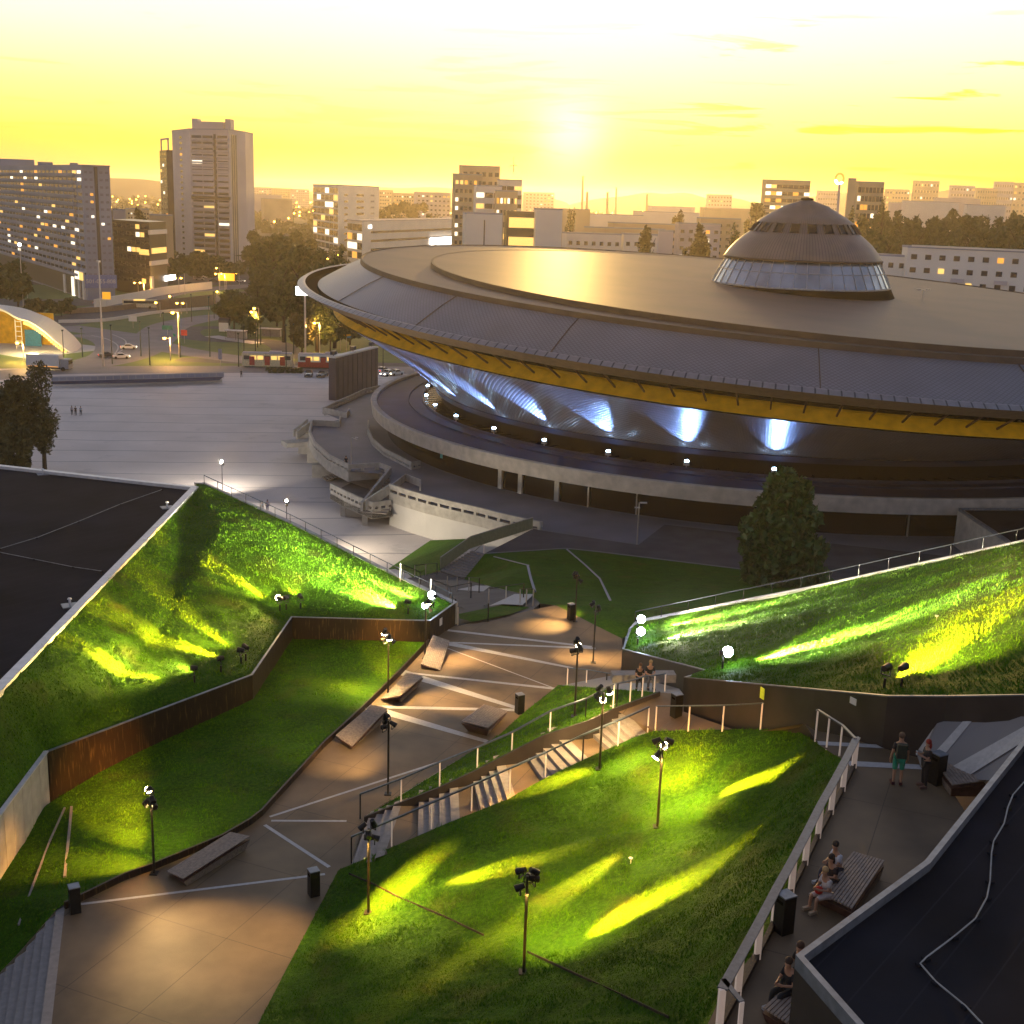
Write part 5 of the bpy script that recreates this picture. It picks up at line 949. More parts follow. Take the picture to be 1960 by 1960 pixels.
for i, (x, y, yb) in enumerate([(611, 619, 678), (342, 599, 684), (490, 598, 645), (45, 657, 694), (275, 543, 568), (430, 526, 560), (325, 648, 690), (560, 545, 570)]):
    ld = bpy.data.lights.new('sodium_light', 'POINT'); ld.energy = 6000; ld.color = (1, .5, .12); ld.shadow_soft_size = .5; lo = bpy.data.objects.new('sodium_light', ld); COL.objects.link(lo); P = S(x, yb, 0); lo.location = P + Vector((0, -1, hpx(P, y) - .8))
def mast(x0, y0, x1, y1, label, m='steel', r=.22, lit=None, name='light_mast', group=None):
    P = S(x1, y1, 0); h = hpx(P, y0); o = thing(name, label, 'mast' if 'mast' in name else 'pole', P, group); mb = MB(); mb.tube(P, P + Vector((0, 0, h)), r, r * .55, 8); mb.build('pole', MT[m], o)
    mb = MB(); mb.tube(P + Vector((0, 0, h)), P + Vector((0, 0, h + .4)), r * 1.8, r * 1.8, 8); mb.build('cap', MT[m], o)
    if lit: mb = MB(); mb.ball(P + Vector((0, 0, h + .3)), .6, 8, 6); mb.build('lamp', MT[lit], o)
    return o
mast(35, 470, 45, 592, 'tall pale mast with a lit top before the apartment slab', lit='whitel'); mast(185, 502, 198, 701, 'very tall pale mast rising in front of the billboard', r=.3)
MT['pgreen'] = mat('green_pole', (.012, .03, .02), .5)
for x, y0, yb in [(121, 634, 683), (157, 630, 683), (214, 624, 697), (269, 617, 682), (286, 629, 699), (312, 600, 627), (344, 605, 684), (366, 565, 616), (401, 570, 683), (456, 640, 702), (466, 625, 674), (488, 640, 672), (492, 632, 665), (498, 625, 660), (561, 622, 678), (409, 560, 610)]: mast(x, y0, x + 1, yb, 'dark green tram wire pole by the tracks', 'pgreen', .16, name='tram_pole', group='dark tram wire poles')
for x, y0, yb, lb_ in ((548, 624, 712, 'dark lamp post in the round hedge by the tram'), (733, 660, 718, 'dark lamp post by the parked white cars'), (548, 940, 1008, None)):
    if lb_: mast(x, y0, x, yb, lb_, 'pgreen', .14, name='lamp_post')
# ---------------------------------------------------------------- vehicles
MT['car_dark'] = mat('dark_car_paint', (.02, .024, .03), .25, spec=.7, var=.05); MT['car_white'] = mat('white_car_paint', (.6, .6, .58), .3, spec=.6, var=.03); MT['car_silver'] = mat('silver_car_paint', (.32, .33, .36), .3, metal=.5, var=.03); MT['rubber'] = mat('rubber', (.015, .015, .015), .9); MT['car_red'] = mat('red_paint', (.45, .03, .02), .4)
MT['tail'] = emat('tail_light', (1, .08, .02), 3); MT['head'] = emat('head_light', (1, .92, .7), 10); MT['cream'] = mat('cream_paint', (.68, .55, .33), .4)
def car_mesh(m):
    o = thing('parked_car', '', 'car', (0, 0, 0)); n = 9; prof = [(-2.15, .45, .25), (-2.1, .85, .72), (-1.35, .95, .78), (-.75, 1.42, .62), (.3, 1.45, .62), (1.05, .98, .78), (2.0, .82, .74), (2.2, .45, .3)]
    mb = MB(); vs = []; 
    for x, z, w in prof:
        hw = .88; vs += [(x, -hw, .28), (x, -hw, min(z, .8)), (x, -w * .95, z), (x, w * .95, z), (x, hw, min(z, .8)), (x, hw, .28)]
    fs = []
    for i in range(len(prof) - 1):
        for k in range(6): a = i * 6 + k; b_ = i * 6 + (k + 1) % 6; fs.append((a, b_, b_ + 6, a + 6))
    fs += [tuple(range(5, -1, -1)), tuple(range(len(vs) - 6, len(vs)))]; mb.add(vs, fs); mb.build('body', MT[m], o)
    mb = MB(); mb.add([(-1.28, -.76, .98), (-.76, -.6, 1.38), (-.76, .6, 1.38), (-1.28, .76, .98)], [(0, 1, 2, 3)]); mb.v = [(x - .03, y, z + .03) for x, y, z in mb.v]; mb.build('rear_window', MT['glass'], o)
    mb = MB(); mb.add([(1.0, -.76, 1.02), (.32, -.6, 1.42), (.32, .6, 1.42), (1.0, .76, 1.02)], [(3, 2, 1, 0)]); mb.v = [(x + .03, y, z + .03) for x, y, z in mb.v]; mb.build('windscreen', MT['glass'], o)
    for s_ in (-1, 1):
        mb = MB(); mb.add([(-1.15, s_ * .85, .92), (-.72, s_ * .66, 1.34), (.3, s_ * .66, 1.36), (.95, s_ * .85, .95)], [(0, 1, 2, 3)]); mb.build('side_window', MT['glass'], o)
        for x in (-1.35, 1.35): mb = MB(); mb.tube((x, s_ * .7, .32), (x, s_ * .93, .32), .32, n=12); mb.build('wheel', MT['rubber'], o)
        mb = MB(); mb.box((2.12, s_ * .62, .62), (.14, .3, .14)); mb.build('headlight', MT['head' if m == 'car_white' else 'coping'], o); mb = MB(); mb.box((-2.1, s_ * .62, .72), (.12, .3, .14)); mb.build('tail_light', MT['tail'], o)
    return o
protos = {}
def car(px, py, rz, m, label, name='parked_car'):
    if m not in protos: protos[m] = car_mesh(m); c = protos[m]; first = True
    else: c = copy_tree(protos[m])
    c.location = S(px, py, .05); c.rotation_euler = (0, 0, rz); c['label'] = label; c.name = name; return c
car(591, 720, R(-85), 'car_dark', 'dark parked car nearest the round hedge'); car(617, 721, R(-100), 'car_dark', 'dark parked car just left of the video board'); car(742, 719, R(-120), 'car_white', 'white parked car right of the video board'); car(757, 718, R(-130), 'car_white', 'second white parked car right of the video board'); car(733, 713, R(60), 'car_white', 'white van-like car behind the lamp post right of the board')
car(246, 668, R(20), 'car_white', 'white taxi turning on the curved road', 'moving_car'); car(232, 686, R(20), 'car_white', 'pale car nearest the green verge', 'moving_car'); car(205, 684, R(25), 'car_dark', 'dark car with glowing red tail lights behind the tall mast', 'moving_car')
for px, py, rz, m, lb_ in [(382, 536, 5, 'car_silver', 'silver car in the parking lot below the tower'), (395, 532, 5, 'car_white', 'small white car at the back of the parking lot'), (363, 546, 5, 'car_dark', 'dark red car at the front left of the parking lot'), (409, 540, 5, 'car_dark', 'dark car in the middle of the parking lot'), (460, 540, 3, 'car_white', 'white car with headlights on at the parking exit'), (486, 535, 3, 'car_silver', 'silver car beside the lamp in the parking lot'), (506, 535, 3, 'car_dark', 'dark car at the right end of the parking lot'), (585, 515, 3, 'car_silver', 'silver car under the park trees near the rim'), (310, 540, 5, 'car_dark', 'dark car by the glazed office entrance'), (190, 583, 5, 'car_silver', 'silver car under the apartment pillars')]: car(px, py, R(rz), m, lb_)
# tram
A = S(463, 702, 0); B = S(668, 706, 0); d = B - A; rz = math.atan2(d.y, d.x)
def tramcar(c, L_, label, mb_, mt_):
    o = thing('tram_car', label, 'tram', (c.x, c.y, 0)); t_ = lambda nm, dz, dim, m, ox=0: wbox(o, nm, (c.x + ox * math.cos(rz), c.y + ox * math.sin(rz), dz), dim, rz, m)
    t_('lower_body', 1.0, (L_, 2.4, 1.3), mb_); t_('upper_body', 2.6, (L_ * .995, 2.3, 1.9), mt_); t_('roof', 3.65, (L_ * .97, 1.9, .3), 'bw'); t_('roof_box', 3.95, (3, 1.4, .4), 'bw', 2); t_('skirt', .3, (L_ * .9, 2.0, .4), 'bd')
    for i in range(7): t_('window', 2.55, (L_ / 9, 2.36, 1.0), 'lit' if i % 3 else 'win', (i - 3) * L_ / 7.4)
    for i in (-.3, .0, .3): t_('door', 1.75, (1.3, 2.46, 2.2), 'car_red', i * L_)
    return o
tramcar(A + d * .24, 12.6, 'cream and red tram car passing at the far side of the plaza', 'cream', 'cream'); tramcar(A + d * .76, 12.6, 'red and pale tram car coupled behind the cream one', 'car_red', 'bwh')
# lorry, bus
def lorry(px, py, rz, label, L_=9.5):
    P = S(px, py, 0); o = thing('lorry', label, 'lorry', P); t_ = lambda nm, x, z, dim, m: wbox(o, nm, (P.x + x * math.cos(rz), P.y + x * math.sin(rz), z), dim, rz, m)
    t_('box_body', -1.2, 2.3, (L_ - 2.4, 2.5, 2.9), 'car_white'); t_('cab', L_ / 2 - 1.1, 1.7, (2.0, 2.4, 2.3), 'car_silver'); t_('windscreen', L_ / 2 - .12, 2.1, (.15, 2.1, .9), 'glass'); t_('chassis', 0, .6, (L_ - .3, 2.0, .4), 'bd')
    for x in (-L_ * .32, -L_ * .2, L_ * .36):
        for s_ in (-1, 1): mb = MB(); cx, cy_ = P.x + x * math.cos(rz) - s_ * 1.05 * math.sin(rz), P.y + x * math.sin(rz) + s_ * 1.05 * math.cos(rz); mb.tube((cx, cy_, .5), (cx - s_ * .25 * math.sin(rz), cy_ + s_ * .25 * math.cos(rz), .5), .5, n=14); mb.build('wheel', MT['rubber'], o)
    t_('side_stripe', -1.2, .98, (L_ - 3, 2.56, .14), 'lito'); return o
lorry(96, 708, R(-5), 'white box lorry driving past the left trees', 10.5)
P = S(268, 590, 0); o = thing('bus', 'pale bus with a lit yellow front on the highway', 'bus', P); wbox(o, 'body', (P.x, P.y, 1.8), (12, 2.5, 2.7), R(10), 'cream'); wbox(o, 'windows', (P.x, P.y, 2.3), (11, 2.56, .9), R(10), 'win'); wbox(o, 'lit_sign', (P.x, P.y, 3.0), (4, 2.6, .4), R(10), 'lit')
for i in (-4, 4): mb = MB(); mb.tube((P.x + i, P.y - 1.35, .5), (P.x + i, P.y - 1.1, .5), .5, n=12); mb.build('wheel', MT['rubber'], o)
# tram shelters, kiosk, hedge, signs
for px, py, lb_ in ((452, 650, 'glass tram shelter with a white roof edge on the platform'), (518, 646, 'darker tram shelter under the trees')):
    P = S(px, py, .2); o = thing('tram_shelter', lb_, 'shelter', P); wbox(o, 'roof', P + Vector((0, 0, 2.7)), (6.5, 2, .25), R(-8), 'coping'); wbox(o, 'back_panel', P + Vector((0, .9, 1.3)), (6, .08, 2.2), R(-8), 'winw'); wbox(o, 'advert_panel', P + Vector((3, 0, 1.3)), (.2, 1.2, 1.9), R(-8), 'bwh')
    for s_ in (-2.9, 0, 2.9): wbox(o, 'post', P + Vector((s_, -.6, 1.3)), (.1, .1, 2.6), 0, 'black')
P = S(430, 634, .2); o = thing('kiosk', 'small white rounded kiosk behind the tram platform', 'kiosk', P); mb = MB(); mb.box(P + Vector((0, 0, 1.5)), (3, 2.4, 3)); mb.build('walls', MT['bwh'], o); mb = MB(); mb.tube(P + Vector((-1.6, 0, 3)), P + Vector((1.6, 0, 3)), 1.25, n=16); mb.build('roof', MT['bd'], o)
hv = [crown_quads(tuple(S(515 + i * 5, 714, 0) + Vector((0, 0, .7))), 1.0, .8, 150, .2, i) for i in range(13)]; tag(nparr_mesh('hedge', np.concatenate(hv), 4, MT['leaf']), 'clipped low hedge at the far edge of the plaza', 'hedge')
def board_sign(px, py, h, w, hh, m, label, name='road_sign'):
    P = S(px, py, 0); o = thing(name, label, 'sign', P); mb = MB(); mb.tube(P, P + Vector((0, 0, h)), .06, n=6); mb.build('post', MT['steel'], o); mb = MB(); mb.box(P + Vector((0, -.1, h)), (w, .08, hh)); mb.build('panel', MT[m], o); return o
MT['sgreen'] = mat('sign_green', (.03, .25, .14), .5); MT['sorange'] = emat('sign_orange', (1, .45, .02), .7); MT['sred'] = mat('sign_red', (.5, .03, .02), .5); MT['lime'] = mat('notice_lime', (.55, .65, .03), .6, emit=(.6, .7, .03), es=.12)
s_ = board_sign(321, 641, 2.2, 3.2, 1.3, 'sgreen', 'green and white arrow sign at the road fork'); mb = MB(); P = S(321, 641, 2.2); mb.poly([P + Vector((1.6, -.16, -.65)), P + Vector((2.4, -.16, 0)), P + Vector((1.6, -.16, .65))]); mb.build('arrow_tip', MT['sgreen'], s_)
board_sign(434, 558, 6.2, 7, 3.2, 'sorange', 'orange direction board beyond the highway'); board_sign(205, 590, 4.5, 3, 2.6, 'sorange', 'small square orange sign by the highway'); board_sign(353, 657, 3, 1.8, 1.6, 'sred', 'round red sign on the tram grass'); board_sign(255, 628, 3, 2.6, 1.8, 'bwh', 'pale orange blank board on the grass'); board_sign(422, 702, 3.2, .9, 2.6, 'bg', 'grey information totem at the end of the underpass parapet', 'info_totem')
for px, lb_ in ((652, 'left yellow-blue flag behind the video board'), (663, 'right yellow-blue flag behind the video board')):
    P = S(px, 672, 0); o = thing('flag', lb_, 'flag', P); mb = MB(); mb.tube(P, P + Vector((0, 0, 5)), .05, n=5); mb.build('pole', MT['steel'], o); wbox(o, 'cloth', P + Vector((.6, 0, 4.5)), (1.2, .05, .5), .3, 'yellow'); wbox(o, 'cloth', P + Vector((.7, 0, 4.0)), (1.2, .05, .5), .3, 'teal')
wb = thing('lit_display', 'glowing white display just left of the saucer lip', 'display', S(590, 580, 0)); c = at_d(583, 557, 330); wbox(wb, 'panel', (c.x, 330, c.z), (4.6, .4, 2.2), 0, 'screen'); wbox(wb, 'post', (c.x, 330.5, c.z / 2), (.4, .4, c.z), 0, 'steel')
# ================================================================ LAMPS
WARM = (1.0, .43, .06); POOL = (1.0, .65, .26); CLEAN = (1.0, .90, .66)
def can(P, T, parent, lit=None, power=0, size=20, col=WARM, r=.13, L_=.34, blend=1.0, rnd=False):
    P, T = Vector(P), Vector(T); d = (T - P).normalized(); mb = MB(); mb.tube(P - d * L_ / 2, P + d * L_ / 2, r * .72, r, 12); sd = d.cross(Vector((0, 0, 1))).normalized(); 
    for s_ in (-1, 1): mb.beam(P + sd * s_ * r * 1.15 - Vector((0, 0, r * 1.8)), P + sd * s_ * r * 1.15, .03, .05)
    mb.beam(P - sd * r * 1.15 - Vector((0, 0, r * 1.8)), P + sd * r * 1.15 - Vector((0, 0, r * 1.8)), .05, .03); o = mb.build('spotlight_head', MT['black'], parent)
    lr = r * (1.15 if lit in ('floodl', 'coldl', 'whitel') else .86); mb = MB(); mb.tube(P + d * (L_ / 2 - .02), P + d * (L_ / 2 + .012), lr, lr, 12)
    if lit in ('coldl', 'whitel'): mb.ball(P + d * (L_ / 2), lr * 1.35, 12, 8)  # glowing ball added round the lens to imitate glare
    mb.build('lens', MT[lit] if lit else MT['glass'], o)
    if power:
        if size >= 30: power *= .40
        else: power *= 1.15
        spot('spot_light', P + d * (L_ / 2 + .06 + (lr * 1.4 if lit in ('coldl', 'whitel') else 0)), T, power, min(150, size * (1.5 if size >= 30 else 1.9)), POOL if (size >= 30 and col == WARM) else col, parent, blend, .05, None if size >= 30 else (.72, 1.9, 1) if not rnd else None)
    return o
def lamp_pole(px, yb, yt, label, aims, z=None, r=.055, extra=3, spill=()):
    "aims: list of (px,py, power, size, lens)"
    P = surf(px, yb) if z is None else S(px, yb, z); h = hpx(P, yt); o = thing('lamp_pole', label, 'lamp', P, 'black spotlight poles of the park'); mb = MB(); mb.tube(P - Vector((0, 0, .1)), P + Vector((0, 0, h - .25)), r, r * .85, 10); mb.build('pole', MT['pole'], o)
    mb = MB(); mb.box(P + Vector((0, 0, .02)), (.34, .34, .04)); mb.build('base_plate', MT['black'], o)
    rs = random.Random(int(px)); top = P + Vector((0, 0, h)); k = len(aims) + extra
    for i in range(k):
        if i < len(aims): tx, ty, pw, sz, ln = aims[i][:5]; T = surf(tx, ty)
        else: a = rs.random() * 6.28; T = top + Vector((math.cos(a) * 5, math.sin(a) * 5, -2.5)); pw = 0; ln = None
        d = (T - top); a = math.atan2(d.y, d.x); Q = top + Vector((math.cos(a) * .24, math.sin(a) * .24, -.12 - .27 * (i % 3)))
        can(Q, T, o, ln, pw, sz if pw else 20, aims[i][5] if i < len(aims) and len(aims[i]) > 5 else WARM, rnd=len(aims[i]) > 6 if i < len(aims) else False)
    for (tx, ty, pw, sz) in spill: spot('spill_light', top - Vector((0, 0, .85)), surf(tx, ty), pw * .2, sz, (1, .66, .17), o, 1.0, .15)
    return o
MT['post'] = mat('led_lit_post', (.7, .58, .5), .5, var=.08, emit=(1, .75, .6), es=.12); MT['pole'] = mat('pole_paint', (.03, .024, .018), .4, metal=.3, scale=4, var=.3)  # posts: handrail LED light put into their pale colour and faint glow
K = 1.01449
def f(x, y): return (x * K, y * K)
LP = 1.0
lamp_pole(*f(988, 1835), 1640 * K, 'black lamp pole with clustered spotlights in the middle of the big front lawn', [(*f(1180, 1725), 5200, 15, None), (*f(1270, 1680), 3800, 12, None)], extra=3, spill=[(*f(1100, 1700), 3500, 120)])
lamp_pole(*f(1240, 1560), 1392 * K, 'lamp pole with a glaring upper spotlight near the top of the big front lawn', [(*f(1415, 1475), 4200, 14, None), (*f(1275, 1450), 1300, 29, 'floodl', WARM, 1), (*f(1070, 1680), 4200, 13, 'floodl')], extra=1, spill=[(*f(1300, 1500), 3500, 120), (*f(1200, 1700), 3000, 110)])
lamp_pole(*f(695, 1722), 1552 * K, 'bronze lit lamp pole at the left corner of the big front lawn', [(*f(760, 1672), 1500, 26, None), (*f(690, 1745), 900, 29, None, WARM, 1), (*f(920, 1645), 4200, 12, None), (*f(430, 1790), 700, 50, None)], extra=1, spill=[(*f(800, 1720), 3000, 120)])
lamp_pole(*f(291, 1648), 1488 * K, 'lamp pole beside the long wooden bench at the lower left', [(*f(215, 1545), 1700, 18, 'floodl'), (*f(300, 1675), 700, 55, None), (*f(190, 1630), 500, 26, None), (*f(145, 1440), 1400, 12, None), (*f(390, 1830), 900, 50, None)], extra=1, spill=[(*f(250, 1500), 1500, 130)])
lamp_pole(*f(732, 1498), 1350 * K, 'lamp pole standing by the stair foot with dark spotlight cans', [(*f(700, 1480), 700, 60, None), (*f(640, 1430), 900, 40, None)], extra=3)
lamp_pole(*f(732, 1314), 1188 * K, 'lamp pole with a glowing warm head behind the second bench', [(*f(700, 1312), 700, 50, 'floodl'), (*f(740, 1330), 700, 55, 'floodl'), (*f(860, 1320), 1100, 40, None), (*f(680, 1300), 700, 22, None), (*f(730, 1240), 800, 22, None)], extra=1, spill=[(*f(620, 1270), 2200, 130)])
lamp_pole(*f(802, 1242), 1130 * K, 'lamp pole at the end of the rusted wall beside the first bench', [(*f(820, 1252), 900, 50, 'floodl'), (*f(790, 1222), 500, 30, 'coldl'), (*f(900, 1245), 900, 40, None)], extra=2)
lamp_pole(*f(1085, 1172), 1078 * K, 'dark lamp pole beside the far litter bin on the walkway', [(*f(1035, 1180), 1300, 36, None), (*f(1060, 1156), 700, 40, None)], extra=3)
lamp_pole(*f(1119, 1250), 1136 * K, 'lamp pole at the right edge of the walkway', [(*f(1090, 1240), 1000, 36, 'litw'), (*f(1150, 1245), 800, 40, None), (*f(1145, 1180), 350, 30, None)], extra=2)
lamp_pole(*f(1084, 1352), 1206 * K, 'lamp pole on the narrow lawn with a lit right-hand head', [(*f(1040, 1350), 500, 30, None), (*f(1120, 1265), 1100, 34, 'floodl'), (*f(960, 1300), 1400, 36, None), (*f(1060, 1300), 700, 30, None), (*f(1120, 1360), 600, 50, None)], extra=1)
lamp_pole(*f(1131, 1451), 1296 * K, 'lamp pole on the lawn edge beside the middle stair flights', [(*f(1190, 1435), 900, 34, 'floodl'), (*f(1055, 1472), 1900, 15, None), (*f(1130, 1385), 1300, 55, 'floodl'), (*f(1000, 1440), 900, 40, None), (*f(870, 1490), 1400, 30, None)], extra=0, spill=[(*f(1150, 1500), 2500, 120)])
lamp_pole(*f(541, 992), 942 * K, 'lamp pole on the service yard behind the left grass slope with one white lit head', [(*f(560, 1010), 1500, 70, 'whitel')], z=0, extra=3)
lamp_pole(*f(420, 935), 868 * K, 'glaring white lamp pole behind the roof apex on the plaza', [(*f(430, 960), 5000, 120, 'whitel', (1, .9, .75)), (*f(390, 900), 3000, 120, 'whitel', (1, .9, .75))], z=0, extra=1)
# offscreen pole of the same row, its beam crosses the bottom of the lawn
P = S(760, 2360, 16.2); o = thing('lamp_pole', 'lamp pole just below the bottom edge of the photo', 'lamp', P, 'black spotlight poles of the park'); mb = MB(); mb.tube(P, P + Vector((0, 0, 3.8)), .055); mb.build('pole', MT['pole'], o); can(P + Vector((0, 0, 3.9)), surf(*f(1010, 1885)), o, None, 2600, 16)
# service yard light on the white wall
P = S(640, 1060, 0); 
sl1 = bpy.data.lights.new('yard_light', 'SPOT'); sl1.energy = 11000; sl1.spot_size = R(95); sl1.spot_blend = 1; sl1.color = (1, .85, .6); sl1.shadow_soft_size = .2; so1 = bpy.data.objects.new('yard_light', sl1); COL.objects.link(so1); so1.location = S(560, 990, 5.0); so1.rotation_mode = 'QUATERNION'; so1.rotation_quaternion = (S(790, 1050, 0) - so1.location).to_track_quat('-Z', 'Y')
def ground_spot(px, py, tx, ty, power, size, label, lit=None, col=WARM, hh=.75, boost=2.3):
    power *= boost
    P = surf(px, py); T = surf(tx, ty); o = thing('ground_spotlight', label, 'spotlight', P, 'ground spotlights in the grass'); mb = MB(); mb.tube(P - Vector((0, 0, .1)), P + Vector((0, 0, hh * .55)), .06, .05); mb.build('stake', MT['black'], o)
    Q = P + Vector((0, 0, hh + .1)); can(Q, T + Vector((0, 0, .35)), o, lit, power, size, col, .17, .4); spot('spill_light', Q + Vector((0, 0, .42)), T + Vector((0, 0, 1.5)), power * .16, 100, (1, .68, .18) if col == WARM else col, o, 1.0, .15); return o
G = 1.0
ground_spot(*f(367, 1287), *f(230, 1268), 2600, 15, 'leftmost black ground spotlight on the left grass slope')
ground_spot(*f(417, 1268), *f(350, 1262), 1100, 34, 'second black ground spotlight from the left on the grass slope')
ground_spot(*f(455, 1252), *f(330, 1215), 2000, 20, 'black ground spotlight left of its close twin above the wall bend')
ground_spot(*f(464, 1246), *f(380, 1180), 1700, 14, 'black ground spotlight right of its close twin above the wall bend')
ground_spot(*f(528, 1152), *f(420, 1078), 2600, 15, 'glaring ground spotlight above the corner of the rusted wall', 'floodl'); ground_spot(*f(540, 1150), *f(440, 1168), 1500, 15, 'dark ground spotlight beside the glaring one at the wall corner')
ground_spot(*f(567, 1148), *f(553, 1112), 900, 34, 'lone round-faced ground spotlight right of the glaring one'); ground_spot(*f(770, 1158), *f(690, 1122), 2600, 26, 'black ground spotlight on the right part of the left slope', col=CLEAN, boost=3.0)
ground_spot(*f(818, 1146), *f(700, 1095), 2600, 16, 'cold white lit ground spotlight at the tip of the left slope', 'coldl', CLEAN, boost=3.4)
ground_spot(*f(1203, 1192), *f(1330, 1168), 3600, 13, 'upper of the two lit spotlights at the tip of the right slope', 'coldl', CLEAN, boost=3.4); ground_spot(*f(1203, 1216), *f(1350, 1185), 4200, 17, 'lower of the two lit spotlights at the tip of the right slope', 'coldl', CLEAN, boost=3.4)
ground_spot(*f(1363, 1262), *f(1520, 1222), 5200, 20, 'blinding white ground spotlight at the start of the lawn crease', 'coldl', CLEAN, boost=3.4); ground_spot(*f(1668, 1298), *f(1745, 1243), 2600, 26, 'left black ground spotlight of the pair on the right slope'); ground_spot(*f(1700, 1298), *f(1800, 1215), 2600, 18, 'right black ground spotlight of the pair on the right slope')
# ================================================================ BINS, BENCHES
def bin_(px, py, label, w=.42, h=1.15, z=None):
    P = surf(px, py) if z is None else S(px, py, z); o = thing('litter_bin', label, 'bin', P, 'black litter bins'); mb = MB(); mb.box(P + Vector((0, 0, h / 2)), (w, w, h), .5); mb.build('body', MT['black'], o); mb = MB(); mb.box(P + Vector((0, 0, h + .02)), (w * 1.04, w * 1.04, .04), .5); mb.build('lid', MT['coping2'], o)
    mb = MB(); mb.box(P + Vector((0, 0, h * .85)) - Vector((math.sin(-.5) * -0, 0, 0)), (w * 1.02, w * .6, .1), .5); mb.build('opening', MT['void'], o)
for x, y, lb_ in ((142, 1720, 'black litter bin at the head of the lower left stairs'), (592, 1688, 'black litter bin at the left corner of the big front lawn'), (980, 1345, 'black litter bin at the tip of the narrow lawn'), (1275, 1352, 'black litter bin at the top of the stairs by the black wall'), (1077, 1169, 'black litter bin at the far right of the walkway'), (1477, 1757, 'black litter bin by the terrace railing'), (1766, 1478, 'black litter bin beside the red-haired woman'), (862, 1088, 'black litter bin at the foot of the distant stairs')): bin_(x * K, y * K, lb_)
def bench(c, ang, L_, w, hs, label, base, in0=.3, m='wood', n=11):
    "hexahedral slatted bench; hs heights at (left-front, right-front, right-back, left-back)"
    o = thing('bench', label, 'bench', c, 'faceted wooden benches'); e = Vector((math.cos(ang), math.sin(ang), 0)); g_ = Vector((-e.y, e.x, 0)); cor = [c + e * (-L_ / 2) - g_ * w / 2 + Vector((0, 0, hs[0])), c + e * (L_ / 2) - g_ * w / 2 * .8 + Vector((0, 0, hs[1])), c + e * (L_ / 2 * .96) + g_ * w / 2 * .9 + Vector((0, 0, hs[2])), c + e * (-L_ / 2 * .85) + g_ * w / 2 + Vector((0, 0, hs[3]))]
    core = MB(); top = [p - Vector((0, 0, .16)) for p in cor]; bot = []
    cc = sum(cor, Vector()) / 4
    for p in cor: q = cc + (p - cc) * (1 - in0); bot.append(Vector((q.x, q.y, c.z - .01)))
    core.add(bot + top, [(3, 2, 1, 0), (4, 5, 6, 7), (0, 1, 5, 4), (1, 2, 6, 5), (2, 3, 7, 6), (3, 0, 4, 7)]); core.build('base', MT['woodred'], o); sl = MB()
    for i in range(n):
        t0, t1 = (i + .08) / n, (i + .86) / n; A0, A1 = cor[0].lerp(cor[3], t0), cor[0].lerp(cor[3], t1); B0, B1 = cor[1].lerp(cor[2], t0), cor[1].lerp(cor[2], t1); dn = Vector((0, 0, -.045)); sl.add([A0, B0, B1, A1, A0 + dn, B0 + dn, B1 + dn, A1 + dn], [(0, 1, 2, 3), (0, 4, 5, 1), (1, 5, 6, 2), (2, 6, 7, 3), (3, 7, 4, 0)])
    # side slats
    for k0, k1 in ((0, 1), (3, 2)):
        for j in range(5):
            t0, t1 = .08 + j * .18, .22 + j * .18; q = [bot[k0].lerp(top[k0], t0), bot[k1].lerp(top[k1], t0), bot[k1].lerp(top[k1], t1), bot[k0].lerp(top[k0], t1)]; nv = (q[1] - q[0]).cross(q[3] - q[0]).normalized(); nv = nv if nv.dot(q[0] - cc) > 0 else -nv; sl.add([p + nv * .02 for p in q], [(0, 1, 2, 3)])
    sl.build('slats', MT[m], o); return o
def bpx(a, b_, w, hs, label, z, **k):
    A, B = S(*a, z), S(*b_, z); d = B - A; return bench((A + B) / 2, math.atan2(d.y, d.x), d.length, w, hs, label, z, **k)
bpx((330, 1692), (462, 1617), 1.35, (.5, .62, .5, .25), 'long dark wooden bench beside the lower left lamp pole', 15.01, in0=.12)
bpx((655, 1432), (728, 1376), 1.2, (.25, .75, .8, .5), 'pointed wooden bench between the lamp poles on the left of the walkway', 15.01)
bpx((745, 1348), (795, 1306), 1.35, (.62, .55, .55, .12), 'wooden bench with a red-brown end beside the glowing lamp pole', 15.01)
bpx((823, 1284), (845, 1240), 1.3, (.10, .55, .9, .30), 'brightly lit wooden bench at the far left of the walkway', 15.01)
bpx((906, 1412), (950, 1366), 1.7, (.75, .3, .5, .75), 'bulky faceted wooden bench near the tip of the narrow lawn', 15.01)
bpx((1592, 1752), (1662, 1668), 1.15, (.45, .55, .55, .45), 'wooden bench with three people sitting on the terrace', 24.01, in0=.1)
bpx((1490, 1985), (1590, 1885), 1.2, (.45, .5, .5, .45), 'wooden bench under the roof corner at the bottom', 24.01, in0=.1)
bpx((1803, 1459), (1850, 1528), 1.4, (.5, .5, .7, .5), 'wooden bench beneath the black roof edge beside the bin', 24.01, in0=.1)
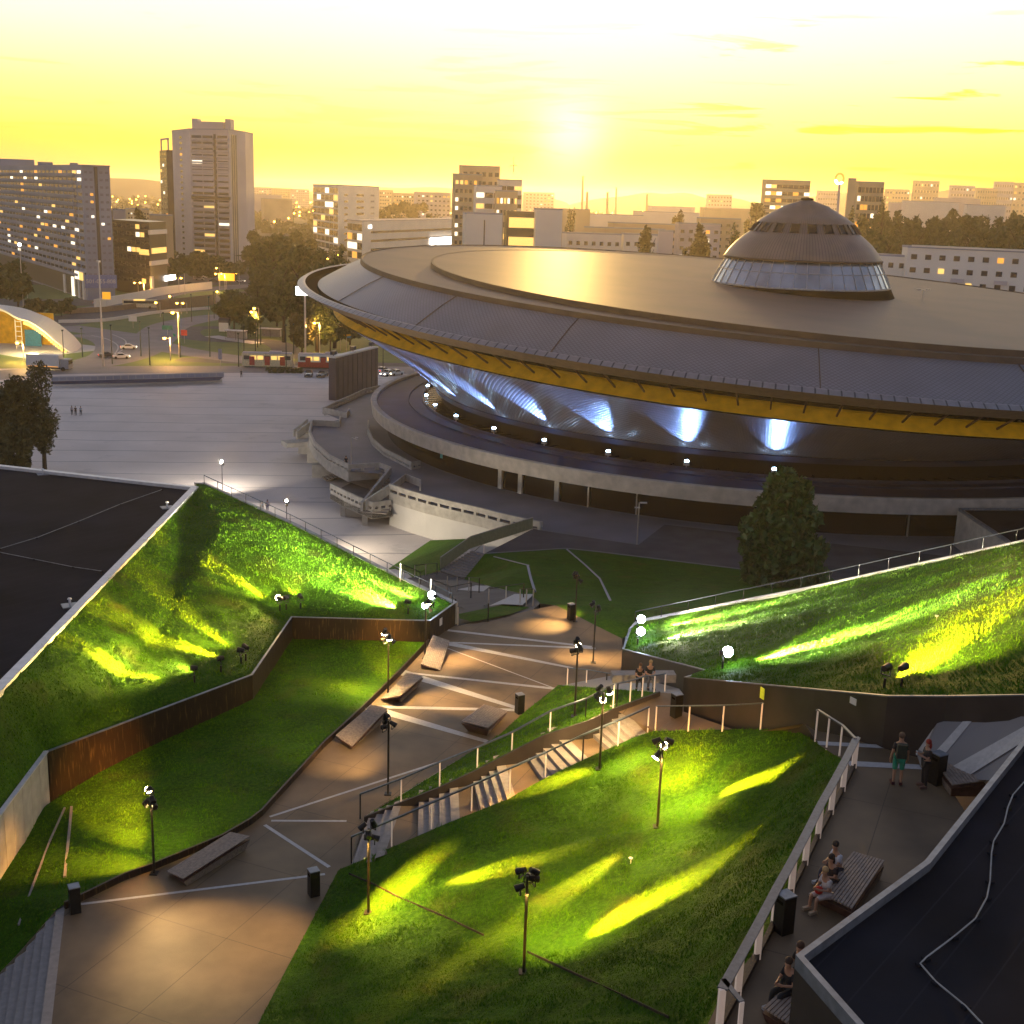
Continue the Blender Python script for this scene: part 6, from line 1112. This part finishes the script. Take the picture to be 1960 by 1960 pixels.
# ================================================================ RAILINGS
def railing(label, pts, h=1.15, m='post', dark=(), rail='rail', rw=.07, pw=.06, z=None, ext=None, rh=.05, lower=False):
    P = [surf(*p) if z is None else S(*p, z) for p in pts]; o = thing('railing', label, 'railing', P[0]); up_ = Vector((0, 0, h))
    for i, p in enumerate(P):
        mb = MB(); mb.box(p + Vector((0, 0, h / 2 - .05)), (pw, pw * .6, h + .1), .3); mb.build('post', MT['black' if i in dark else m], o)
    T = [p + up_ for p in P] + ([ext] if ext else []); mb = MB()
    for a, b_ in zip(T, T[1:]): mb.beam(a, b_, rw, rh)
    mb.build('handrail', MT[rail], o)
    if lower:
        mb = MB()
        for a, b_ in zip(T, T[1:]): mb.beam(a - up_ * .93, b_ - up_ * .93, rw * .5, .2)
        mb.build('kerb_rail', MT['corten'], o)
    return o
q3 = lambda l: [z3_(*p) for p in l]; q5 = lambda l: [(1000 + x * .28986, 1150 + y * .28986) for x, y in l]; q6 = lambda l: [(1400 + x * .28986, 1150 + y * .28986) for x, y in l]; q8 = lambda l: [z8(*p) for p in l]; q7 = lambda l: [z7(*p) for p in l]
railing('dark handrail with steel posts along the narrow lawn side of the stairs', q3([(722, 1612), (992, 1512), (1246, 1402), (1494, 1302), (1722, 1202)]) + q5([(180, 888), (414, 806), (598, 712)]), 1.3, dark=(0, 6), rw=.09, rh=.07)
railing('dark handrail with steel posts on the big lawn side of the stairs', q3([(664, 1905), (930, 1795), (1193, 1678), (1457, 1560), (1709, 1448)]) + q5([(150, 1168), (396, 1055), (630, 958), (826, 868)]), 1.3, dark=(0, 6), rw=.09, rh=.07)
railing('short zigzag handrail near the lamp pole at the top of the narrow lawn', q5([(295, 556), (420, 566), (552, 590), (688, 600)]), 1.1, dark=(2,), z=15.3)
railing('handrail in front of the sitting couple', q5([(622, 702), (708, 684), (788, 655), (866, 645), (936, 634)]), 1.25, dark=(0,), z=19.7)
railing('long handrail between the big lawn and the sloping ramp', q5([(876, 858), (1094, 862), (1318, 862), (1570, 852), (1832, 862)]), 1.25, dark=())
railing('stepped handrail at the upper corner of the big lawn', q6([(485, 866), (553, 914), (628, 968), (712, 1024), (797, 1118)]), 1.25, dark=(), rw=.1)
railing('long grey terrace railing with flat steel posts along the big lawn', [(1634, 1470)] + q6([(733, 1258), (655, 1410), (570, 1568), (485, 1745)]) + q8([(625, 442), (530, 620), (436, 808), (326, 1020), (222, 1215)]), 1.22, rw=.26, pw=.17, z=24, lower=True, m='post')
railing('bottom end of the terrace railing turning away under the roof', q8([(226, 1160), (330, 1290)]), 1.22, rw=.14, pw=.11, z=24)
for lb_, l, dk in (('railing below the wedge lawn', [(412, 285), (503, 275), (598, 265)], (2,)), ('railing left of the distant stairs foot', [(290, 322), (458, 352)], (1,)), ('railing in front of the distant stairs foot', [(685, 390), (768, 400), (866, 405), (952, 415)], (3,)), ('railing round the small middle lawn bed', [(545, 455), (708, 495), (883, 460)], (2,)), ('railing above the dark descending path', [(1032, 520), (1177, 495), (1325, 475)], (2,)), ('railing at the far end of the walkway', [(1295, 527), (1348, 527), (1405, 530), (1460, 545)], (3,)), ('railing beside the front lawn bed at the wall end', [(773, 690), (902, 668), (1027, 660)], (2,)), ('short railing at the end of the rusted wall', [(700, 560), (752, 615)], (1,))): railing(lb_, q7(l), 1.35, dark=dk, pw=.09, rw=.06, rail='black', m='steel')
def edge_rail(label, pts, n, h, off=(0, 0)):
    P = [S(*p) for p in pts]; tot = sum((b_ - a).length for a, b_ in zip(P, P[1:])); out_ = []
    for i in range(n):
        t_ = tot * i / (n - 1)
        for a, b_ in zip(P, P[1:]):
            Ln = (b_ - a).length
            if t_ <= Ln + 1e-6: out_.append(a + (b_ - a) * (t_ / Ln)); break
            t_ -= Ln
    o = thing('railing', label, 'railing', out_[0]); mb = MB()
    for p in out_: pm = MB(); pm.tube(p, p + Vector((0, 0, h)), .025, n=6); pm.build('post', MT['black'], o)
    for a, b_ in zip(out_, out_[1:]): mb.tube(a + Vector((0, 0, h)), b_ + Vector((0, 0, h)), .03, n=6)
    mb.build('handrail', MT['rail'], o)
edge_rail('thin dark railing along the plaza edge of the left grass slope', [(391, 926.5, 19.9), (560, 1004.5, 18.5), (751, 1100.5, 16.8), (866, 1156, 16.3)], 17, .75)
edge_rail('thin dark railing along the far edge of the right grass roof', [(1215, 1191, 16.85), (1554, 1123, 21.05), (1960, 1035, 26.1), (2080, 1007, 27.3)], 16, .75)
# distant stairs up to the arena terrace with a glazed balustrade
o = thing('staircase', 'pale stairs rising to the arena terrace beside a glazed balustrade', 'staircase', S(865, 1100, 3.1)); mb = MB(); n = 11
a0, a1, b0, b1 = S(843, 1093, 3.1), S(889, 1108, 3.1), S(905, 1054, 4.72), S(929, 1060, 4.72)
for i in range(n):
    t0, t1 = i / n, (i + 1) / n; z0, z1 = 3.1 + 1.62 * i / n, 3.1 + 1.62 * (i + 1) / n; p = [a0.lerp(b0, t0), a1.lerp(b1, t0), a1.lerp(b1, t1), a0.lerp(b0, t1)]; q = [Vector((v.x, v.y, z1)) for v in p]
    mb.poly(q); mb.poly([Vector((p[0].x, p[0].y, z0)), Vector((p[1].x, p[1].y, z0)), q[1], q[0]])
mb.build('steps', MT['step'], o)
mb = MB(); mb.prism([(v.x, v.y) for v in (a0, a1, b1, b0)], 0, [3.08, 3.08, 4.7, 4.7]); mb.build('stair_mass', MT['asphalt'], o)
railing('dark handrail with pale posts on the right side of the distant stairs', [(877, 1103), (893, 1090), (909, 1076), (926, 1061)], 1.5, dark=(0,), pw=.1, rail='black')
gb_ = thing('glass_balustrade', 'greenish glazed balustrade rising beside the distant stairs', 'balustrade', S(843, 1092, 3.1)); P = [S(843, 1092, 3.1), S(899.6, 1052, 4.6), S(1019, 1014, 4.7)]; mb = MB(); mb.wall([p + Vector((0, 0, 1.5)) for p in P], [p.z + .15 for p in P], .04); MT['gb'] = mat('frosted_panel', (.26, .27, .16), .3, var=.1); mb.build('panels', MT['gb'], gb_); mb = MB()
for i in range(26): p = P[0].lerp(P[1], i / 9) if i < 9 else P[1].lerp(P[2], (i - 9) / 16); mb.beam(p, p + Vector((0, 0, 1.55)), .07, .05)
for a, b_ in zip(P, P[1:]): mb.beam(a + Vector((0, 0, 1.55)), b_ + Vector((0, 0, 1.55)), .1, .07)
mb.build('frame', MT['steel'], gb_)
mast(1220, 957, 1218, 1042, 'pale lamp mast with twin heads on the arena terrace', r=.1, name='lamp_post') if False else None
P = S(1219, 1042, 4.7); h = hpx(P, 962); o = thing('lamp_post', 'pale lamp post with angled twin heads on the arena terrace', 'lamp post', P); mb = MB(); mb.tube(P, P + Vector((0, 0, h)), .1, .07); mb.build('pole', MT['steel'], o); mb = MB(); mb.box(P + Vector((.5, 0, h)), (.8, .35, .12)); mb.box(P + Vector((-.2, 0, h - .6)), (.6, .3, .12)); mb.build('heads', MT['coping'], o)
P = S(672, 889, 4.7); o = thing('lamp_post', 'slender tall lamp post on the curved concrete terrace', 'lamp post', P); h = hpx(P, 837); mb = MB(); mb.tube(P, P + Vector((0, 0, h)), .05); mb.build('pole', MT['steel'], o); mb = MB(); mb.beam(P + Vector((0, 0, h)), P + Vector((.9, 0, h - .3)), .06, .06); mb.box(P + Vector((.8, 0, h)), (.4, .2, .1)); mb.build('head', MT['coping'], o)
# notices on the walls and small markers
def notice(px, py, label, m, w, h, wallpt=None, z=15.7, rz=0.0, name='notice'):
    P = S(px, py, z); o = thing(name, label, 'sign', P); mb = MB(); mb.box(P, (w, .03, h), rz); mb.build('panel', MT[m], o); return o
def onwall(px, py, A, B, off, label, m, w, h, name='notice'):
    A, B = Vector(A), Vector(B); d = (B - A).xy.to_3d().normalized(); nn = Vector((d.y, -d.x, 0)); nn = nn if nn.dot(O - A) > 0 else -nn; r = rayd(px, py); t_ = (A + nn * off - O).dot(nn) / r.dot(nn); P = O + r * t_; o = thing(name, label, 'sign', P); mb = MB(); mb.box(P, (w, .03, h), math.atan2(d.y, d.x)); mb.build('panel', MT[m], o); return o
onwall(332, 1366, S(90, 1438, 16.5), S(480, 1292, 16.5), .05, 'lime green notice on the long part of the rusted wall', 'lime', .25, .42)
onwall(528, 1237, S(480, 1292, 16.5), S(557, 1181, 16.5), .05, 'tiny white notice on the short diagonal rusted wall', 'whitewall', .14, .3)
onwall(844, 1190, S(822, 1188, 16.5), S(869, 1154, 16.5), .14, 'small white pictogram notice at the end of the rusted wall', 'whitewall', .4, .5)
onwall(1459, 1327, S(1309, 1297, 21.6), S(1560, 1321, 24.8), .14, 'lime green notice on the long black wall', 'lime', .28, .5)
onwall(1633, 1342, S(1560, 1321, 24.8), S(1699, 1334, 26), .14, 'small white and red notice on the black wall', 'whitewall', .34, .26)
for px, py, lb_ in ((1207, 1653, 'small white marker in the big front lawn'), (1792, 1188, 'small white marker in the right grass slope')):
    P = surf(px, py); o = thing('lawn_marker', lb_, 'marker', P); mb = MB(); mb.tube(P, P + Vector((0, 0, .22)), .02); mb.tube(P + Vector((0, 0, .2)), P + Vector((0, 0, .25)), .06, .09); mb.build('peg', MT['coping'], o)
# timber edging lines lying in the lower left lawn and crease kerb on the front lawn
def kerb(label, pts, w, m, name='edging_board'):
    P = [surf(*p) + Vector((0, 0, .05)) for p in pts]; mb = MB()
    for a, b_ in zip(P, P[1:]): mb.beam(a, b_, w, .08)
    tag(mb.build(name, MT[m]), label, 'edging')
kerb('long thin board lying in the dark lower left lawn', [(124, 1548), (96, 1610), (62, 1700), (36, 1772)], .08, 'step'); kerb('shorter upright-looking board in the dark lower left lawn', [(137, 1546), (131, 1610), (124, 1680)], .12, 'step')
kerb('thin worn edging line crossing the big front lawn', [(668, 1674), (710, 1692), (770, 1722), (850, 1756), (926, 1792)], .03, 'bark'); kerb('thin edging line at the bottom of the big front lawn', [(1010, 1824), (1100, 1866), (1200, 1912), (1280, 1950)], .03, 'bark')
kerb('pale edging line in the big dark lawn', [(1010, 1083), (1016, 1108), (1024, 1134)], .22, 'bg'); kerb('faint pale edging line across the dark lawn', [(1085, 1052), (1118, 1080), (1148, 1108), (1168, 1150)], .16, 'bg'); kerb('thin pale line fanning over the dark lawn', [(945, 1066), (1012, 1083)], .12, 'bg')
# ================================================================ PEOPLE
def skinmesh(name, J, E, parent, m, sub=2):
    "J: dict name->(pos, radius); first key is root"
    ks = list(J); me = bpy.data.meshes.new(name); me.from_pydata([J[k][0] for k in ks], [(ks.index(a), ks.index(b_)) for a, b_ in E], []); me.update()
    o = bpy.data.objects.new('tmp', me); COL.objects.link(o); md = o.modifiers.new('s', 'SKIN'); md.use_smooth_shade = True; sv = me.skin_vertices[0].data
    for i, k in enumerate(ks): r = J[k][1]; sv[i].radius = (r, r) if not hasattr(r, '__len__') else r; sv[i].use_root = (i == 0)
    ss = o.modifiers.new('u', 'SUBSURF'); ss.levels = sub; dg = bpy.context.evaluated_depsgraph_get(); me2 = bpy.data.meshes.new_from_object(o.evaluated_get(dg)); bpy.data.objects.remove(o); bpy.data.meshes.remove(me)
    me2.materials.clear(); me2.materials.append(m); r = bpy.data.objects.new(name, me2); COL.objects.link(r); r.parent = parent; return r
SK = mat('skin', (.42, .22, .13), .6, var=.05)
cloth_cache = {}
def cl(c):
    if c not in cloth_cache: cloth_cache[c] = mat('cloth', c, .85, scale=9, var=.15)
    return cloth_cache[c]
def person(label, P, face, pose='stand', h=1.75, shirt=(.02, .02, .02), pants=(.02, .02, .025), hair=(.05, .03, .02), shoes=(.03, .03, .03), shorts=False, longhair=False, arms=None, skirt=False, near=True, backpack=False, bag=None, phone=False, group=None, stripe=False):
    s = h / 1.75; o = thing('person', label, 'person', P, group); o.rotation_euler = (0, 0, face)
    V = lambda x, y, z: (x * s, y * s, z * s)
    if pose == 'sit':
        hz = .50; hip = V(0, -.02, hz); J = {'pel': (hip, .13 * s), 'sp': (V(0, -.02, hz + .2), .115 * s), 'ch': (V(0, .04, hz + .42), .135 * s), 'nk': (V(0, .09, hz + .58), .055 * s), 'hd': (V(0, .13, hz + .68), .085 * s), 'hd2': (V(0, .13, hz + .79), .085 * s)}
        legs = {'kn': (.13, .44, .47), 'an': (.14, .46, .08), 'to': (.15, .62, .05)}
    else:
        hz = .94; J = {'pel': (V(0, 0, hz), .13 * s), 'sp': (V(0, 0, hz + .2), .115 * s), 'ch': (V(0, 0, hz + .42), .14 * s), 'nk': (V(0, .01, hz + .57), .055 * s), 'hd': (V(0, .03, hz + .66), .085 * s), 'hd2': (V(0, .03, hz + .76), .085 * s)}
        st_ = .22 if pose == 'walk' else .0; legs = None
    E = [('pel', 'sp'), ('sp', 'ch'), ('ch', 'nk'), ('nk', 'hd'), ('hd', 'hd2')]
    am = arms or {'sit': (('L', .30, .32, -.18, .26, .50, -.0)), 'stand': None}.get(pose)
    for sd_, sx_ in (('L', -1), ('R', 1)):
        J['hp' + sd_] = (V(sx_ * .10, 0, hz - .03), .10 * s)
        if legs:
            J['kn' + sd_] = (V(sx_ * legs['kn'][0], legs['kn'][1], legs['kn'][2]), .062 * s); J['an' + sd_] = (V(sx_ * legs['an'][0], legs['an'][1], legs['an'][2]), .04 * s); J['to' + sd_] = (V(sx_ * legs['to'][0], legs['to'][1], legs['to'][2]), .032 * s)
        else:
            k = st_ * sx_; J['kn' + sd_] = (V(sx_ * .11, k * .6 + .02, .50), .062 * s); J['an' + sd_] = (V(sx_ * .12, k, .08), .04 * s); J['to' + sd_] = (V(sx_ * .14, k + .16, .035), .032 * s)
        J['sh' + sd_] = (V(sx_ * .17, J['ch'][0][1] / s, hz + .47), .062 * s)
        if pose == 'sit' or arms == 'front': el, wr, hn = (sx_ * .23, .12, hz + .22), (sx_ * .10, .33, hz + .22), (sx_ * .06, .40, hz + .24)
        elif arms == 'phone': el, wr, hn = (sx_ * .22, .06, hz + .2), (sx_ * .08, .28, hz + .30), (sx_ * .05, .34, hz + .34)
        else: el, wr, hn = (sx_ * .24, -.02 - .06 * sx_ * (pose == 'walk'), hz + .2), (sx_ * .26, .05 + .1 * sx_ * (pose == 'walk'), hz - .04), (sx_ * .255, .07 + .1 * sx_ * (pose == 'walk'), hz - .12)
        J['el' + sd_] = (V(*el), .042 * s); J['wr' + sd_] = (V(*wr), .03 * s); J['hn' + sd_] = (V(*hn), .036 * s)
        E += [('pel', 'hp' + sd_), ('hp' + sd_, 'kn' + sd_), ('kn' + sd_, 'an' + sd_), ('an' + sd_, 'to' + sd_), ('ch', 'sh' + sd_), ('sh' + sd_, 'el' + sd_), ('el' + sd_, 'wr' + sd_), ('wr' + sd_, 'hn' + sd_)]
        if near:
            w = Vector(J['wr' + sd_][0]); hnv = Vector(J['hn' + sd_][0]); d = (hnv - w).normalized(); sdv = d.cross(Vector((0, 1, .3))).normalized()
            for i in range(4):
                b_ = hnv + sdv * (i - 1.5) * .019 * s + d * .02; L_ = (.05, .06, .065, .048)[i] * s; J[f'f{i}{sd_}'] = (tuple(b_ + d * L_), .0085 * s); J[f'g{i}{sd_}'] = (tuple(b_ + d * L_ * 1.6 + Vector((0, .012, 0))), .0075 * s); E += [('hn' + sd_, f'f{i}{sd_}'), (f'f{i}{sd_}', f'g{i}{sd_}')]
            J['t' + sd_] = (tuple(w + sdv * .045 * sx_ * s + d * .05), .011 * s); E.append(('wr' + sd_, 't' + sd_))
    body = skinmesh('body', J, E, o, SK, 2 if near else 1)
    g_ = lambda k, a: (J[k][0], (J[k][1] + a) if not hasattr(J[k][1], '__len__') else J[k][1])
    SJ = {'pel': g_('pel', .022), 'sp': g_('sp', .03), 'ch': g_('ch', .028)}; SE = [('pel', 'sp'), ('sp', 'ch')]
    for sd_ in 'LR':
        SJ['sh' + sd_] = g_('sh' + sd_, .022); mid = Vector(J['sh' + sd_][0]).lerp(Vector(J['el' + sd_][0]), .75); SJ['el' + sd_] = (tuple(mid), .062 * s); SE += [('ch', 'sh' + sd_), ('sh' + sd_, 'el' + sd_)]
    skinmesh('shirt', SJ, SE, o, cl(shirt), 1)
    PJ = {'pel': (J['pel'][0], .142 * s)}; PE = []
    for sd_ in 'LR':
        PJ['hp' + sd_] = (J['hp' + sd_][0], .118 * s); PJ['kn' + sd_] = (J['kn' + sd_][0], .082 * s); PE += [('pel', 'hp' + sd_), ('hp' + sd_, 'kn' + sd_)]
        if not shorts: PJ['an' + sd_] = (J['an' + sd_][0], .058 * s); PE.append(('kn' + sd_, 'an' + sd_))
    skinmesh('shorts' if shorts else 'trousers', PJ, PE, o, cl(pants), 1)
    hc = Vector(J['hd2'][0]); mb = MB(); mb.ball((hc.x, hc.y - .022 * s, hc.z + .012), .102 * s, 12, 8, 1.05)
    if longhair: mb.ball((hc.x, hc.y - .07 * s, hc.z - .14 * s), .085 * s, 10, 6, 1.9)
    me = bpy.data.meshes.new('hair'); me.from_pydata(mb.v, [], mb.f); me.materials.append(cl(hair)); r = bpy.data.objects.new('hair', me); COL.objects.link(r); r.parent = o
    for nm, dims, mm in (('nose', [((0, .095, -.035), .014)], SK), ('eye', [((-.03, .085, -.005), .009), ((.03, .085, -.005), .009)], cl((.01, .01, .01)))):
        if not near: break
        for c, rr in dims:
            mb = MB(); mb.ball((hc.x + c[0] * s, hc.y + c[1] * s, hc.z + c[2] * s), rr, 6, 5); me = bpy.data.meshes.new(nm); me.from_pydata(mb.v, [], mb.f); me.materials.append(mm); r = bpy.data.objects.new(nm, me); COL.objects.link(r); r.parent = o
    for sd_ in 'LR':
        a, b_ = Vector(J['an' + sd_][0]), Vector(J['to' + sd_][0]); mb = MB(); mb.beam(a + (a - b_).normalized() * .05 - Vector((0, 0, a.z - .045 * s)) + Vector((0, 0, 0)), Vector((b_.x, b_.y, .045 * s)) + (b_ - a).xy.to_3d().normalized() * .06, .1 * s, .085 * s); me = bpy.data.meshes.new('shoe'); me.from_pydata(mb.v, [], mb.f); me.materials.append(cl(shoes)); r = bpy.data.objects.new('shoe', me); COL.objects.link(r); r.parent = o
    def held(nm, lb_, cat, c, dims, colr, shape='box'):
        q = thing(nm, lb_, cat, P); q.rotation_euler = (0, 0, face); mb = MB()
        (mb.box if shape == 'box' else mb.ball)(V(*c), *( (tuple(d * s for d in dims),) if shape == 'box' else (dims[0], 12, 8, dims[1]))); me = bpy.data.meshes.new(nm); me.from_pydata(mb.v, [], mb.f); me.materials.append(cl(colr)); r = bpy.data.objects.new('body' if shape != 'x' else nm, me); COL.objects.link(r); r.parent = q
        if shape == 'ball': pass
        return q
    if backpack: held('backpack', 'dark backpack with a green stripe worn by the man in green shorts', 'backpack', (0, -.2, 1.26), (.30, .18, .46), (.02, .03, .02))
    if phone: held('phone', 'bright phone held by the red-haired woman', 'phone', (0, .40, 1.30), (.08, .02, .15), (.6, .65, .7))
    if bag: held('bag', bag[0], 'bag', bag[1], bag[2], bag[3], 'ball')
    return o
person('tall man in a black top, green shorts and backpack standing on the terrace', S(1716, 1502, 24.01), R(165 - 180 + 8), 'stand', 1.95, (.015, .015, .018), (.03, .28, .16), (.10, .06, .04), (.08, .02, .02), shorts=True, backpack=True)
person('red-haired woman in black holding a phone beside the bin', S(1768, 1506, 24.01), R(95), 'stand', 1.78, (.015, .013, .018), (.012, .012, .015), (.30, .03, .015), (.15, .08, .06), arms='phone', longhair=True, phone=True)
person('man in a white t-shirt sitting at the far end of the occupied bench', S(1598, 1690, 24.01), R(110), 'sit', 1.8, (.62, .60, .62), (.05, .05, .07), (.03, .02, .015), (.5, .5, .5))
person('dark-haired woman in the middle of the three on the bench', S(1590, 1712, 24.01), R(115), 'sit', 1.72, (.03, .02, .02), (.03, .025, .03), (.03, .018, .012), (.4, .3, .25), longhair=True)
person('blonde person in a pale patterned shirt sitting nearest on the bench', S(1578, 1738, 24.01), R(115), 'sit', 1.72, (.55, .48, .44), (.55, .48, .44), (.45, .28, .12), (.4, .3, .2), shorts=True, bag=('red handbag on the lap of the blonde person', (0, .28, .66), (.13, .95), (.5, .03, .015)))
person('person in black with white-striped trousers sitting below the roof corner', S(1508, 1925, 24.01), R(120), 'sit', 1.82, (.012, .012, .014), (.014, .014, .016), (.05, .03, .02), (.4, .4, .4))
person('bearded person mostly hidden behind the roof corner', S(1530, 1895, 24.01), R(120), 'sit', 1.85, (.02, .016, .014), (.02, .02, .02), (.07, .035, .02))
person('woman of the couple sitting on the steps by the black wall', S(*q5([(770, 565)])[0], 19.2), R(175), 'sit', 1.7, (.02, .015, .015), (.02, .02, .02), (.12, .06, .03), longhair=True)
person('man in a dark printed t-shirt sitting on the steps by the black wall', S(*q5([(835, 560)])[0], 19.4), R(185), 'sit', 1.85, (.02, .02, .022), (.10, .09, .09), (.3, .2, .1))
mb = MB(); q = S(*q5([(800, 540)])[0], 19.2); mb.box(q + Vector((0, .3, .22)), (3.4, .7, .44), .1); t_ = thing('stone_step', 'stone seat step under the sitting couple', 'step', q); mb.build('block', MT['step'], t_)
for px, py, c1, c2, lb_, fc in ((138, 794, (.3, .28, .3), (.03, .03, .04), 'left woman of three walking on the plaza', 200), (145, 795, (.02, .015, .015), (.03, .02, .02), 'middle dark-clad walker of three on the plaza', 200), (155, 795, (.25, .3, .35), (.03, .04, .06), 'right walker of three on the plaza', 190), (462, 722, (.02, .02, .02), (.02, .02, .02), 'lone dark figure at the far plaza edge', 180), (502, 983, (.7, .68, .62), (.6, .58, .52), 'person in white on the service yard behind the grass slope', 150), (512, 980, (.35, .3, .35), (.06, .07, .14), 'person in blue jeans beside the one in white', 200)):
    person(lb_, S(px, py, .01), R(fc), 'walk', 1.75, c1, c2, near=False, longhair='woman' in lb_)
P = atz(657, 884, TZ, 4.7); person('dark figure leaning at the curved concrete parapet', P + Vector((.3, .8, 0)), R(200), 'stand', 1.75, near=False)
# ================================================================ GRASS + HAZE
for k, dn, hh, ww in (('mid', 170, .085, .03), ('small', 120, .085, .03), ('rightlow', 100, .10, .045), ('rightup', 60, .10, .055), ('leftlow', 70, .085, .045), ('leftup', 46, .11, .06)):
    blades(LAWN[k], dn, hh, ww)
HZ = globals().get('HAZE', .000095)
if HZ:
    mb = MB(); mb.box((0, 4350, 49), (18600, 10000, 104)); hz = mb.build('haze', None); m = bpy.data.materials.new('haze'); m.use_nodes = True; t = m.node_tree; t.nodes.clear(); oo = t.nodes.new('ShaderNodeOutputMaterial'); v = t.nodes.new('ShaderNodeVolumePrincipled'); v.inputs['Color'].default_value = (.95, .85, .70, 1); v.inputs['Density'].default_value = HZ; v.inputs['Anisotropy'].default_value = .72
    t.links.new(v.outputs[0], oo.inputs['Volume']); hz.data.materials.append(m); hz['kind'] = 'stuff'
    gpoly = None

# labels that single out members of groups by their order across the view
ORD = ['first', 'second', 'third', 'fourth', 'fifth', 'sixth', 'seventh', 'eighth', 'ninth', 'tenth', 'eleventh', 'twelfth', 'thirteenth', 'fourteenth', 'fifteenth', 'sixteenth', 'seventeenth', 'eighteenth', 'nineteenth', 'twentieth']
def ordn(i): return ORD[i] if i < 20 else ('twenty-' if i < 29 else 'thirty-' if i < 39 else 'forty-') + ORD[(i + 1) % 10 - 1] if (i + 1) % 10 else ('thirtieth', 'fortieth', 'fiftieth')[(i + 1) // 10 - 3]
for g_, base in (('blue floodlights around the arena cone', 'blue floodlight under the arena cone'), ('orange street lamps', 'glowing orange street lamp'), ('dark tram wire poles', 'dark green tram wire pole'), ('dark trees of the park left of the saucer', 'dark tree of the park before the saucer rim'), ('golden hazy trees behind the white buildings', 'golden hazy tree behind the white buildings'), ('dark park trees right of the dome', 'dark tree in the wide park right of the dome')):
    ms = sorted([o for o in sc.objects if o.get('group') == g_], key=lambda o: proj(o.location)[0])
    for i, o in enumerate(ms): o['label'] = base + ', ' + ordn(i) + ' from the left'
